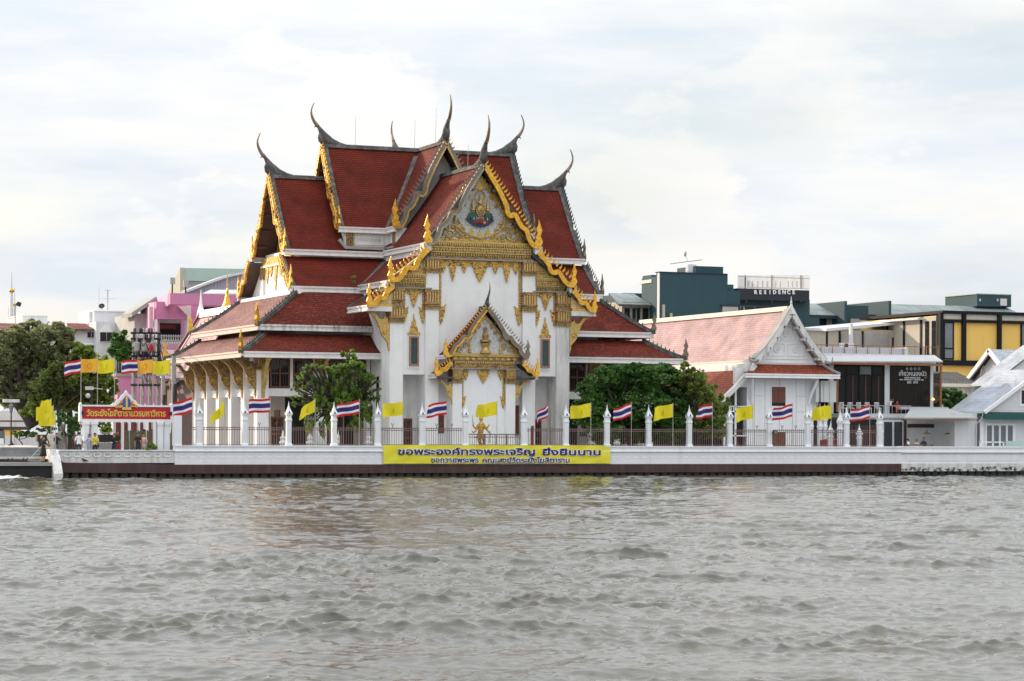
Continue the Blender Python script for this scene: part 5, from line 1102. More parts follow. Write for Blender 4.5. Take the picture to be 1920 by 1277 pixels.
# ================================================================== PEOPLE
def person(name_label, p, h, yaw, top, bottom, skin='skin', hair='short', pose='stand', dress=False, bag=None):
    """one continuous skinned figure, feet at p, facing yaw (0 = towards -Y, the river)"""
    t = thing('person', name_label, 'person', p)
    k = h/1.7
    V, Rr, E_ = [], [], []
    def nv(x, y, z, r, par=None):
        V.append((x*k, y*k, z*k)); Rr.append((r*k, r*k) if not isinstance(r, tuple) else (r[0]*k, r[1]*k))
        if par is not None: E_.append((par, len(V)-1))
        return len(V)-1
    sit = pose == 'sit'; hz = .52 if sit else .92
    pel = nv(0, 0, hz, (.15, .12))
    wa = nv(0, 0, hz+.18, (.135, .11), pel); chv = nv(0, .0, hz+.40, (.165, .12), wa); sh = nv(0, .01, hz+.50, (.13, .09), chv); nk = nv(0, .0, hz+.57, .055, sh); hd0 = nv(0, -.015, hz+.64, .085, nk); hd = nv(0, -.02, hz+.72, .10, hd0); hd1 = nv(0, -.01, hz+.79, .06, hd)
    hands = []
    for s in (-1, 1):
        if sit: kn = nv(s*.11, -.42, hz+.02, .085, pel); an = nv(s*.11, -.44, .09, .05, kn); ft = nv(s*.11, -.58, .04, .045, an)
        else:
            st_ = {'walk': .16*s}.get(pose, .02*s); hp = nv(s*.09, 0, hz-.08, .095, pel); kn = nv(s*.10, -st_-.02, .48, .068, hp); an = nv(s*.10, st_*.6, .08, .045, kn); ft = nv(s*.115, st_*.6-.13, .035, .04, an)
        sd2 = nv(s*.19, .01, hz+.46, .065, sh)
        if pose == 'phone' or (pose == 'point' and s < 0): el = nv(s*.25, -.04, hz+.22, .047, sd2); wr = nv(s*.12, -.28, hz+.34, .034, el); hn = nv(s*.08, -.34, hz+.37, .036, wr)
        elif pose == 'cross': el = nv(s*.26, -.05, hz+.22, .047, sd2); wr = nv(s*.02, -.19, hz+.25, .036, el); hn = nv(-s*.06, -.19, hz+.27, .034, wr)
        elif pose == 'raise' and s > 0: el = nv(s*.30, -.12, hz+.55, .047, sd2); wr = nv(s*.22, -.22, hz+.76, .034, el); hn = nv(s*.20, -.25, hz+.83, .034, wr)
        elif pose == 'reach': el = nv(s*.22, -.18, hz+.28, .047, sd2); wr = nv(s*.18, -.40, hz+.25, .034, el); hn = nv(s*.16, -.47, hz+.24, .034, wr)
        elif sit: el = nv(s*.25, -.06, hz+.22, .047, sd2); wr = nv(s*.18, -.30, hz+.18, .034, el); hn = nv(s*.15, -.36, hz+.18, .034, wr)
        else: el = nv(s*.24, .03, hz+.20, .047, sd2); wr = nv(s*.25, -.05, hz-.03, .034, el); hn = nv(s*.25, -.07, hz-.11, .034, wr)
        hands.append((hn, wr, s))
    me = bpy.data.meshes.new('figure_cage'); me.from_pydata(V, E_, []); o = bpy.data.objects.new('figure_cage', me); C.objects.link(o)
    md = o.modifiers.new('skin', 'SKIN'); md.use_smooth_shade = True
    for i, sv in enumerate(me.skin_vertices[0].data): sv.radius = Rr[i]; sv.use_root = i == 0
    o.modifiers.new('sub', 'SUBSURF').levels = 1
    dg = bpy.context.evaluated_depsgraph_get(); dg.update(); bm_ = bpy.data.meshes.new_from_object(o.evaluated_get(dg)); C.objects.unlink(o); bpy.data.objects.remove(o)
    # fingers: five short unequal bent stubs on each hand, joined to the same mesh
    mb = MB(); mb.v = [tuple(v.co) for v in bm_.vertices]; mb.f = [tuple(pp_.vertices) for pp_ in bm_.polygons]; mb.m = [0]*len(mb.f)
    for hn, wr, s in hands:
        a, b = Vector(V[wr]), Vector(V[hn]); d = (b-a).normalized(); sd2 = d.cross(Vector((0, 1, 0.2))).normalized()
        for q, ln in enumerate((.055, .075, .08, .075, .06)):
            off = sd2*((q-2)*.016*k); dd = d if q else (d+sd2*-.9).normalized(); st2 = b+off+(d*.01 if q else -d*.02)
            mb.tube([st2, st2+dd*ln*.55*k, st2+dd*ln*k+Vector((0, -.012*k, -.01*k))], [.010*k, .009*k, .006*k], 5, 0)
    for fi, f in enumerate(mb.f):
        c = sum((Vector(mb.v[q]) for q in f), Vector())/len(f)/k
        arm = abs(c.x) > .165 or c.y < -.15
        if c.z > hz+.575: m = 0
        elif c.z > hz+.02 or (arm and not sit and c.z > hz-.2):
            m = 1 if (not arm or c.z > hz+.27) else 0
        elif sit: m = 2 if c.z > .15 else 3
        else: m = 3 if c.z < .09 else (2 if (c.z > .42 or not dress) else 0)
        if dress and m == 2: m = 1
        mb.m[fi] = m
    body = mb.mesh('body', [skin, top, bottom, 'black_cloth'], True); bo = obj('body', body, t, mat=Matrix.Rotation(yaw, 4, 'Z'))
    # face
    f_ = MB(); zc = hz+.715
    for s in (-1, 1): f_.sphere((s*.035*k, -.108*k, zc*k), (.014*k, .008*k, .008*k), 6, 4, 0); f_.sphere((s*.098*k, -.01*k, zc*k), (.014*k, .022*k, .03*k), 6, 4, 1)
    f_.prism([(-.012*k, (zc-.04)*k), (.012*k, (zc-.04)*k), (0, zc*k)], 'xz', -.135*k, -.10*k, 1); f_.box(-.022*k, .022*k, -.112*k, -.10*k, (zc-.065)*k, (zc-.058)*k, 2)
    f_.build('face', ['hair', skin, 'red_cloth'], bo, loc=(0, 0, 0))
    hmb = MB(); hmb.sphere((0, .022*k, (hz+.752)*k), (.105*k, .108*k, .092*k), 12, 8)
    if hair == 'long': hmb.tube([(0, .06*k, (hz+.76)*k), (0, .09*k, (hz+.62)*k), (0, .11*k, (hz+.46)*k), (0, .11*k, (hz+.36)*k)], [(.10*k, .06*k), (.10*k, .05*k), (.08*k, .04*k), (.03*k, .02*k)], 8)
    hmb.build('hair', 'hair', bo, True, loc=(0, 0, 0))
    if dress: MB().lathe([(.15*k, (hz+.12)*k), (.19*k, hz*k), (.22*k, .6*k), (.25*k, .42*k)], (0, 0, 0), 14).build('skirt', top, bo, True, loc=(0, 0, 0))
    if bag: MB().tube([(-.14*k, -.05*k, (hz+.5)*k), (0, -.14*k, (hz+.3)*k), (.19*k, -.08*k, (hz+.02)*k)], .014*k, 5).sphere((.22*k, -.05*k, (hz-.06)*k), (.06*k, .09*k, .10*k), 8, 6).build('shoulder_bag', bag, bo, loc=(0, 0, 0))
    return t
def gp(u, Y, z=GZ+.02): q = at(u, 830, Y); return (q.x, Y, z)
person('barefoot woman in a short black dress at the edge of the landing', (at(81, 850, -.3).x, -.3, 1.0), 1.60, R(40), 'black_cloth', 'black_cloth', 'skin', 'long', 'reach', True)
person('person in a black top standing behind the yellow flags', gp(106, 1.0), 1.62, R(20), 'black_cloth', 'grey_cloth', 'skin', 'short', 'phone')
person('person in black crouched low beside the white-shirted man', gp(139, 1.7, GZ-.25), 1.62, R(60), 'black_cloth', 'black_cloth', 'skin', 'long', 'reach')
person('man in a white shirt with a black strap, back to the river', gp(148, .95), 1.68, R(170), 'white_cloth', 'navy_cloth', 'skin_tan', 'short', 'stand', bag='black_cloth')
person('person in a pale blue shirt beside the sign post', gp(167, 1.15), 1.55, R(-70), 'blue_cloth', 'blue_cloth', 'skin', 'short', 'reach')
person('man in a yellow and black shirt looking at his phone', gp(178, .9), 1.62, R(0), 'yellow_cloth', 'black_cloth', 'skin_tan', 'short', 'phone', bag='black_cloth')
person('woman with long hair and black top leaning on a taller man', gp(214, .95), 1.60, R(-35), 'black_cloth', 'navy_cloth', 'skin', 'long', 'phone')
person('tall man in black standing behind the long-haired woman', gp(220, 1.25), 1.76, R(30), 'black_cloth', 'red_cloth', 'skin_tan', 'short', 'stand')
person('man in a black printed T-shirt beside the woman in pink', gp(259, 1.0), 1.66, R(10), 'black_cloth', 'navy_cloth', 'skin_tan', 'short', 'stand')
person('woman in a pink top with folded arms under the sign', gp(269, 1.05), 1.60, R(-10), 'pink_cloth', 'beige_cloth', 'skin', 'long', 'cross')
TY = 10.6
person('person in a white top raising an arm on the glass restaurant terrace', (at(1670, 772, TY).x, TY, at(1670, 774, TY).z), 1.05, R(0), 'white_cloth', 'black_cloth', 'skin', 'long', 'raise')
person('person in red seated on the restaurant terrace by the rail', (at(1682, 772, TY+.3).x, TY+.3, at(1682, 775, TY).z), 1.25, R(-30), 'red_cloth', 'red_cloth', 'skin', 'short', 'sit')
for u, lb, tp, hr, yw, hh in ((1703, 'diner in white seated at the left of the low terrace table', 'white_cloth', 'short', R(60), 1.62), (1719, 'small pale-clothed diner between the two others at the table', 'beige_cloth', 'short', R(0), 1.55), (1732, 'broad diner in navy seated at the right of the terrace table', 'navy_cloth', 'short', R(-60), 1.75)):
    person(lb, (at(u, 835, 2.4).x, 2.4, 1.42), hh, yw, tp, 'black_cloth', 'skin_tan', hr, 'sit')

# ------------------------------------------------------------------ pigeons
def pigeon(p, yaw, label):
    t = thing('pigeon', label, 'pigeon', p, 'pigeons at the water edge')
    m = Matrix.Rotation(yaw, 4, 'Z')
    mb = MB().tube([(-.20, 0, .09), (-.12, 0, .12), (0, 0, .15), (.10, 0, .18), (.15, 0, .23), (.17, 0, .28), (.20, 0, .285)], [(.015, .03), .04, .07, .065, .04, .035, .012], 8); obj('bird_body', mb.mesh('bird_body', 'pigeon', True), t, mat=m)
    for s in (-1, 1): obj('leg', MB().tube([(.0, s*.03, .11), (.01, s*.03, 0)], .008, 4).mesh('leg', 'red_cloth'), t, mat=m)
for i, u in enumerate((19, 27, 40, 47)):
    pigeon((at(u, 864, -.4).x, -.4, 1.0), R([200, 160, 10, -20][i]), NTH[i]+' pigeon from the left on the landing edge')
pigeon((at(159, 866, -.03).x, -.06, .98), R(170), 'pigeon on the ledge of the low wall below the sign')
pigeon((at(106, 862, -.03).x, -.07, 1.2), R(10), 'bird on the brown ledge at the left wall end')

# ================================================================== WHITE HALL (right of the temple)
HX, HYf = 26.36, 9.0
H = thing('white_hall', 'small white chapel with faded pink tile roof and pointed white gable', 'chapel', (HX, HYf, GZ))
def hput(mb, name, mats, parent=None, smooth=False):
    p = parent or H
    return mb.build(name, mats, p, smooth, loc=((0, 0, 0) if parent else (0, 0-0, -GZ)))
def hb(mb, name, mats, parent=None, smooth=False): return hput(mb, name, mats, parent, smooth)
hx = 3.0
for s in (-1, 1):
    slope_obj((0, 26, 12.55), (0, -.75, 12.55), (s*hx, 26, 8.62), (s*hx, -.75, 8.62), 'tile_faded' if s < 0 else 'tile_orange', th=.18, sag=.28, put=hput, soff='plaster_old')
    fascia((s*(hx+.04), -.6, 8.62), (s*(hx+.04), 26, 8.62), (s, 0, 0), 'cream_wall', .32, put=hput)
    pth = sagline((0, -.82, 12.62), (s*(hx+.05), -.82, 8.62), .28, 8, .02)
    bb = barpart(pth, (0, -1, 0), .13, -.32, .08, 'plaster_old', 'barge_board', hput)
    hb(MB().sweep([p+Vector((0, .35, .07)) for p in pth], (0, 1, 0), .45, 0, .09), 'verge', 'concrete', bb)
    # small scroll at the foot of the gable
    hb(MB().tube(catmull([(s*2.85, -.85, 8.62), (s*3.25, -.85, 8.5), (s*3.55, -.85, 8.62), (s*3.62, -.85, 8.92)], 4), [.16, .15, .14, .13, .12, .11, .1, .09, .08, .07, .05, .04, .02], 6), 'gable_scroll', 'concrete', bb)
    for k in range(1, 5):
        t = k/5; hb(MB().box(s*hx*t-.1, s*hx*t+.1, -.95, .1, 12.2-3.95*t-.28*4*t*(1-t)-.2, 12.2-3.95*t-.28*4*t*(1-t)), 'purlin', 'plaster_old')
hb(MB().prism([(-.22, 12.42), (.22, 12.42), (.16, 12.78), (-.16, 12.78)], 'xz', -.4, 26), 'ridge_cap', 'cream_wall')
hb(MB().lathe([(.34, 0), (.24, .3), (.12, .62), (.07, .8), (.10, .9), (.05, 1.0), (.02, 1.35)], (0, -.8, 12.15), 8), 'gable_spire', 'plaster_old')
gw = hb(MB().prism([(-2.75, 8.3), (2.75, 8.3), (1.9, 9.4), (1.1, 10.55), (0, 12.3), (-1.1, 10.55), (-1.9, 9.4)], 'xz', -.02, .2), 'gable_wall', 'plaster_clean')
for x0, x1, z0, z1 in ((-1.55, -.10, 8.95, 9.95), (.10, 1.55, 8.95, 9.95), (-.75, .75, 10.15, 11.15), (-2.35, 2.35, 8.42, 8.8)):
    fr = MB().box(x0, x1, -.07, -.01, z0, z0+.07).box(x0, x1, -.07, -.01, z1-.07, z1).box(x0, x0+.07, -.07, -.01, z0+.07, z1-.07).box(x1-.07, x1, -.07, -.01, z0+.07, z1-.07)
    if z1 > 9: scroll(fr, (x0+x1)/2, (z0+z1)/2, .3, 1, -.04, 1.5, 0, tk=.035)
    hb(fr, 'relief_panel', 'plaster_clean', gw)
# skirt roof at the front and the left
slope_obj((-3.05, -.05, 8.32), (3.05, -.05, 8.32), (-4.05, -1.1, 7.55), (4.05, -1.1, 7.55), 'tile_orange', th=.1, sag=.05, put=hput)
fascia((-4.1, -1.12, 7.55), (4.1, -1.12, 7.55), (0, -1, 0), 'wall_white', .30, put=hput)
for s in (-1, 1): barpart(sagline((s*3.05, -.05, 8.36), (s*4.1, -1.12, 7.6), .05, 4, .03), (.7*s, .7, 0), .13, -.06, .1, 'concrete', 'hip_ridge', hput)
slope_obj((-3.0, 26, 8.25), (-3.0, -.5, 8.25), (-5.9, 26, 5.45), (-5.9, -.5, 5.45), 'tile_orange', th=.14, sag=.12, put=hput)
barpart(sagline((-3.0, -.55, 8.25), (-5.9, -.55, 5.45), .12, 6, .02), (0, 1, 0), .16, -.22, .12, 'plaster_old', 'verge', hput)
slope_obj((3.0, -.05, 8.25), (3.0, 26, 8.25), (4.0, -.05, 7.5), (4.0, 26, 7.5), 'tile_orange', th=.1, sag=.03, put=hput)
hb(MB().box(-3.35, 2.15, 0, 25.5, GZ, 8.35).box(2.15, 2.9, .4, 25.5, GZ, 8.35), 'wall', 'plaster_clean')
for x in (-2.7, -1.8, -.55, .9, 1.75): hb(MB().box(x-.012, x+.012, -.012, .01, GZ, 7.2), 'wall_joint', 'concrete')
for z, a, b in ((5.9, -2.7, -1.8), (4.9, -3.2, -2.7), (5.9, .9, 1.75), (4.7, .9, 2.1), (2.9, -2.7, -1.8)): hb(MB().box(a, b, -.012, .01, z-.01, z+.01), 'wall_joint', 'concrete')
def shutter(x0, x1, z0, z1):
    o = hb(MB().box(x0, x1, -.03, .04, z0, z1), 'window', 'dark_room'); xm_ = (x0+x1)/2
    for a, b in ((x0+.03, xm_-.01), (xm_+.01, x1-.03)): hb(MB().box(a, b, -.06, -.028, z0+.22, z1-.02), 'shutter', 'brown_wood', o)
    hb(MB().box(x0-.09, x0, -.07, .03, z0-.05, z1+.09).box(x1, x1+.09, -.07, .03, z0-.05, z1+.09).box(x0, x1, -.07, .03, z1, z1+.09), 'window_frame', 'plaster_clean', o)
shutter(-1.25, -.05, 5.15, 6.6); shutter(-1.25, -.05, 1.75, 3.15)
for s, x in ((-1, -2.95), (1, 1.95)):
    hb(MB().tube(catmull([(x, -.02, 5.2), (x+s*.12, -.25, 6.0), (x+s*.25, -.55, 6.6), (x+s*.35, -.9, 7.2)], 4), [.06, .1, .12, .13, .13, .14, .14, .13, .12, .12, .11, .1, .09], 6), 'eaves_bracket', 'plaster_clean')
# veranda left
hb(MB().box(-5.2, -3.36, .6, 20, GZ, 5.0), 'veranda_back', 'dark_room')
for z in (4.75, 2.9): hb(MB().box(-5.4, -3.36, -.1, .6, z-.1, z), 'veranda_floor', 'wall_white')
for k in range(10): hb(MB().box(-5.35+.2*k, -5.29+.2*k, -.08, -.02, 4.75, 5.05), 'baluster', 'wall_white')
hb(MB().box(-5.4, -3.36, -.1, 0, 5.05, 5.12), 'veranda_rail', 'wall_white')
for x in (-5.3, -4.35): hb(MB().box(x-.07, x+.07, -.1, .05, GZ, 7.0 if x > -5 else 5.8), 'veranda_post', 'plaster_clean')
hb(MB().box(-4.4, -3.36, -.05, .3, 6.55, 8.0), 'veranda_header', 'plaster_clean')
hb(MB().prism([(-4.9, GZ), (-4.2, 2.75), (-3.5, GZ)], 'xz', .1, .4), 'veranda_roof_model', 'maroon')

# ================================================================== RESTAURANT
RY = 11.0
rs_ = thing('restaurant', 'glass-fronted two-storey restaurant with brown-edged white awning and rooftop parapet', 'restaurant', (at(1660, 836, RY).x, RY, GZ))
def rp(name, mat, *a, parent=None, Y=RY, dep=.15): return pbox(MB(), *a, Y, dep).build(name, mat, rs_ if parent is None else parent, loc=None if parent is None else (0, 0, 0))
rp('block', 'building_white', 1537, 1748, 690, 836, Y=RY+6, dep=3)
rp('floor_slab', 'building_white', 1575, 1752, 776, 783, Y=RY-1.2, dep=7)
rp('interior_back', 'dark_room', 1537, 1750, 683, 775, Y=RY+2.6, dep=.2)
mb = MB(); rg = random.Random(6)
for u in range(1672, 1744, 3):
    if 1690 < u < 1700 or u > 1728: continue
    a = at(u, 690, RY+.9); b = at(u+2.2, 772, RY+.9); mb.box(a.x, b.x, RY+.8+.08*math.sin(u), RY+.95, b.z, a.z)
mb.build('curtain', 'curtain', rs_)
for u in (1575, 1600, 1622, 1645): rp('inner_partition', 'curtain', u, u+rg.uniform(3, 7), 700, 772, Y=RY+1.5, dep=.1)
for u, v in ((1569, 735), (1593, 722), (1608, 745), (1628, 730), (1640, 742), (1735, 745)): rp('inner_shelf', 'beige_wall' if u % 2 else 'brown_wood', u, u+9, v, v+2.2, Y=RY+1.2, dep=.3)
rp('roof_slab', 'building_white', 1537, 1752, 672, 684, Y=RY+.05, dep=8)
# glazing: panes one by one in dark frames
gl = rp('glazing_frame', 'black_steel', 1563, 1659, 684, 687)
for u in (1563, 1587, 1611, 1635, 1657): rp('mullion', 'black_steel', u-1, u+1, 687, 770, parent=gl, Y=RY-.02, dep=.1)
rp('transom', 'black_steel', 1563, 1659, 702, 704, parent=gl, Y=RY-.03, dep=.1)
for u in (1563, 1587, 1611, 1635): rp('pane', 'glass_grey' if u in (1611,) else 'glass_brown', u+1.2, u+22.8, 687, 702, parent=gl, Y=RY+.02, dep=.03); rp('pane', 'glass_brown', u+1.2, u+22.8, 704, 770, parent=gl, Y=RY+.02, dep=.03)
for u in (1599, 1623, 1647): rp('mullion', 'planter_brown', u-1.5, u+1.5, 704, 770, parent=gl, Y=RY-.01, dep=.06)
rp('column', 'building_white', 1659, 1668, 684, 776, Y=RY-.08, dep=.3); rp('column', 'building_white', 1556, 1563, 684, 776, Y=RY-.08, dep=.3); rp('column', 'building_white', 1745, 1750, 684, 776, Y=RY-.1, dep=.3)
sg2 = rp('sign_glass', 'glass_brown', 1668.2, 1744.8, 687, 770, dep=.03)
rp('glazing_frame', 'black_steel', 1668, 1745, 684, 687); rp('pane', 'glass_brown', 1750.2, 1764, 700, 770, Y=RY+.3, dep=.03); rp('corner_post', 'awning_edge', 1763, 1766, 684, 772, Y=RY-.8, dep=.1)
def rtext(body, size, u, v, width, mat='paint_white', bold=.01):
    p = at(u, v, RY-.05); return lettering('lettering', body, size, mat, (p.x, RY-.05, p.z), rs_, width, .01, bold)
rtext('เกี๊ยวหนองบัว', .52, 1711.5, 704.5, um(1685.5, 1737, RY), bold=.004)
rtext('KIEW NONG BUA', .2, 1711, 710, um(1696, 1725.5, RY), bold=.002); rtext('EST. 1971', .24, 1711, 719, um(1701, 1720.5, RY), bold=.003)
mb = MB(); x0 = at(1686, 712, RY).x
for k in range(26):
    if k not in (4, 13, 15, 22): mb.box(x0+k*.086, x0+k*.086+.06, RY-.06, RY-.04, at(1711, 713, RY).z, at(1711, 711.4, RY).z)
mb.build('small_print', 'paint_white', rs_)
for u in (1700, 1707.5, 1715, 1722.5):
    p = at(u, 691.5, RY); MB().tube([(p.x, RY-.07, p.z), (p.x, RY-.04, p.z)], .13, 14).tube([(p.x, RY-.09, p.z), (p.x, RY-.07, p.z)], .05, 6).build('sign_roundel', 'concrete', rs_)
p = at(1735, 709, RY); MB().prism([(p.x-.16, p.z), (p.x-.04, p.z-.1), (p.x+.02, p.z+.02), (p.x+.17, p.z+.1), (p.x+.02, p.z+.12)], 'xz', RY-.07, RY-.04).build('sign_mark', 'awning_edge', rs_)
# awning over the glass front
def sheet(u0, u1, vb, Yb, u2, u3, vf, Yf, th, name, mat, root):
    a, b, c, d = at(u0, vb, Yb), at(u1, vb, Yb), at(u3, vf, Yf), at(u2, vf, Yf); up = Vector((0, 0, th))
    return MB().hexa([a, b, c, d], [a+up, b+up, c+up, d+up]).build(name, mat, root)
sheet(1540, 1752, 668, RY+.6, 1533, 1768, 679.5, RY-1.2, .10, 'awning', 'awning_white', rs_)
rp('awning_valance', 'awning_edge', 1533.2, 1768, 680.2, 684.5, Y=RY-1.21, dep=.06); rp('awning_case', 'building_white', 1540, 1752, 664, 670, Y=RY+.5, dep=.4)
# rooftop parapet and rail
pr = rp('parapet', 'sheet_white', 1522, 1700, 651.5, 668, Y=RY+1.2, dep=.12)
for k in range(44): rp('parapet_slat', 'sheet_white', 1522+k*4.05, 1523.3+k*4.05, 652, 667, parent=pr, Y=RY+1.13, dep=.06)
a, b = at(1700, 668, RY+1.2), at(1700, 651.5, RY+1.2); MB().box(a.x, a.x+.15, RY+1.25, RY+8, a.z, b.z).build('parapet_side', 'sheet_white', rs_)
rail = MB()
for k in range(12): pbox(rail, 1517+k*22, 1518+k*22, 648, 668, RY+1.0, .04)
pbox(rail, 1517, 1762, 648, 649.2, RY+1.0, .04); rail.build('roof_rail', 'awning_edge', rs_)
# terrace: rail, posts, chairs, tables
tr = MB(); pbox(tr, 1570, 1709, 760, 761.2, RY-1.15, .04)
for k in range(17): pbox(tr, 1572+k*8.4, 1572.8+k*8.4, 760, 776, RY-1.15, .03)
tr.build('terrace_rail', 'steel', rs_)
for i, u in enumerate((1580, 1596, 1612, 1628, 1646)):
    q = at(u, 776, RY-.6); c_ = thing('chair', NTH[i]+' white metal chair from the left on the restaurant terrace', 'chair', (q.x, RY-.6, q.z), 'white terrace chairs')
    MB().box(q.x-.2, q.x+.2, RY-.8, RY-.4, q.z+.43, q.z+.47).build('seat', 'paint_white', c_)
    mb = MB()
    for k in range(4): mb.box(q.x-.2+.12*k, q.x-.16+.12*k, RY-.42, RY-.39, q.z+.47, q.z+.85)
    mb.box(q.x-.2, q.x+.2, RY-.42, RY-.38, q.z+.85, q.z+.9).build('backrest', 'paint_white', c_)
    for ex in (-.18, .18):
        for ey in (-.78, -.42): MB().box(q.x+ex-.015, q.x+ex+.015, RY+ey-.015, RY+ey+.015, q.z, q.z+.43).build('leg', 'paint_white', c_)
q = at(1733, 751, RY+.9); lp = thing('lamp', 'small glowing orange lamp behind the restaurant glass', 'lamp', (q.x, RY-.4, q.z))
m = M('lamp_glow', (.9, .4, .12), .4); m.node_tree.nodes['Principled BSDF'].inputs['Emission Color'].default_value = (1, .42, .12, 1); m.node_tree.nodes['Principled BSDF'].inputs['Emission Strength'].default_value = 1.5
MB().lathe([(.05, 0), (.16, .04), (.1, .14), (.02, .2)], (q.x, RY-.4, q.z), 10).build('lamp_shade', 'lamp_glow', lp); MB().tube([(q.x, RY-.4, q.z+.2), (q.x, RY-.4, at(1733, 688, RY).z)], .008, 4).build('cord', 'black_iron', lp)
rp('side_screen', 'screen_white', 1530, 1571, 714, 754, Y=RY-2.5, dep=.06)
for u in (1538, 1545, 1556): rp('screen_bar', 'steel', u-.3, u+.3, 716, 753, Y=RY-2.56, dep=.03)
rp('screen_post', 'awning_edge', 1569, 1572, 712, 772, Y=RY-2.55, dep=.1); rp('screen_post', 'black_steel', 1537, 1539, 712, 756, Y=RY-2.55, dep=.1)
# ground floor under the terrace
rp('shop_wall', 'building_white', 1700, 1835, 786, 838, Y=8.0, dep=.3); rp('shop_side_wall', 'building_white', 1790, 1832, 775, 838, Y=5.0, dep=3)
for a, b in ((1702, 1757), (1761, 1787)): rp('vent_slot', 'planter_brown', a, b, 795, 802, Y=7.96, dep=.06)
dr = rp('door_frame', 'building_white', 1655, 1694, 788, 838, Y=7.5, dep=.06)
for a, b in ((1658, 1673), (1677, 1692)): rp('pane', 'glass_dark', a, b, 791, 836, parent=dr, Y=7.46, dep=.05)
rp('door_return', 'planter_brown', 1694, 1700, 786, 838, Y=7.5, dep=.3); rp('terrace_beam', 'concrete', 1580, 1700, 783, 789, Y=RY-1.3, dep=.2)
rp('ground_back', 'dark_room', 1500, 1655, 786, 838, Y=9.2, dep=.2)
sheet(1708, 1776, 767, 8.2, 1695, 1833, 785, 4.0, .08, 'canopy', 'awning_grey', rs_); rp('canopy_case', 'awning_white', 1690, 1778, 763, 768, Y=8.1, dep=.4); rp('canopy_edge', 'awning_edge', 1695, 1833, 786, 788, Y=3.98, dep=.06)
for i, u in enumerate((1738, 1780)):
    q = at(u, 814, 6.0); l_ = thing('pendant_lamp', ('left' if not i else 'right')+' straw pendant lamp under the grey canopy', 'lamp', (q.x, 6.0, q.z), 'straw pendant lamps')
    MB().lathe([(.42, 0), (.30, .06), (.12, .13), (.05, .28), (.01, .32)], (q.x, 6, q.z), 12).build('lamp_shade', 'straw', l_); MB().tube([(q.x, 6, q.z+.3), (q.x, 6, at(u, 786, 6.0).z)], .01, 4).build('cord', 'black_iron', l_)
for i, (u0, u1) in enumerate(((1541, 1582), (1588, 1600))):
    x0, x1 = at(u0, 830, 3.2).x, at(u1, 830, 3.2).x; zz = at(u0, 823, 3.2).z; sf = thing('sofa', ('long dark red sofa' if not i else 'short end of a dark red sofa')+' behind the fence near the restaurant', 'sofa', ((x0+x1)/2, 3.2, GZ), 'red sofas')
    MB().box(x0, x1, 3.2, 3.45, GZ+.3, zz-.08).sphere(((x0+x1)/2, 3.3, zz-.1), ((x1-x0)/2, .16, .12), 12, 6).build('backrest', 'red_sofa', sf); MB().box(x0, x1, 3.451, 4.0, GZ+.1, GZ+.75).build('seat', 'red_sofa', sf)
tb_ = thing('table', 'low dark dining table in front of the seated diners', 'table', (at(1722, 835, 2.0).x, 2.0, GZ)); q = at(1722, 833.5, 1.9)
MB().box(q.x-1.1, q.x+1.2, 1.6, 2.1, q.z-.06, q.z).build('table_top', 'brown_wood', tb_)
for ex in (-1.0, 1.1): MB().box(q.x+ex-.04, q.x+ex+.04, 1.8, 1.9, GZ, q.z-.06).build('leg', 'brown_wood', tb_)
# second row of spired posts and planters behind the fence
for i, (u, vt, Y) in enumerate(((1520, 757, 5.5), (1537, 757, 5.5), (1546, 757, 5.5), (1557, 790, 2.0), (1575, 764, 1.6), (1611, 795, 2.2), (1650, 790, 2.2))):
    q = at(u, 838, Y); zt_ = at(u, vt, Y).z; sc_ = (zt_-GZ)/2.93
    g_ = thing('gate_post', ['leftmost of three small white spires beside the chapel', 'middle of three small white spires beside the chapel', 'rightmost of three small white spires beside the chapel', 'short white post behind the fence left of the red sofa', 'white spired post standing just behind a fence post', 'white post behind the fence right of the red sofa', 'short white post behind the last fence post'][i], 'post', (q.x, Y, GZ), 'white posts behind the fence')
    s3 = Matrix.Diagonal((.9, .9, sc_, 1)); obj('post', PM[0], g_, mat=s3); obj('post_cap', PM[1], g_, mat=s3)
for i, (u0, u1) in enumerate(((1582, 1600), (1604, 1628), (1631, 1648))):
    x0, x1 = at(u0, 836, 2.8).x, at(u1, 836, 2.8).x; zz = at(u0, 797, 2.8).z
    g_ = thing('screen', NTH[i]+' dark brown slatted screen from the left behind the fence near the restaurant', 'screen', ((x0+x1)/2, 2.8, GZ), 'brown screens')
    n = max(3, int((x1-x0)/.13))
    for k in range(n): MB().box(x0+(x1-x0)*k/n, x0+(x1-x0)*(k+.75)/n, 2.78, 2.82, GZ, zz).build('slat', 'planter_brown', g_)
    MB().box(x0, x1, 2.821, 2.85, GZ, zz-.1).build('backing', 'maroon', g_)

# ================================================================== HOUSES AT THE RIGHT
def house_root(name, label, u, Y, cat='house'): return thing(name, label, cat, (at(u, 836, Y).x, Y, GZ))
rh = house_root('boarded_house', 'white boarded house with pale shingle roof and dark green awning', 1880, 5.0)
e0 = at(1845, 771, 4.4); slope_z = 4.7; ridge = Vector((e0.x+5.2, 4.4, e0.z+3.35)); dep = 5.2
def rhput(mb, name, mats, parent=None, smooth=False): return mb.build(name, mats, parent or rh, smooth, loc=(0, 0, 0) if parent else None)
slope_obj((ridge.x, 4.4+dep, ridge.z), (ridge.x, 4.4, ridge.z), (e0.x, 4.4+dep, e0.z), (e0.x, 4.4, e0.z), 'shingle_white', th=.12, sag=0.0, n=2, put=rhput)
slope_obj((ridge.x, 4.4, ridge.z), (ridge.x, 4.4+dep, ridge.z), (2*ridge.x-e0.x, 4.4, e0.z), (2*ridge.x-e0.x, 4.4+dep, e0.z), 'shingle_white', th=.12, sag=0.0, n=2, put=rhput)
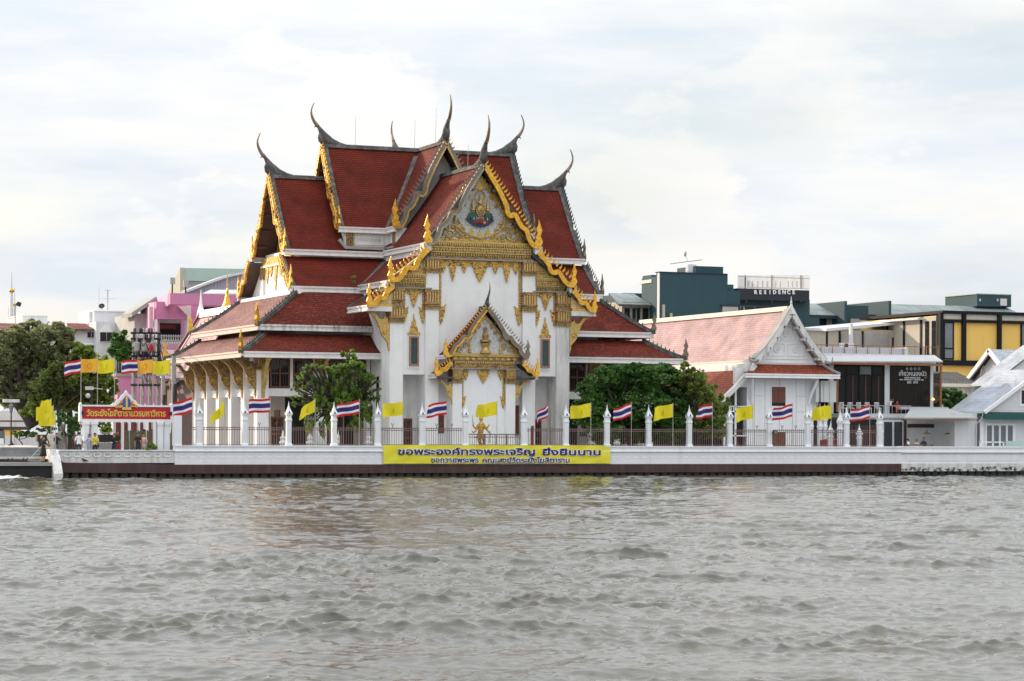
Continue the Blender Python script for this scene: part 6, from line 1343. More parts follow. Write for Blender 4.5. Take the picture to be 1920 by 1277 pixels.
MB().sweep([(e0.x-.05, 4.34, e0.z), (ridge.x, 4.34, ridge.z)], (0, 1, 0), .06, -.26, .02).build('barge_board', 'plaster_clean', rh); MB().box(e0.x-.16, e0.x+.02, 4.4, 4.4+dep, e0.z-.16, e0.z+.0).build('gutter', 'mint_trim', rh)
MB().tube([(e0.x-.05, 4.5, e0.z-.15), (e0.x-.02, 4.6, e0.z-.5), (e0.x-.35, 4.9, e0.z-1.0), (e0.x-.35, 4.9, GZ)], .05, 6).build('downpipe', 'sheet_white', rh)
wl = MB().box(e0.x+.25, e0.x+12, 5.0, 9.5, GZ, e0.z-.05).build('wall', 'board_white', rh)
MB().prism([(e0.x+.25, e0.z-.05), (ridge.x, ridge.z-.3), (2*ridge.x-e0.x-.25, e0.z-.05)], 'xz', 4.7, 4.9).build('gable', 'board_white', rh)
nb = int((ridge.z-GZ)/.17)
for k in range(nb):
    z = GZ+.17*k
    if z < e0.z-.1: MB().box(e0.x+.24, e0.x+12, 4.975, 5.02, z, z+.155).build('clapboard', 'board_white', wl, loc=(0, 0, 0))
    else:
        t = (z-e0.z+.1)/(ridge.z-e0.z); xl = e0.x+5.2*t+.35
        if xl < ridge.x-.2: MB().box(xl, 2*ridge.x-xl, 4.67, 4.72, z, z+.155).build('clapboard', 'board_white', wl, loc=(0, 0, 0))
zA, zB = at(1880, 774, 4.6).z, at(1880, 787, 4.6).z
MB().hexa([(e0.x-.02, 4.95, zA-.25), (e0.x+12, 4.95, zA-.25), (e0.x+12, 4.1, zB), (e0.x-.02, 4.1, zB)], [(e0.x-.02, 4.95, zA), (e0.x+12, 4.95, zA), (e0.x+12, 4.1, zA-.1), (e0.x-.02, 4.1, zA-.1)]).build('awning', 'green_awning', rh)
def rhp(name, mat, *a, parent=None, Y=4.95, dep=.05): return pbox(MB(), *a, Y, dep).build(name, mat, parent or rh, loc=(0, 0, 0) if parent else None)
fr = rhp('folding_door', 'plaster_clean', 1848, 1904, 794, 838, Y=4.93, dep=.06)
for a, b in ((1851, 1860), (1864, 1873), (1877, 1886), (1890, 1899)): rhp('pane', 'glass_grey', a, b, 798, 836, parent=fr, Y=4.91, dep=.05)
fw_ = rhp('window', 'plaster_clean', 1912, 1935, 728, 762, Y=4.63, dep=.06); rhp('pane', 'glass_dark', 1916, 1931, 732, 757, parent=fw_, Y=4.6, dep=.05)
rhp('corner_board', 'plaster_clean', 1838, 1844, 788, 838, Y=4.9, dep=.1); rhp('deck_rail', 'plaster_clean', 1836, 1884, 828, 830, Y=2.0, dep=.06)
for u in (1838, 1862, 1882): rhp('deck_post', 'plaster_clean', u-1, u+1, 828, 840, Y=2.0, dep=.06)
rhp('glass_screen', 'mint_trim', 1886, 1960, 827, 838, Y=2.0, dep=.03)
# second roof and the cross gable behind
r2 = house_root('cottage', 'pale-roofed cottage behind the boarded house', 1880, 12.0)
def r2put(mb, name, mats, parent=None, smooth=False): return mb.build(name, mats, parent or r2, smooth, loc=(0, 0, 0) if parent else None)
f0 = at(1859, 720, 11.0); slope_obj((f0.x+5, 14.0, f0.z+3.3), (f0.x+5, 11.0, f0.z+3.3), (f0.x, 14.0, f0.z), (f0.x, 11.0, f0.z), 'shingle_white', th=.12, sag=0, n=2, put=r2put)
MB().box(f0.x-.12, f0.x+.05, 11, 14, f0.z-.14, f0.z).build('gutter', 'mint_trim', r2); MB().box(f0.x+.3, f0.x+9, 11.3, 14, GZ, f0.z-.1).build('wall', 'board_white', r2)
MB().tube([(f0.x-.05, 13.8, f0.z-.1), (f0.x+.25, 13.6, f0.z-.6), (f0.x+.4, 13.2, f0.z-1.0)], .05, 6).build('downpipe', 'sheet_white', r2)
MB().prism([(f0.x+.3, f0.z-.1), (f0.x+5, f0.z+3.1), (f0.x+9.7, f0.z-.1)], 'xz', 11.35, 11.5).build('gable', 'board_white', r2)
r3 = house_root('gabled_house', 'white house end with pointed white gable and ribbed roof at the right edge', 1860, 18.0)
def r3put(mb, name, mats, parent=None, smooth=False): return mb.build(name, mats, parent or r3, smooth, loc=(0, 0, 0) if parent else None)
ap = at(1855, 655, 19.0)
for s in (-1, 1):
    slope_obj((ap.x, 19, ap.z), (ap.x+9, 19, ap.z), (ap.x, 19+s*3.4, ap.z-2.5), (ap.x+9, 19+s*3.4, ap.z-2.5), 'shingle_white', th=.14, sag=0, n=2, put=r3put)
    MB().sweep([(ap.x-.06, 19, ap.z+.02), (ap.x-.06, 19+s*3.5, ap.z-2.55)], (1, 0, 0), .08, -.3, .05).build('barge_board', 'paint_white', r3)
MB().prism([(15.8, ap.z-2.7), (22.2, ap.z-2.7), (19, ap.z-.3)], 'yz', ap.x+.5, ap.x+.7).box(ap.x+.5, ap.x+9, 16, 22, GZ, ap.z-2.7).build('wall', 'building_white', r3)
for q in (-1.5, 0, 1.5): MB().tube([(ap.x+.45, 19+q-.5, ap.z-2.3), (ap.x+.45, 19+q-.4, ap.z-1.7), (ap.x+.45, 19+q, ap.z-1.35), (ap.x+.45, 19+q+.4, ap.z-1.7), (ap.x+.45, 19+q+.5, ap.z-2.3)], .05, 5).build('gable_arch', 'paint_white', r3)
r4 = house_root('tiled_house', 'low old house with dark grey tiled hip roof between restaurant and cottage', 1790, 20.0)
def r4put(mb, name, mats, parent=None, smooth=False): return mb.build(name, mats, parent or r4, smooth, loc=(0, 0, 0) if parent else None)
a, b, c_, d_ = at(1764, 697, 24), at(1800, 702, 24), at(1740, 718, 20), at(1835, 718, 20)
slope_obj((a.x-1, 24, a.z), (a.x+1.6, 24, a.z), (c_.x, 20, c_.z), (d_.x+.6, 20, c_.z), 'tile_grey', th=.15, sag=.05, put=r4put)
slope_obj((a.x+1.6, 24, a.z), (a.x+1.7, 24.1, a.z), (d_.x+.6, 20, c_.z), (d_.x+.6, 28, c_.z), 'tile_grey', th=.15, sag=.05, put=r4put)
MB().box(c_.x+.3, d_.x, 20.5, 27, GZ, c_.z-.1).build('wall', 'plaster_old', r4); MB().box(c_.x, d_.x+.6, 19.9, 20.05, c_.z-.3, c_.z-.02).build('eaves_board', 'cream_wall', r4)

# ================================================================== YELLOW BUILDING
YB = 30.0
yb = house_root('yellow_building', 'mustard yellow building with exposed black steel frame', 1850, YB, 'building')
def yp(name, mat, *a, parent=None, Y=YB, dep=.2): return pbox(MB(), *a, Y, dep).build(name, mat, parent or yb, loc=(0, 0, 0) if parent else None)
x0 = at(1765, 640, YB).x; zt_ = at(1765, 586, YB).z; zl = at(1765, 681, YB).z
MB().box(x0, x0+32, YB+.15, YB+14, GZ, zt_-.25).build('wall', 'mustard_wall', yb)
MB().box(x0-.02, x0+32, YB-.25, YB+14.2, zt_-.1, zt_+.18).build('roof_edge', 'black_steel', yb); MB().box(x0, x0+32, YB+.10, YB+.145, zt_-.55, zt_-.1).build('wall_band', 'cream_wall', yb); MB().box(x0, x0+32, YB-.1, YB+.12, zt_-.85, zt_-.60).build('beam', 'black_steel', yb)
MB().box(x0, x0+32, YB-.2, YB+.12, zl-.2, zl+.28).build('beam', 'black_steel', yb)
for u in (1763.5, 1806.5, 1873, 1940): x = at(u, 640, YB).x; MB().box(x-.17, x+.17, YB-.22, YB+.1, zl, zt_).build('steel_column', 'black_steel', yb)
for u0, u1, v0, v1 in ((1769, 1789, 603, 674), (1914, 1935, 605, 670)):
    f = yp('window', 'black_steel', u0, u1, v0, v1, Y=YB+.05, dep=.12); yp('pane', 'glass_grey', u0+3, u1-3, v0+3, v1-22, parent=f, Y=YB+.02, dep=.05); yp('pane', 'glass_grey', u0+3, u1-3, v1-19, v1-2.5, parent=f, Y=YB+.02, dep=.05)
MB().box(x0-.08, x0-.004, YB+.2, YB+9, zl-1, zt_-.3).build('side_wall', 'beige_wall', yb)
for k, y in enumerate((.5, 3.2, 6.1, 9)): MB().box(x0-.16, x0-.085, YB+y-.15, YB+y+.15, zl-1.5, zt_-.2).build('steel_column', 'black_steel', yb)
for y in (1.1, 2.2): MB().box(x0-.14, x0-.085, YB+y-.3, YB+y+.3, zl+.5, zt_-.7).build('side_window', 'glass_dark', yb)
MB().box(x0-.7, x0+.0, YB+2.8, YB+9.6, zt_-.52, zt_-.34).build('side_gutter', 'sheet_white', yb)
yl = house_root('low_annex', 'low beige annex with black posts and white gutter beside the yellow building', 1620, YB+8, 'building')
def lp_(name, mat, *a, parent=None, Y=YB+8, dep=.2): return pbox(MB(), *a, Y, dep).build(name, mat, parent or yl, loc=(0, 0, 0) if parent else None)
lp_('wall', 'beige_wall', 1551, 1692, 618, 690, dep=4.5)
a, b = at(1550, 621, YB+7.7), at(1692, 608, YB+7.7); MB().hexa([a, b, b+Vector((0, 5, .3)), a+Vector((0, 5, .3))], [a+Vector((0, 0, .25)), b+Vector((0, 0, .25)), b+Vector((0, 5, .5)), a+Vector((0, 5, .5))]).build('roof', 'sheet_white', yl)
for u in (1551, 1575, 1618, 1691): lp_('steel_post', 'black_steel', u-1.5, u+1.5, 621, 660, Y=YB+7.9, dep=.12)
lp_('opening', 'glass_dark', 1673, 1690, 633, 652, Y=YB+7.92, dep=.1)
for a, b in ((1578, 1616), (1622, 1668)): lp_('wall_panel', 'concrete', a, b, 626, 652, Y=YB+7.93, dep=.1)
ac = thing('air_conditioner', 'white air conditioner unit on the annex roof edge', 'air conditioner', at(1590, 652, YB+6)); pbox(MB(), 1579, 1601, 643, 653, YB+6, .6).build('casing', 'sheet_white', ac); q = at(1587, 648, YB+5.97); MB().tube([(q.x, YB+5.94, q.z), (q.x, YB+6, q.z)], .2, 12).build('fan', 'black_iron', ac); MB().box(q.x+.5, q.x+.75, YB+6.1, YB+6.4, q.z, q.z+2.0).build('duct', 'sheet_white', ac)

# ================================================================== GREEN BUILDING
GY = 52.0
gb = house_root('green_building', 'dark teal building with stepped roofline and black RESIDENCE sign band', 1400, GY, 'building')
def gpx(name, mat, *a, parent=None, Y=GY, dep=8.0): return pbox(MB(), *a, Y, dep).build(name, mat, parent or gb, loc=(0, 0, 0) if parent else None)
gpx('wall', 'teal_wall', 1237, 1364, 512, 700, dep=.8); gpx('rear_body', 'teal_wall', 1262, 1364, 516, 700, Y=GY+.8, dep=7); gpx('wall', 'teal_wall', 1364.02, 1375, 533.5, 700); gpx('wall', 'teal_wall', 1375.02, 1387.5, 545, 700); gpx('wall', 'teal_wall', 1304, 1356, 499.5, 511.9, Y=GY+2, dep=4)
gpx('edge_trim', 'sheet_white', 1235.6, 1237, 511.5, 660, Y=GY-.05, dep=.4); gpx('parapet_cap', 'teal_dark', 1236.5, 1364.3, 511, 512.3, Y=GY-.1, dep=1.0)
for u, v0, v1 in ((1245, 571, 600), (1259, 587, 599)): gpx('vent_pipe', 'beige_wall', u-2, u+2, v0, v1, Y=GY-.3, dep=.25)
gpx('opening', 'dark_room', 1364, 1369, 541, 543, Y=GY-.03, dep=.1)
gpx('side_wing', 'teal_wall', 1221, 1231, 515.5, 700, Y=GY+6, dep=2); gpx('wing_slab', 'cream_wall', 1221, 1236, 524, 530, Y=GY+5.5, dep=3); gpx('wing_recess', 'teal_dark', 1231, 1236, 530, 700, Y=GY+6.5, dep=1)
gpx('balcony_wall', 'wall_grey', 1355, 1384, 575, 600, Y=GY-.15, dep=.2); gpx('balcony_frame', 'teal_dark', 1352, 1441, 572, 575, Y=GY-.2, dep=.4)
w1 = gpx('window', 'sheet_white', 1387, 1418, 573.5, 592, Y=GY+.9, dep=.1)
for a, b in ((1389, 1394), (1397, 1415)): gpx('pane', 'glass_dark', a, b, 576, 592, parent=w1, Y=GY+.85, dep=.08)
gpx('wall', 'teal_wall', 1387.52, 1518, 560, 700, Y=GY+1, dep=7); gpx('balcony_screen', 'teal_dark', 1417, 1441, 573, 594, Y=GY+.8, dep=.15); gpx('wall', 'teal_wall', 1518.02, 1536, 595, 700, Y=GY+1, dep=7)
sb_ = gpx('sign_band', 'sign_black', 1383, 1517.5, 542.5, 563.5, Y=GY+.3, dep=1.5)
p = at(1452, 551.2, GY+.2)
for k, ch in enumerate('RESIDENCE'):
    q = at(1417+k*8.9, 551.2, GY+.2); lettering('letter', ch, .52, 'paint_white', (q.x, GY+.24, q.z), gb, None, .03, .02)
for u in (1399, 1447, 1502): gpx('sign_lamp', 'black_iron', u-1.5, u+1.5, 563, 567, Y=GY-.3, dep=.5)
rl3 = MB()
for k in range(64): pbox(rl3, 1384+k*2.11, 1384.6+k*2.11, 516, 542, GY+.4, .05)
pbox(rl3, 1384, 1518, 519.5, 520.7, GY+.38, .08); pbox(rl3, 1384, 1518, 539.5, 540.7, GY+.38, .08); stuff(rl3.build('roof_rail', 'steel', gb))
for u in (1398, 1447.5, 1502.5): gpx('rail_post', 'teal_dark', u-.9, u+.9, 516, 542, Y=GY+.5, dep=.15)
for k, u in enumerate((1403, 1411, 1421, 1430, 1439, 1455, 1463, 1478, 1486, 1494)): gpx('rear_letter_stroke', 'sheet_white', u-1.3, u+1.3, 527, 539, Y=GY+2.0, dep=.12)
# left annex with grey sheet roof
ga = house_root('grey_annex', 'pale annex with grey sheet roof beside the teal building', 1200, GY+6, 'building')
def gax(name, mat, *a, parent=None, Y=GY+6, dep=5.0): return pbox(MB(), *a, Y, dep).build(name, mat, parent or ga, loc=(0, 0, 0) if parent else None)
gax('wall', 'beige_wall', 1166, 1221, 566, 700)
a, b = at(1160, 570, GY+5.4), at(1222, 566, GY+5.4); c_ = at(1222, 551, GY+9)
slope_obj((a.x+.8, GY+9.5, c_.z), (b.x, GY+9.5, c_.z), (a.x, GY+5.4, a.z), (b.x, GY+5.4, a.z), 'metal_sheet', th=.2, sag=0, n=2, put=lambda mb, name, mats, parent=None, smooth=False: mb.build(name, mats, parent or ga, smooth, loc=(0, 0, 0) if parent else None))
for a, b in ((1171, 1181), (1186, 1192), (1194, 1200), (1205, 1216)): f = gax('window', 'teal_dark', a, b, 578, 620, Y=GY+5.95, dep=.12); gax('pane', 'glass_dark', a+1, b-1, 579, 620, parent=f, Y=GY+5.92, dep=.06)
gax('parapet', 'teal_wall', 1169, 1222, 550, 560, Y=GY+12, dep=3); gax('parapet', 'teal_wall', 1153, 1168, 552.5, 700, Y=GY+11, dep=3)
gax('pink_block', 'pink_wall', 1110, 1157, 568, 700, Y=GY+16, dep=4)
# right wings with metal roofs
gr_ = house_root('teal_wing', 'long teal rear wing with grey metal roofs and projecting party walls', 1650, GY+3, 'building')
def grx(name, mat, *a, parent=None, Y=GY+3, dep=6.0): return pbox(MB(), *a, Y, dep).build(name, mat, parent or gr_, loc=(0, 0, 0) if parent else None)
grput = lambda mb, name, mats, parent=None, smooth=False: mb.build(name, mats, parent or gr_, smooth, loc=(0, 0, 0) if parent else None)
def metal(u0, u1, vt, vb, Y, d=4.0):
    a, b = at(u0, vb, Y), at(u1, vb, Y); zt2 = at(u0, vt, Y+d).z
    slope_obj((a.x, Y+d, zt2), (b.x, Y+d, zt2), (a.x, Y, a.z), (b.x, Y, a.z), 'metal_sheet', th=.2, sag=0, n=1, put=grput); MB().box(a.x, b.x, Y-.12, Y+.02, a.z-.35, a.z-.02).build('eaves_board', 'teal_dark', gr_)
metal(1517, 1586, 569, 590, GY+2); metal(1671, 1930, 570, 592, GY+2)
grx('wall', 'teal_wall', 1517, 1920, 592, 700); grx('party_wall', 'teal_wall', 1583, 1588, 564.5, 700, Y=GY+.5, dep=7); grx('party_wall', 'teal_wall', 1666, 1671, 564, 700, Y=GY+.5, dep=9)
grx('flat_block', 'teal_wall', 1588, 1628, 573, 620, Y=GY+1.5, dep=5)
for a, b, m_ in ((1535, 1549, 'glass_dark'), (1550, 1564, 'blind_grey'), (1595, 1626, 'blind_grey'), (1680, 1692, 'glass_grey')): grx('window', m_, a, b, 598, 650 if a < 1590 else 617, Y=GY+1.3 if a > 1590 else GY+2.9, dep=.2)
grx('roof_box', 'teal_wall', 1832, 1896, 552, 575, Y=GY+5, dep=6); grx('roof_box_trim', 'sheet_green', 1831, 1897, 551, 552.6, Y=GY+4.95, dep=6.1)
for u0, u1, v0, v1 in ((1837, 1839, 560, 565), (1870, 1872, 560, 565), (1876, 1888, 560, 573)): grx('wall_light' if u1-u0 < 4 else 'hatch', 'sheet_white', u0, u1, v0, v1, Y=GY+4.9, dep=.12)
# rooftop antenna frame on the teal block
an = thing('rooftop_equipment', 'white water tank and metal frame on the teal building roof', 'roof equipment', at(1295, 512, GY+3))
q = at(1296, 512, GY+3); MB().lathe([(.5, 0), (.55, .3), (.5, .9), (.1, 1.0)], (q.x, GY+3, q.z-.1), 12).build('tank', 'building_white', an)
mb = MB(); c_ = q+Vector((-.2, 0, 1.05))
for dy in (-.3, .3): mb.tube([c_+Vector((-1.9, dy, -.2)), c_+Vector((1.2, dy, .25))], .05, 5)
for k in range(6): t = k/5; mb.tube([c_+Vector((-1.9+3.1*t, -.3, -.2+.45*t)), c_+Vector((-1.9+3.1*t, .3, -.2+.45*t))], .035, 4)
mb.tube([c_+Vector((-.2, 0, .1)), c_+Vector((-.4, 0, .55))], .03, 4).sphere(tuple(c_+Vector((-.45, 0, .8))), (.16, .16, .28), 8, 6).build('frame', 'steel', an)

# ================================================================== LEFT BACKGROUND
def bx(root):
    def f(name, mat, *a, parent=None, Y=None, dep=.2): return pbox(MB(), *a, Y, dep).build(name, mat, parent or root, loc=(0, 0, 0) if parent else None)
    return f
def bput(root): return lambda mb, name, mats, parent=None, smooth=False: mb.build(name, mats, parent or root, smooth, loc=(0, 0, 0) if parent else None)
# white stupa spires
for i, (u, vt, Y, lb) in enumerate(((21.5, 508, 120, 'tallest white stupa spire with a gold ring at the far left'), (27, 539, 135, 'second white stupa spire just right of the tallest one'), (15.5, 575, 140, 'short thin stupa spire left of the tallest one'))):
    q = at(u, 625, Y); zt_ = at(u, vt, Y).z; h = zt_-GZ; zr = at(u, {0: 545, 1: 571, 2: 600}[i], Y).z-GZ; k = [1, .75, .5][i]
    s_ = thing('stupa', lb, 'stupa', (q.x, Y, GZ), 'stupa spires')
    MB().lathe([(3.0*k, 0), (3.0*k, 1.5), (2.2*k, 2), (2.0*k, 3.5), (1.2*k, 4.4), (.75*k, 5.2)]+[(r*k, z) for z in np.linspace(5.4, max(6.0, zr*.62), 9) for r in (.62-.025*z, .48-.02*z)]+[(.26*k, zr*.65), (.16*k, zr), (.10*k, zr+.3), (.03, h)], (q.x, Y, GZ), 10).build('spire', 'building_white', s_)
    MB().sphere((q.x, Y, GZ+zr), (.34*k, .34*k, .26*k), 10, 6).build('ring', 'gold', s_)
# white building with brown tile edges
wb = thing('white_building', 'white building with brown tiled parapet roofs and an arched window bay', 'building', (at(200, 640, 75).x, 75, GZ)); f = bx(wb); WY = 75
f('wall', 'building_white', 0, 255, 615, 720, Y=WY, dep=10); f('bay', 'building_white', 180, 220, 604, 720, Y=WY-1.2, dep=3); f('penthouse', 'building_white', 176.5, 235, 583, 606, Y=WY+2, dep=7); f('penthouse_cap', 'plaster_clean', 175.5, 236, 582, 584, Y=WY+1.9, dep=7.2)
f('stair_head', 'building_white', 167, 177, 584, 606, Y=WY+3, dep=4); f('roof_block', 'building_white', 42, 89, 591, 618, Y=WY+6, dep=8); f('roof_block_cap', 'plaster_clean', 41, 90, 590.2, 592, Y=WY+5.9, dep=8.2)
for u0, u1 in ((0, 58), (78, 99), (128, 178), (221, 256)):
    a, b = at(u0, 616, WY-1.0), at(u1, 616, WY-1.0); zt_ = at(u0, 604.5, WY).z
    slope_obj((a.x+.4, WY+1.5, zt_), (b.x-.4, WY+1.5, zt_), (a.x, WY-.6, a.z), (b.x, WY-.6, a.z), 'brown_tile', th=.2, sag=0, n=1, name='roof', put=bput(wb))
q0, q1 = at(188, 626, WY-1.3), at(212, 611, WY-1.3); xm_ = (q0.x+q1.x)/2; rr0 = (q1.x-q0.x)/2
MB().prism([(q0.x, q0.z-.2), (q1.x, q0.z-.2)]+[(xm_+rr0*math.cos(a), q0.z+(q1.z-q0.z)*math.sin(a)) for a in np.linspace(0, math.pi, 9)], 'xz', WY-1.32, WY-1.22).build('arch_panel', 'plaster_clean', wb)
for u0, u1, v0, v1 in ((188, 212, 623, 640), (164, 179, 623, 633), (222, 240, 624, 640), (166, 190, 648, 660), (60, 75, 628, 640), (85, 100, 628, 640)):
    w_ = f('window', 'plaster_clean', u0-1, u1+1, v0-1, v1+1, Y=WY-1.3 if u0 in (188,) else WY-.1, dep=.2); f('pane', 'glass_dark', u0, u1, v0, v1, parent=w_, Y=WY-1.36 if u0 in (188,) else WY-.15, dep=.12); um_ = (u0+u1)/2; f('glazing_bar', 'steel', um_-.4, um_+.4, v0, v1, parent=w_, Y=WY-1.4 if u0 in (188,) else WY-.19, dep=.05)
f('ledge', 'plaster_clean', 150, 256, 644, 647, Y=WY-.5, dep=.8)
ae = thing('aerial', 'tall television aerial on the white building roof', 'aerial', at(202, 583, WY+4)); q = at(202, 583, WY+4); t_ = at(202, 543, WY+4)
mb = MB().tube([q, t_], .05, 5)
for v, hw in ((544.5, 6.5), (560, 16), (551, 2.5), (566, 2.5)):
    a, b = at(202-hw, v, WY+4), at(202+hw, v, WY+4); mb.tube([a, b], .03, 4)
mb.build('mast', 'steel', ae)
MB().tube([at(185.5, 583, WY+4), at(185.5, 537, WY+4)], [.05, .02], 5).build('whip', 'sheet_white', ae)
ds_ = thing('satellite_dish', 'dark satellite dish on the white building roof', 'satellite dish', at(191, 582, WY+3)); q = at(191, 579, WY+3)
MB().lathe([(.03, 0), (.2, .04), (.3, .12), (.3, .14), (.18, .06)], (0, 0, 0), 14).build('dish', 'black_iron', ds_, loc=(0, 0, .35)).rotation_euler = (R(55), 0, R(-25)); MB().tube([(0, 0, 0), (0, 0, .4)], .04, 5).build('stand', 'steel', ds_, loc=(0, 0, 0))
ld = thing('lamp_post', 'slim street lamp with curved arm beside the stupa spires', 'lamp post', (at(28.5, 640, 60).x, 60, GZ)); b = at(28.5, 612, 60); mb = MB()
mb.tube(catmull([(b.x, 60, GZ), (b.x, 60, at(28, 600, 60).z), (at(28.5, 580, 60).x, 60, at(28, 580, 60).z), (at(31, 572, 60).x, 60, at(31, 572, 60).z), (at(35, 570, 60).x, 60, at(35, 570.5, 60).z)], 4), .05, 6); mb.build('pole', 'steel', ld)
q = at(35.5, 570, 60); MB().prism([(q.x-.35, q.z-.05), (q.x+.1, q.z-.25), (q.x+.2, q.z+.1), (q.x-.1, q.z+.2)], 'xz', 59.8, 60.2).build('lamp_head', 'black_iron', ld)

# hall with curved lilac end, green sheet hall behind
hb1 = thing('sheet_hall', 'long hall with pale green sheet roof edge behind the pink building', 'building', (at(410, 600, 95).x, 95, GZ)); f = bx(hb1)
f('wall', 'sheet_white', 346, 520, 524, 640, Y=95, dep=2); a, b = at(343, 526, 94), at(520, 521, 94)
MB().hexa([(a.x, 94, a.z), (b.x, 94, a.z), (b.x, 96, a.z), (a.x, 96, a.z)], [(a.x, 94.4, a.z+1.35), (b.x, 94.4, a.z+1.5), (b.x, 96, a.z+1.5), (a.x, 96, a.z+1.35)]).build('roof_edge', 'sheet_green', hb1)
MB().prism([(94, a.z-3), (94, a.z+1.35), (99, a.z-1.0), (99, a.z-3)], 'yz', a.x-.3, a.x+.2).build('side_verge', 'beige_wall', hb1)
hb2 = thing('curved_hall', 'hall with curved ribbed lilac sheet gable', 'building', (at(420, 600, 78).x, 78, GZ)); pts = []
for t in np.linspace(0, 1, 13): uu = 345+(560-345)*t; vv = 549-38*math.sin(min(1, t*1.55)*math.pi/2)**1.1; q = at(uu, vv, 78); pts.append((q.x, q.z))
MB().prism([(pts[0][0], GZ), (pts[-1][0], GZ)]+pts[::-1], 'xz', 78, 79).build('gable', 'sheet_lilac', hb2)
MB().sweep([(x, 78.4, z) for x, z in pts], (0, 1, 0), .9, -.05, .18).build('roof_edge', 'sheet_white', hb2)
for k in range(26):
    x = pts[0][0]+.5+k*.30*1.1; z = np.interp(x, [p_[0] for p_ in pts], [p_[1] for p_ in pts]); MB().box(x-.05, x+.05, 77.93, 78, GZ+6, float(z)-.1).build('rib', 'sheet_lilac', hb2)
sheet(395, 480, 546, 76, 380, 480, 553, 73, .15, 'lower_roof', 'sheet_white', hb2)
# pink building
PY = 62
pk_ = thing('pink_building', 'pink building with deep roof beam, white columns and a balcony', 'building', (at(380, 640, PY).x, PY, GZ)); f = bx(pk_)
f('roof_beam', 'pink_wall', 319, 520, 552, 573, Y=PY-2, dep=.8); a = at(319, 562, PY-2); b = at(319, 552, PY-2); c_ = at(319, 573, PY-2); MB().box(a.x-.02, a.x+.6, PY-1.2, PY+6, c_.z, b.z).build('roof_beam_side', 'pink_pale', pk_)
f('wall_beam', 'pink_wall', 293, 352, 566, 599, Y=PY, dep=.7); a = at(293, 580, PY); b, c_ = at(293, 566, PY), at(293, 599, PY); MB().box(a.x-.03, a.x+.5, PY+.7, PY+6, GZ, b.z).build('wall_side', 'pink_pale', pk_)
f('wall', 'pink_wall', 352, 520, 573, 640, Y=PY+1.5, dep=1); f('dark_opening', 'dark_room', 380, 500, 576, 596, Y=PY+1.4, dep=.2); f('column', 'plaster_clean', 351, 358, 573, 720, Y=PY-.2, dep=1); q0, q1 = at(334, 574, PY-.3), at(352, 574, PY-.3); z2 = at(352, 592, PY-.3).z
MB().prism([(q0.x, q0.z), (q1.x, q0.z), (q1.x, z2)], 'xz', PY-.3, PY+.3).build('column_haunch', 'plaster_clean', pk_)
f('column', 'plaster_clean', 291, 295, 599, 720, Y=PY-.05, dep=.6); f('column', 'pink_pale', 280, 287, 575, 640, Y=PY+.3, dep=.6)
f('balcony_back', 'dark_room', 295, 351, 599, 640, Y=PY+3, dep=.3); f('shop_blind', 'maroon', 297, 330, 609, 617, Y=PY+2.6, dep=.1); f('balcony_beam', 'wall_grey', 295, 351, 600, 606, Y=PY+1.5, dep=.5); f('inner_wall', 'pink_pale', 340, 351, 599, 640, Y=PY+1.2, dep=.3)
f('balcony_floor', 'pink_wall', 296, 352, 646, 664, Y=PY-.1, dep=1.5); rl4 = MB(); pbox(rl4, 296, 352, 629.5, 630.8, PY-.1, .08); pbox(rl4, 296, 352, 643, 646, PY-.1, .2); rl4.build('balcony_rail', 'wall_grey', pk_)
bal = MB().lathe([(.05, 0), (.13, .15), (.05, .4), (.09, .6), (.05, .75)], (0, 0, 0), 6).mesh('baluster', 'wall_grey'); z_ = at(320, 643, PY-.05).z
for k in range(12): q = at(299+k*4.4, 640, PY-.05); obj('baluster', bal, pk_, mat=Matrix.Translation(Vector((q.x, PY+.0, z_))-pk_.location))
f('lower_wall', 'pink_wall', 220, 262, 706, 840, Y=PY-20, dep=1.5); f('lower_wall_cap', 'concrete', 217, 265, 700, 706, Y=PY-20.1, dep=2); f('lower_wall', 'pink_wall', 262, 360, 664, 840, Y=PY-.2, dep=1)
gs = thing('grey_shed', 'grey walled shed with slanting roof left of the pink building', 'building', (at(270, 640, 66).x, 66, GZ)); f = bx(gs); f('wall', 'wall_grey', 252, 284, 588, 720, Y=66, dep=8); a, b = at(247, 592, 65), at(293, 576, 65)
MB().hexa([(a.x, 65, a.z-.1), (b.x, 65, b.z+.6), (b.x, 69, b.z+.6), (a.x, 69, a.z-.1)], [(a.x, 65, a.z+.3), (b.x, 65, b.z+1.0), (b.x, 69, b.z+1.0), (a.x, 69, a.z+.3)]).build('roof', 'concrete', gs)
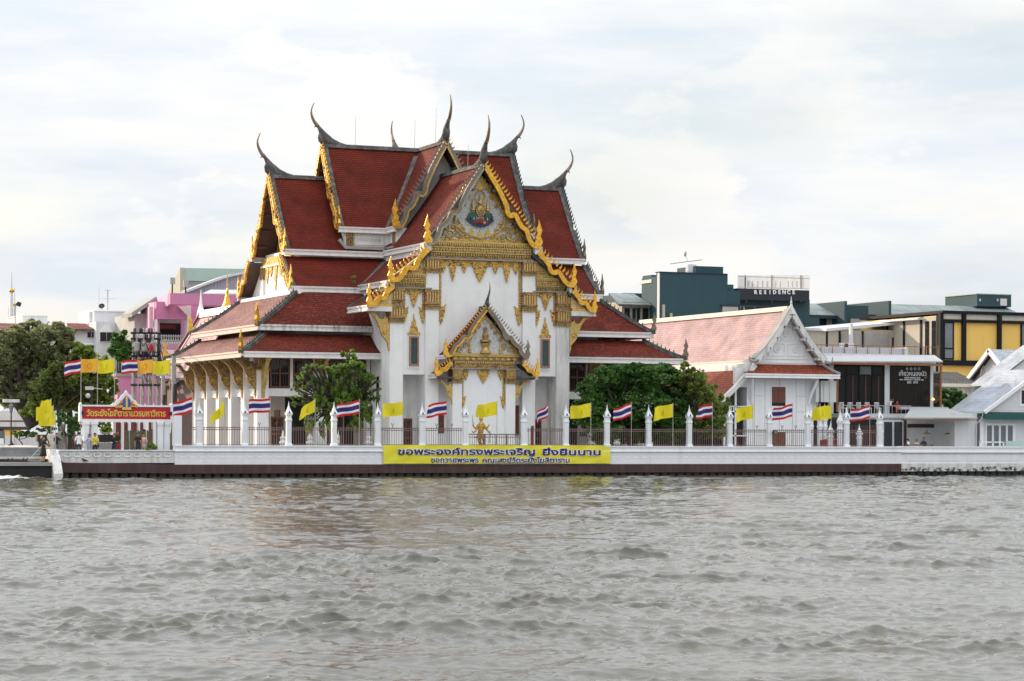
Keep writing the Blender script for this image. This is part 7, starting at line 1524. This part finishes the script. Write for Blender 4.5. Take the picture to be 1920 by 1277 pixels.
# floodlights on the pink roof
for i, (u, v) in enumerate(((323, 531), (348, 536))):
    q = at(u, 552, PY-1.5); t_ = at(u, v, PY-1.5); l_ = thing('roof_floodlight', ('left' if not i else 'right')+' floodlight on a short mast on the pink roof beam', 'floodlight', q, 'floodlights on the pink roof'); MB().tube([q, t_], .07, 5).build('mast', 'black_iron', l_); MB().box(t_.x-.22, t_.x+.22, PY-1.7, PY-1.5, t_.z-.1, t_.z+.5).build('lamp_head', 'wall_grey', l_)
MB  # ------------------------------------------------------------------ temple buildings behind the left corner
bh = thing('rear_hall', 'rear temple hall with white ridge, gold spire and dark red barge boards', 'temple', (at(400, 640, 44).x, 44, GZ)); f = bx(bh)
rput = bput(bh); a = at(376, 592, 44); b_ = at(452, 566, 62)
rz0 = a.z
slope_obj((a.x, 44, rz0+.1), (a.x, 34, rz0+.1), (a.x-3.6, 44, rz0-5.4), (a.x-3.6, 34, rz0-5.4), 'tile_faded', th=.2, sag=.3, put=rput); slope_obj((a.x, 34, rz0+.1), (a.x, 44, rz0+.1), (a.x+3.6, 34, rz0-5.4), (a.x+3.6, 44, rz0-5.4), 'tile_faded', th=.2, sag=.3, put=rput)
MB().prism([(a.x-.3, rz0-.2), (a.x+.3, rz0-.2), (a.x+.2, rz0+.4), (a.x-.2, rz0+.4)], 'xz', 34, 44.3).build('ridge_cap', 'plaster_clean', bh)
MB().lathe([(.35, 0), (.3, .4), (.14, .9), (.09, 1.4), (.02, 2.2)], (a.x, 43.9, rz0), 8).build('gable_spire', 'plaster_clean', bh)
for s in (-1, 1):
    MB().sweep(sagline((a.x, 43.7, rz0+.1), (a.x+s*3.65, 43.7, rz0-5.45), .3, 8), (0, 1, 0), .1, -.30, .02).build('barge_board', 'plaster_clean', bh); MB().sweep(sagline((a.x, 43.62, rz0+.2), (a.x+s*3.75, 43.62, rz0-5.3), .3, 8), (0, 1, 0), .1, 0, .22).build('barge_cap', 'purple_roof', bh)
MB().prism([(a.x-3.2, rz0-5.4), (a.x+3.2, rz0-5.4), (a.x, rz0-.6)], 'xz', 43.2, 43.4).build('gable', 'gold_brown', bh); MB().box(a.x-3, a.x+3, 35, 43.4, GZ, rz0-5.4).build('wall', 'dark_wood', bh)
q = at(426, 566, 50); MB().lathe([(1.0, -1.3), (.95, -.9), (.7, -.75), (.62, -.3), (.4, 0), (.3, .3), (.12, 1.0), (.14, 1.2), (.06, 1.5), (.02, 3.0)], (q.x, 50, q.z-.3), 10).build('gold_spire', 'gold', bh)
pv = thing('red_pavilion', 'small red-roofed pavilion with dark interior left of the temple colonnade', 'pavilion', (at(342, 760, 40).x, 40, GZ)); f = bx(pv)
f('wall', 'dark_room', 326, 420, 722, 840, Y=42, dep=4); f('eaves_beam', 'maroon', 318, 420, 716, 724, Y=40, dep=.6); a, b = at(331, 717, 39.8), at(380, 690, 39.8)
MB().prism([(a.x, a.z), (a.x+4.6, a.z), (a.x+2.3, a.z+1.6)], 'xz', 39.9, 40.1).build('gable', 'brown_wood', pv)
for s in (-1, 1): slope_obj((a.x+2.3, 48, a.z+1.75), (a.x+2.3, 39.6, a.z+1.75), (a.x+2.3+s*2.7, 48, a.z-.1), (a.x+2.3+s*2.7, 39.6, a.z-.1), 'tile_orange', th=.15, sag=.05, put=bput(pv)); MB().sweep([(a.x+2.3, 39.5, a.z+1.8), (a.x+2.3+s*2.8, 39.5, a.z-.1)], (0, 1, 0), .08, -.2, .05).build('barge_board', 'wall_white', pv)
for k, u in enumerate((312, 330, 345, 356)): f('post', 'maroon', u-1.2, u+1.2, 724, 842, Y=40.2, dep=.3)
rr1 = at(300, 700, 46); slope_obj((rr1.x, 52, rr1.z+2.2), (rr1.x+8, 52, rr1.z+2.2), (rr1.x, 46, rr1.z-.6), (rr1.x+8, 46, rr1.z-.6), 'tile_faded', th=.15, sag=.05, put=bput(pv))

# ------------------------------------------------------------------ transformer platform and poles
TY_ = 34.0
tf = thing('transformer_platform', 'electric transformer platform on concrete poles with crossarms and cables', 'transformer', (at(290, 760, TY_).x, TY_, GZ))
def tubeuv(mb, pts, r, n=5): mb.tube([at(u, v, TY_+d) for u, v, d in pts], r, n); return mb
for u, vt in ((251, 625), (267, 690), (282, 615), (297, 625)): a = at(u, vt, TY_); MB().tube([(a.x, TY_, GZ), (a.x, TY_, a.z)], [.17, .13], 8).build('pole', 'concrete', tf)
for k, v in enumerate((624.5, 635.5, 668, 722)): tubeuv(MB(), [(245, v, -.3), (301, v, -.3)], .10).build('crossarm', 'black_iron', tf)
for u in (255, 268, 285):
    q = at(u, 650, TY_-.2); MB().lathe([(.18, -.4), (.26, -.3), (.26, .3), (.2, .36), (.08, .4), (.06, .8)], (q.x, TY_-.4, q.z), 10).build('transformer', 'concrete', tf)
rg = random.Random(8)
for k in range(48): u, v = rg.uniform(246, 300), rg.choice((621, 632, 640, 664)); q = at(u, v, TY_-.3); MB().lathe([(.05, 0), (.10, .05), (.05, .1), (.10, .15), (.05, .2), (.09, .25), (.03, .35)], (q.x, TY_-.35, q.z-.1), 6).build('insulator', 'black_iron' if k % 3 else 'sheet_white', tf)
mb = MB()
for k in range(75):
    u0, v0 = rg.uniform(246, 300), rg.uniform(620, 670); u1, v1 = u0+rg.uniform(-16, 22), v0+rg.uniform(5, 60); a, b = at(u0, v0, TY_-.3), at(u1, v1, TY_-.3+rg.uniform(-1, 1)); mid = a.lerp(b, .5)-Vector((0, 0, rg.uniform(.2, .9))); mb.tube(catmull([a, mid, b], 5), .03, 4)
for v0, v1 in ((668, 700), (642, 672), (630, 655)):
    a, b = at(298, v0, TY_-.3), at(345, v1, 12); mb.tube(catmull([a, a.lerp(b, .5)-Vector((0, 0, .4)), b], 6), .03, 4)
mb.build('cables', 'black_iron', tf)
for k in range(5): q = at(262+k*7, 704, TY_-.3); MB().tube([q, q+Vector((.3, 0, -1.6))], .05, 5).build('cable_ladder', 'steel', tf)
q = at(282, 652, TY_-.7); MB().sphere((q.x, TY_-.9, q.z), (.20, .05, .32), 10, 6).build('warning_plate', 'sign_red', tf)
for i, (u, vt, Y, r) in enumerate(((326, 668, 16, .16), (306, 690, 22, .15))):
    a = at(u, vt, Y); pl = thing('utility_pole', ('grey utility pole nearest the temple eaves' if not i else 'grey utility pole left of the one near the eaves'), 'pole', (a.x, Y, GZ), 'utility poles'); MB().tube([(a.x, Y, GZ), (a.x, Y, a.z)], [r*1.15, r], 8).build('shaft', 'concrete', pl)
    MB().tube([(a.x, Y-.2, a.z-3.4), (a.x+.05, Y-.22, a.z-2.0)], .12, 6).build('splice_case', 'black_iron', pl); MB().box(a.x-.5, a.x+.5, Y-.15, Y-.05, a.z-.6, a.z-.48).build('crossarm', 'steel', pl)
# white-posted maroon wall behind the sign
cw = thing('maroon_wall', 'maroon wall with white posts behind the red sign', 'wall', (at(265, 830, 12).x, 12, GZ)); f = bx(cw); f('panel', 'maroon', 214, 332, 792, 845, Y=12, dep=.2)
for u in (214, 230, 243, 260, 276, 290, 304, 318, 330): f('post', 'wall_white', u-2.6, u+2.6, 789, 845, Y=11.8, dep=.4)
for u in (272, 288, 303, 318): q = at(u, 770, 11.9); MB().lathe([(.14, -1.3), (.14, -.2), (.1, 0), (.03, .5)], (q.x, 11.9, q.z), 6).build('spire', 'wall_white', cw)
# bamboo screens
for i, (u0, u1, vt) in enumerate(((235, 284, 806), (300, 308, 811), (315, 333, 811))):
    x0, x1 = at(u0, 825, 2.4).x, at(u1, 825, 2.4).x; zt_ = at(u0, vt, 2.4).z; sc_ = thing('bamboo_screen', ['wide mossy bamboo screen under the red sign', 'narrow bamboo screen between the right sign posts', 'bamboo screen right of the sign by the fence end'][i], 'screen', ((x0+x1)/2, 2.4, GZ), 'bamboo screens')
    n = max(4, int((x1-x0)/.085)); rg = random.Random(i)
    for k in range(n): x = x0+(x1-x0)*(k+.5)/n; MB().tube([(x, 2.4+rg.uniform(-.02, .02), GZ), (x+rg.uniform(-.02, .02), 2.4, zt_+rg.uniform(-.10, .02))], .042, 6).build('cane', 'wicker_screen', sc_)
# plaza things at the left
lp2 = thing('lamp_post', 'black classical lantern post at the far left on the plaza', 'lamp post', (at(21, 830, 8).x, 8, 1.93)); a = at(21, 766, 8); b = at(21, 758, 8)
MB().lathe([(.2, 0), (.2, .15), (.08, .3), (.055, .5), (.05, a.z-1.93)], (a.x, 8, 1.93), 8).build('post', 'black_iron', lp2); MB().lathe([(.08, 0), (.17, .45), (.2, .5), (.05, .68), (.02, .8)], (a.x, 8, a.z-.3), 6).build('lantern', 'glass_grey', lp2)
MB().box(a.x-.55, a.x+.55, 7.9, 8.1, b.z+.12, b.z+.34).build('crossbar', 'plaster_old', lp2)
fl2 = thing('floodlight_mast', 'black mast with a square white floodlight panel above the sign', 'floodlight', (at(171, 800, 5).x, 5, GZ)); a = at(171, 720, 5); MB().tube([(a.x, 5, GZ), (a.x, 5, a.z)], [.12, .09], 8).build('mast', 'black_iron', fl2)
pbox(MB(), 160, 175.5, 724.5, 731, 4.8, .15).build('panel', 'sheet_white', fl2); pbox(MB(), 157, 160, 724, 731, 4.85, .3).build('lamp_housing', 'black_iron', fl2); q = at(165, 742, 4.9); MB().sphere((q.x, 4.9, q.z), .17, 10, 6).build('camera_dome', 'sheet_white', fl2); MB().tube([at(166, 727, 4.95), at(193, 730, 4.95)], .03, 5).build('arm', 'steel', fl2)
ur = thing('black_urn', 'black planter box with a gold medallion beside the woman in black', 'planter', (at(79, 835, 4.2).x, 4.2, 1.93)); f = bx(ur)
f('box', 'black_iron', 70, 88, 815, 828, Y=4.2, dep=.6); f('foot', 'black_iron', 73, 86, 828, 838, Y=4.3, dep=.4); q = at(78, 819.5, 4.18); MB().tube([(q.x, 4.14, q.z), (q.x, 4.2, q.z)], .11, 12).build('medallion', 'gold', ur)
fg = thing('grey_figure', 'grey stone figure standing before the clipped trees at left', 'statue', (at(116, 835, 7).x, 7, GZ)); q = at(116, 792, 7); zt_ = q.z
MB().lathe([(.5, 0), (.5, .5), (.42, .6), (.38, 1.2), (.44, 1.7), (.36, 2.1), (.14, 2.3), (.2, 2.45), (.17, 2.7), (.02, 2.85)], (q.x, 7, zt_-2.85), 10).build('figure', 'concrete', fg); MB().box(q.x-.6, q.x+.6, 6.5, 7.5, GZ, zt_-2.84).build('plinth', 'concrete', fg)
lw = thing('garden_wall', 'low white and brown garden wall with railing at the far left', 'wall', (at(20, 810, 26).x, 26, 1.9)); f = bx(lw); f('wall', 'building_white', -60, 62, 770, 788, Y=28, dep=.4); f('coping', 'wall_brown', -60, 58, 800, 806, Y=26, dep=.4); f('base', 'mustard_wall', -60, 40, 806, 818, Y=26.1, dep=.3); f('rail_board', 'brown_wood', -60, 60, 788, 791, Y=26, dep=.1)
mb = MB()
for k in range(40): pbox(mb, -60+k*3, -59.2+k*3, 790, 800, 26.05, .05)
stuff(mb.build('rails', 'steel', lw))
tp = thing('tarpaulin', 'pale tarpaulin spread in a low heap on the plaza', 'tarpaulin', (at(45, 835, 7).x, 7, 1.93)); mb = MB(); rg = np.random.RandomState(4); q0, q1 = at(2, 835, 7).x, at(76, 835, 7).x; n = 24
vs_ = [(q0+(q1-q0)*i/n, 5.5+4*j/8, 1.94+max(0, .10*math.sin(math.pi*i/n)**.5*math.sin(math.pi*j/8)**.6*(.55+.45*i/n)+rg.uniform(-.03, .03)*(0 < j < 8))) for j in range(9) for i in range(n+1)]
mb.add(vs_, [(j*(n+1)+i, j*(n+1)+i+1, (j+1)*(n+1)+i+1, (j+1)*(n+1)+i) for j in range(8) for i in range(n)]); mb.build('sheet', 'cream_wall', tp, True)
cx_ = thing('covered_cart', 'dark covered cart at the left picture edge on the plaza', 'cart', (at(4, 835, 5).x, 5, 1.93)); f = bx(cx_); f('body', 'grey_cloth', -8, 9, 808, 832, Y=5, dep=1.0); f('hood', 'black_cloth', -8, 7, 803, 808, Y=5.1, dep=.8); f('bag', 'white_cloth', -2, 7, 822, 832, Y=4.85, dep=.14)
cage = thing('net_frame', 'folding net frame leaning at the edge of the landing', 'net frame', (at(62, 865, .2).x, .2, 1.0)); mb = MB(); a, b = at(52, 864, .2), at(86, 828, 1.6)
for t in np.linspace(0, 1, 7): p = a.lerp(b, t); mb.tube([p, p+Vector((.9*(1-t)+.1, .1, -.0))], .012, 4)
mb.tube([a, b], .02, 4).tube([a+Vector((.9, 0, 0)), b+Vector((.1, 0, 0))], .02, 4)
for k in range(4): p = at(55+k*5.5, 866, .1); mb.tube([(p.x, .1, 1.0), (p.x+.22, .1, 1.25)], .012, 4).tube([(p.x+.22, .1, 1.0), (p.x, .1, 1.25)], .012, 4)
mb.build('frame', 'steel', cage)
st3 = MB(); p = at(100, 830, .7); st3.box(p.x-.2, p.x+.05, .6, .65, 1.8, 1.85)
hg = thing('planter_box', 'long grey planter box behind the sign posts', 'planter', (at(200, 835, 6).x, 6, GZ)); f = bx(hg); f('box', 'black_iron', 186, 212, 815, 829, Y=6, dep=.8); f('rim', 'steel', 188, 211, 811, 813, Y=5.95, dep=.1); f('step', 'concrete', 186, 212, 830, 845, Y=5, dep=.8)

# ================================================================== TREES
def foliage(name, blobs, size, mat, root, seed, squash=.5, droop=0.0, aspect=1.6):
    """leaf blades scattered through ellipsoid clumps: (x, y, z, rx, ry, rz, n)"""
    rg = np.random.RandomState(seed); V = []
    for (x, y, z, rx, ry, rz, n) in blobs:
        d = rg.normal(size=(n, 3)); d /= np.linalg.norm(d, axis=1)[:, None]; r = rg.uniform(.35, 1.0, n)**.5
        # sub-clumps give an uneven outline
        k = max(4, n//42); cen = rg.normal(size=(k, 3)); cen /= np.linalg.norm(cen, axis=1)[:, None]; cen *= rg.uniform(.55, 1.02, k)[:, None]
        idx = rg.randint(0, k, n); P = cen[idx]+d*r[:, None]*rg.uniform(.12, .32, k)[idx][:, None]
        if droop: P[:, 2] -= droop*rg.uniform(0, 1, n)*np.linalg.norm(P[:, :2], axis=1)
        P = P*np.array([rx, ry, rz])+np.array([x, y, z])
        a = rg.normal(size=(n, 3)); a[:, 2] *= squash; 
        if droop: a[:, 2] -= 1.0
        a /= np.linalg.norm(a, axis=1)[:, None]; b = np.cross(a, rg.normal(size=(n, 3))); b /= np.linalg.norm(b, axis=1)[:, None]
        s = size*rg.uniform(.6, 1.3, n)[:, None]
        nrm = np.cross(a, b)*s*.12
        V.append(np.stack([P-a*s*aspect*.5, P+b*s*.45+nrm, P+a*s*aspect*.5, P-b*s*.45+nrm], 1))
    V = np.concatenate(V).reshape(-1, 3); n = len(V)//4; me = bpy.data.meshes.new(name)
    me.vertices.add(len(V)); me.vertices.foreach_set('co', V.astype(np.float32).ravel()); me.loops.add(n*4); me.loops.foreach_set('vertex_index', np.arange(n*4, dtype=np.int32)); me.polygons.add(n); me.polygons.foreach_set('loop_start', np.arange(n, dtype=np.int32)*4)
    me.update(calc_edges=True); me.materials.append(MATS[mat]); return obj(name, me, root)
def limbs(paths, mat, root, name='trunk'):
    mb = MB()
    for pth, r0, r1 in paths: pp_ = catmull(pth, 4); k = len(pp_); mb.tube(pp_, [r0+(r1-r0)*i/(k-1) for i in range(k)], 8)
    return mb.build(name, mat, root, True)
def tree(label, u, Y, zb, blobs_uv, leaf, mat, bark, seed, trunk=None, name='tree', cat='tree', dens=1.0, droop=0.0, rad=.28, group=None, crown='crown'):
    """blobs_uv: (u, v, half-width px, half-height px, leaf count)"""
    b = at(u, 830, Y); t = thing(name, label, cat, (b.x, Y, zb), group); bl = []; rg = random.Random(seed); pths = []
    k = FPX/((Vector((b.x, Y, 3))-CAM).dot(Vector((SN, CS, 0))))
    if trunk: base = Vector(trunk[0]); mid = Vector(trunk[1]); pths.append(([base, base.lerp(mid, .5)+Vector((.1, .1, 0)), mid], rad, rad*.6))
    else: base = Vector((b.x, Y, zb)); c0 = at(*blobs_uv[0][:2], Y); mid = base.lerp(c0, .55); pths.append(([base, base.lerp(mid, .5)+Vector((.1, .05, 0)), mid], rad, rad*.6))
    for (bu, bv, hw, hh, n) in blobs_uv:
        off = rg.uniform(-1.2, 1.2); c_ = at(bu, bv, Y+off); bl.append((c_.x, Y+off, c_.z, hw/k, max(.6, hw/k*.8), hh/k, int(n*dens)))
        pths.append(([mid, mid.lerp(c_, .5)+Vector((rg.uniform(-.3, .3), 0, rg.uniform(0, .3))), c_], rad*.5, .03))
        for q in range(3): e_ = c_+Vector((rg.uniform(-.8, .8)*hw/k, rg.uniform(-.6, .6), rg.uniform(-.6, .8)*hh/k)); pths.append(([c_.lerp(mid, .3), c_.lerp(e_, .5), e_], .06, .015))
    limbs(pths, bark, t); foliage(crown, bl, leaf, mat, t, seed, droop=droop)
    return t
tree('tall pale-leaved tree at the left edge with a leaning dark trunk', 62, 12.0, 1.93, [(95, 640, 42, 34, 2600), (40, 655, 45, 34, 2600), (0, 660, 40, 36, 2200), (80, 690, 50, 34, 2600), (20, 705, 48, 38, 2600), (-30, 690, 45, 50, 1500), (118, 622, 26, 18, 900), (55, 735, 40, 24, 1800), (5, 742, 40, 20, 1600), (60, 612, 22, 12, 700), (20, 625, 26, 14, 900)], .18, 'leaf_olive', 'bark', 1,
     trunk=(at(64, 800, 12), at(36, 762, 12)), rad=.55, dens=1.7)
lm = at(64, 806, 12)
tree('bushy mid-green tree left of the tall flags, above the sign', 130, 10.0, GZ, [(130, 690, 40, 30, 2400), (175, 700, 34, 34, 2000), (110, 725, 44, 30, 2400), (160, 738, 40, 22, 1900), (200, 725, 22, 26, 1100), (85, 755, 36, 18, 1400), (150, 662, 24, 18, 800), (195, 690, 20, 20, 700), (70, 770, 30, 14, 900), (135, 757, 34, 14, 1100), (185, 752, 26, 14, 900)], .18, 'leaf_mid', 'bark', 2, rad=.3, dens=1.5)
tree('yellow-green young tree in front of the darker left trees', 112, 7.0, 1.5, [(105, 705, 28, 26, 1500), (132, 735, 28, 20, 1400), (92, 738, 26, 20, 1200), (118, 680, 20, 16, 700), (160, 730, 20, 16, 700)], .17, 'leaf_pale', 'bark', 3, rad=.15, dens=1.3)
tree('round dark tree beside the transformer platform', 230, 44.0, GZ, [(230, 640, 22, 22, 1200), (222, 660, 20, 16, 900), (240, 660, 16, 14, 600)], .3, 'leaf_dark', 'bark', 4)
# clipped cloud trees
for i, (lb, u, bl) in enumerate((('dark cloud-pruned tree left of the white-shirted man', 122, [(118, 776, 12, 9, 700), (132, 787, 14, 9, 800), (110, 790, 10, 8, 600)]), ('dark clipped tree nearest the left sign post', 142, [(143, 800, 14, 10, 900), (128, 812, 13, 10, 800), (148, 783, 12, 8, 600)]))):
    tree(lb, u, 5.0, GZ, bl, .10, 'leaf_dark', 'bark_grey', 20+i, rad=.12, group='clipped trees')
tree('small yellow-green shrub beside the left wall end', 92, 6.0, 1.93, [(80, 803, 14, 8, 500), (95, 806, 10, 7, 350)], .12, 'leaf_pale', 'bark', 24, name='shrub', cat='shrub', rad=.05, crown='foliage')
tree('bright lime shrub between the woman in pink and the sign post', 284, 1.3, GZ, [(284, 838, 10, 7, 800), (277, 841, 6, 5, 300)], .09, 'leaf_lime', 'bark', 25, name='shrub', cat='shrub', rad=.04, crown='foliage')
tree('low clipped hedge at the far left on the plaza', 42, 10.0, 1.93, [(30, 814, 14, 6, 600), (48, 813, 14, 7, 600), (62, 814, 10, 6, 400)], .1, 'leaf_dark', 'bark', 26, name='hedge', cat='hedge', rad=.05, crown='foliage')
tree('upright green hedge behind the sign posts', 198, 9.0, GZ, [(192, 800, 9, 10, 700), (203, 800, 9, 10, 700), (198, 808, 13, 8, 700)], .1, 'leaf_mid', 'bark', 27, name='hedge', cat='hedge', rad=.05, crown='foliage')
# weeping tree in front of the colonnade
wt = [(632, 692, 24, 13, 1000), (662, 690, 24, 14, 1100), (655, 666, 14, 11, 560), (688, 708, 15, 12, 560), (612, 722, 26, 18, 1100), (652, 725, 32, 22, 1700), (690, 738, 12, 16, 500), (640, 755, 34, 20, 1200)]
for u, v in ((612, 694), (603, 689), (594, 686), (585, 687), (576, 690), (568, 696), (562, 705), (557, 716), (553, 729), (550, 743), (548, 757)): wt.append((u, v, 7, 6, 90))     # arching bough at the left
for u, v in ((606, 712), (596, 711), (586, 714), (577, 720), (570, 729), (565, 740)): wt.append((u, v, 7, 7, 90))
for u, v in ((690, 700), (699, 706), (705, 716), (708, 730), (708, 745)): wt.append((u, v, 5, 6, 70))
rg = random.Random(77)
for k in range(92):                                           # hanging sprays
    u = rg.triangular(562, 704, 648); top = 704+24*abs((u-640)/70)**1.6+rg.uniform(-14, 64); ln = rg.uniform(12, 30)
    wt.append((u, top+ln*.8, rg.uniform(5, 9), ln, int(ln*9)))
tree('weeping bright green tree in front of the temple colonnade', 640, 4.6, GZ, wt, .13, 'leaf_willow', 'bark', 30, droop=.35, rad=.14)
# dense bushes right of the porch
db = [(1135, 705, 24, 16, 1100), (1240, 696, 26, 16, 1100), (1190, 692, 24, 12, 900), (1120, 730, 38, 30, 2600), (1165, 712, 40, 26, 2600), (1215, 712, 40, 28, 2600), (1260, 722, 38, 32, 2400), (1110, 770, 36, 34, 2400), (1160, 765, 44, 38, 2800), (1215, 765, 44, 38, 2800), (1265, 770, 40, 36, 2400), (1130, 808, 40, 26, 1800), (1190, 810, 44, 24, 1800), (1250, 808, 40, 26, 1800)]
tree('broad dense dark green tree right of the temple porch', 1190, 3.6, GZ, db, .20, 'leaf_dark', 'bark', 31, rad=.25, dens=1.25)
tree('lighter green tree at the right end of the dense foliage', 1310, 3.2, GZ, [(1300, 715, 26, 26, 1300), (1325, 745, 28, 28, 1500), (1350, 760, 22, 24, 1000), (1300, 770, 34, 34, 1700), (1340, 800, 30, 26, 1300), (1285, 695, 16, 14, 500)], .18, 'leaf_mid', 'bark', 32, rad=.14)
tree('small dark bush between the restaurant and the shingle roof', 1780, 16.0, GZ, [(1785, 745, 26, 18, 1500), (1770, 762, 20, 14, 900), (1800, 752, 16, 14, 700)], .2, 'leaf_dark', 'bark', 33)
tree('tuft of weeds growing from the temple roof gutter', 663, 13.4, 13.3, [(663, 527, 4, 9, 160)], .12, 'leaf_mid', 'bark', 34, name='weed', cat='weed', rad=.02, crown='foliage')
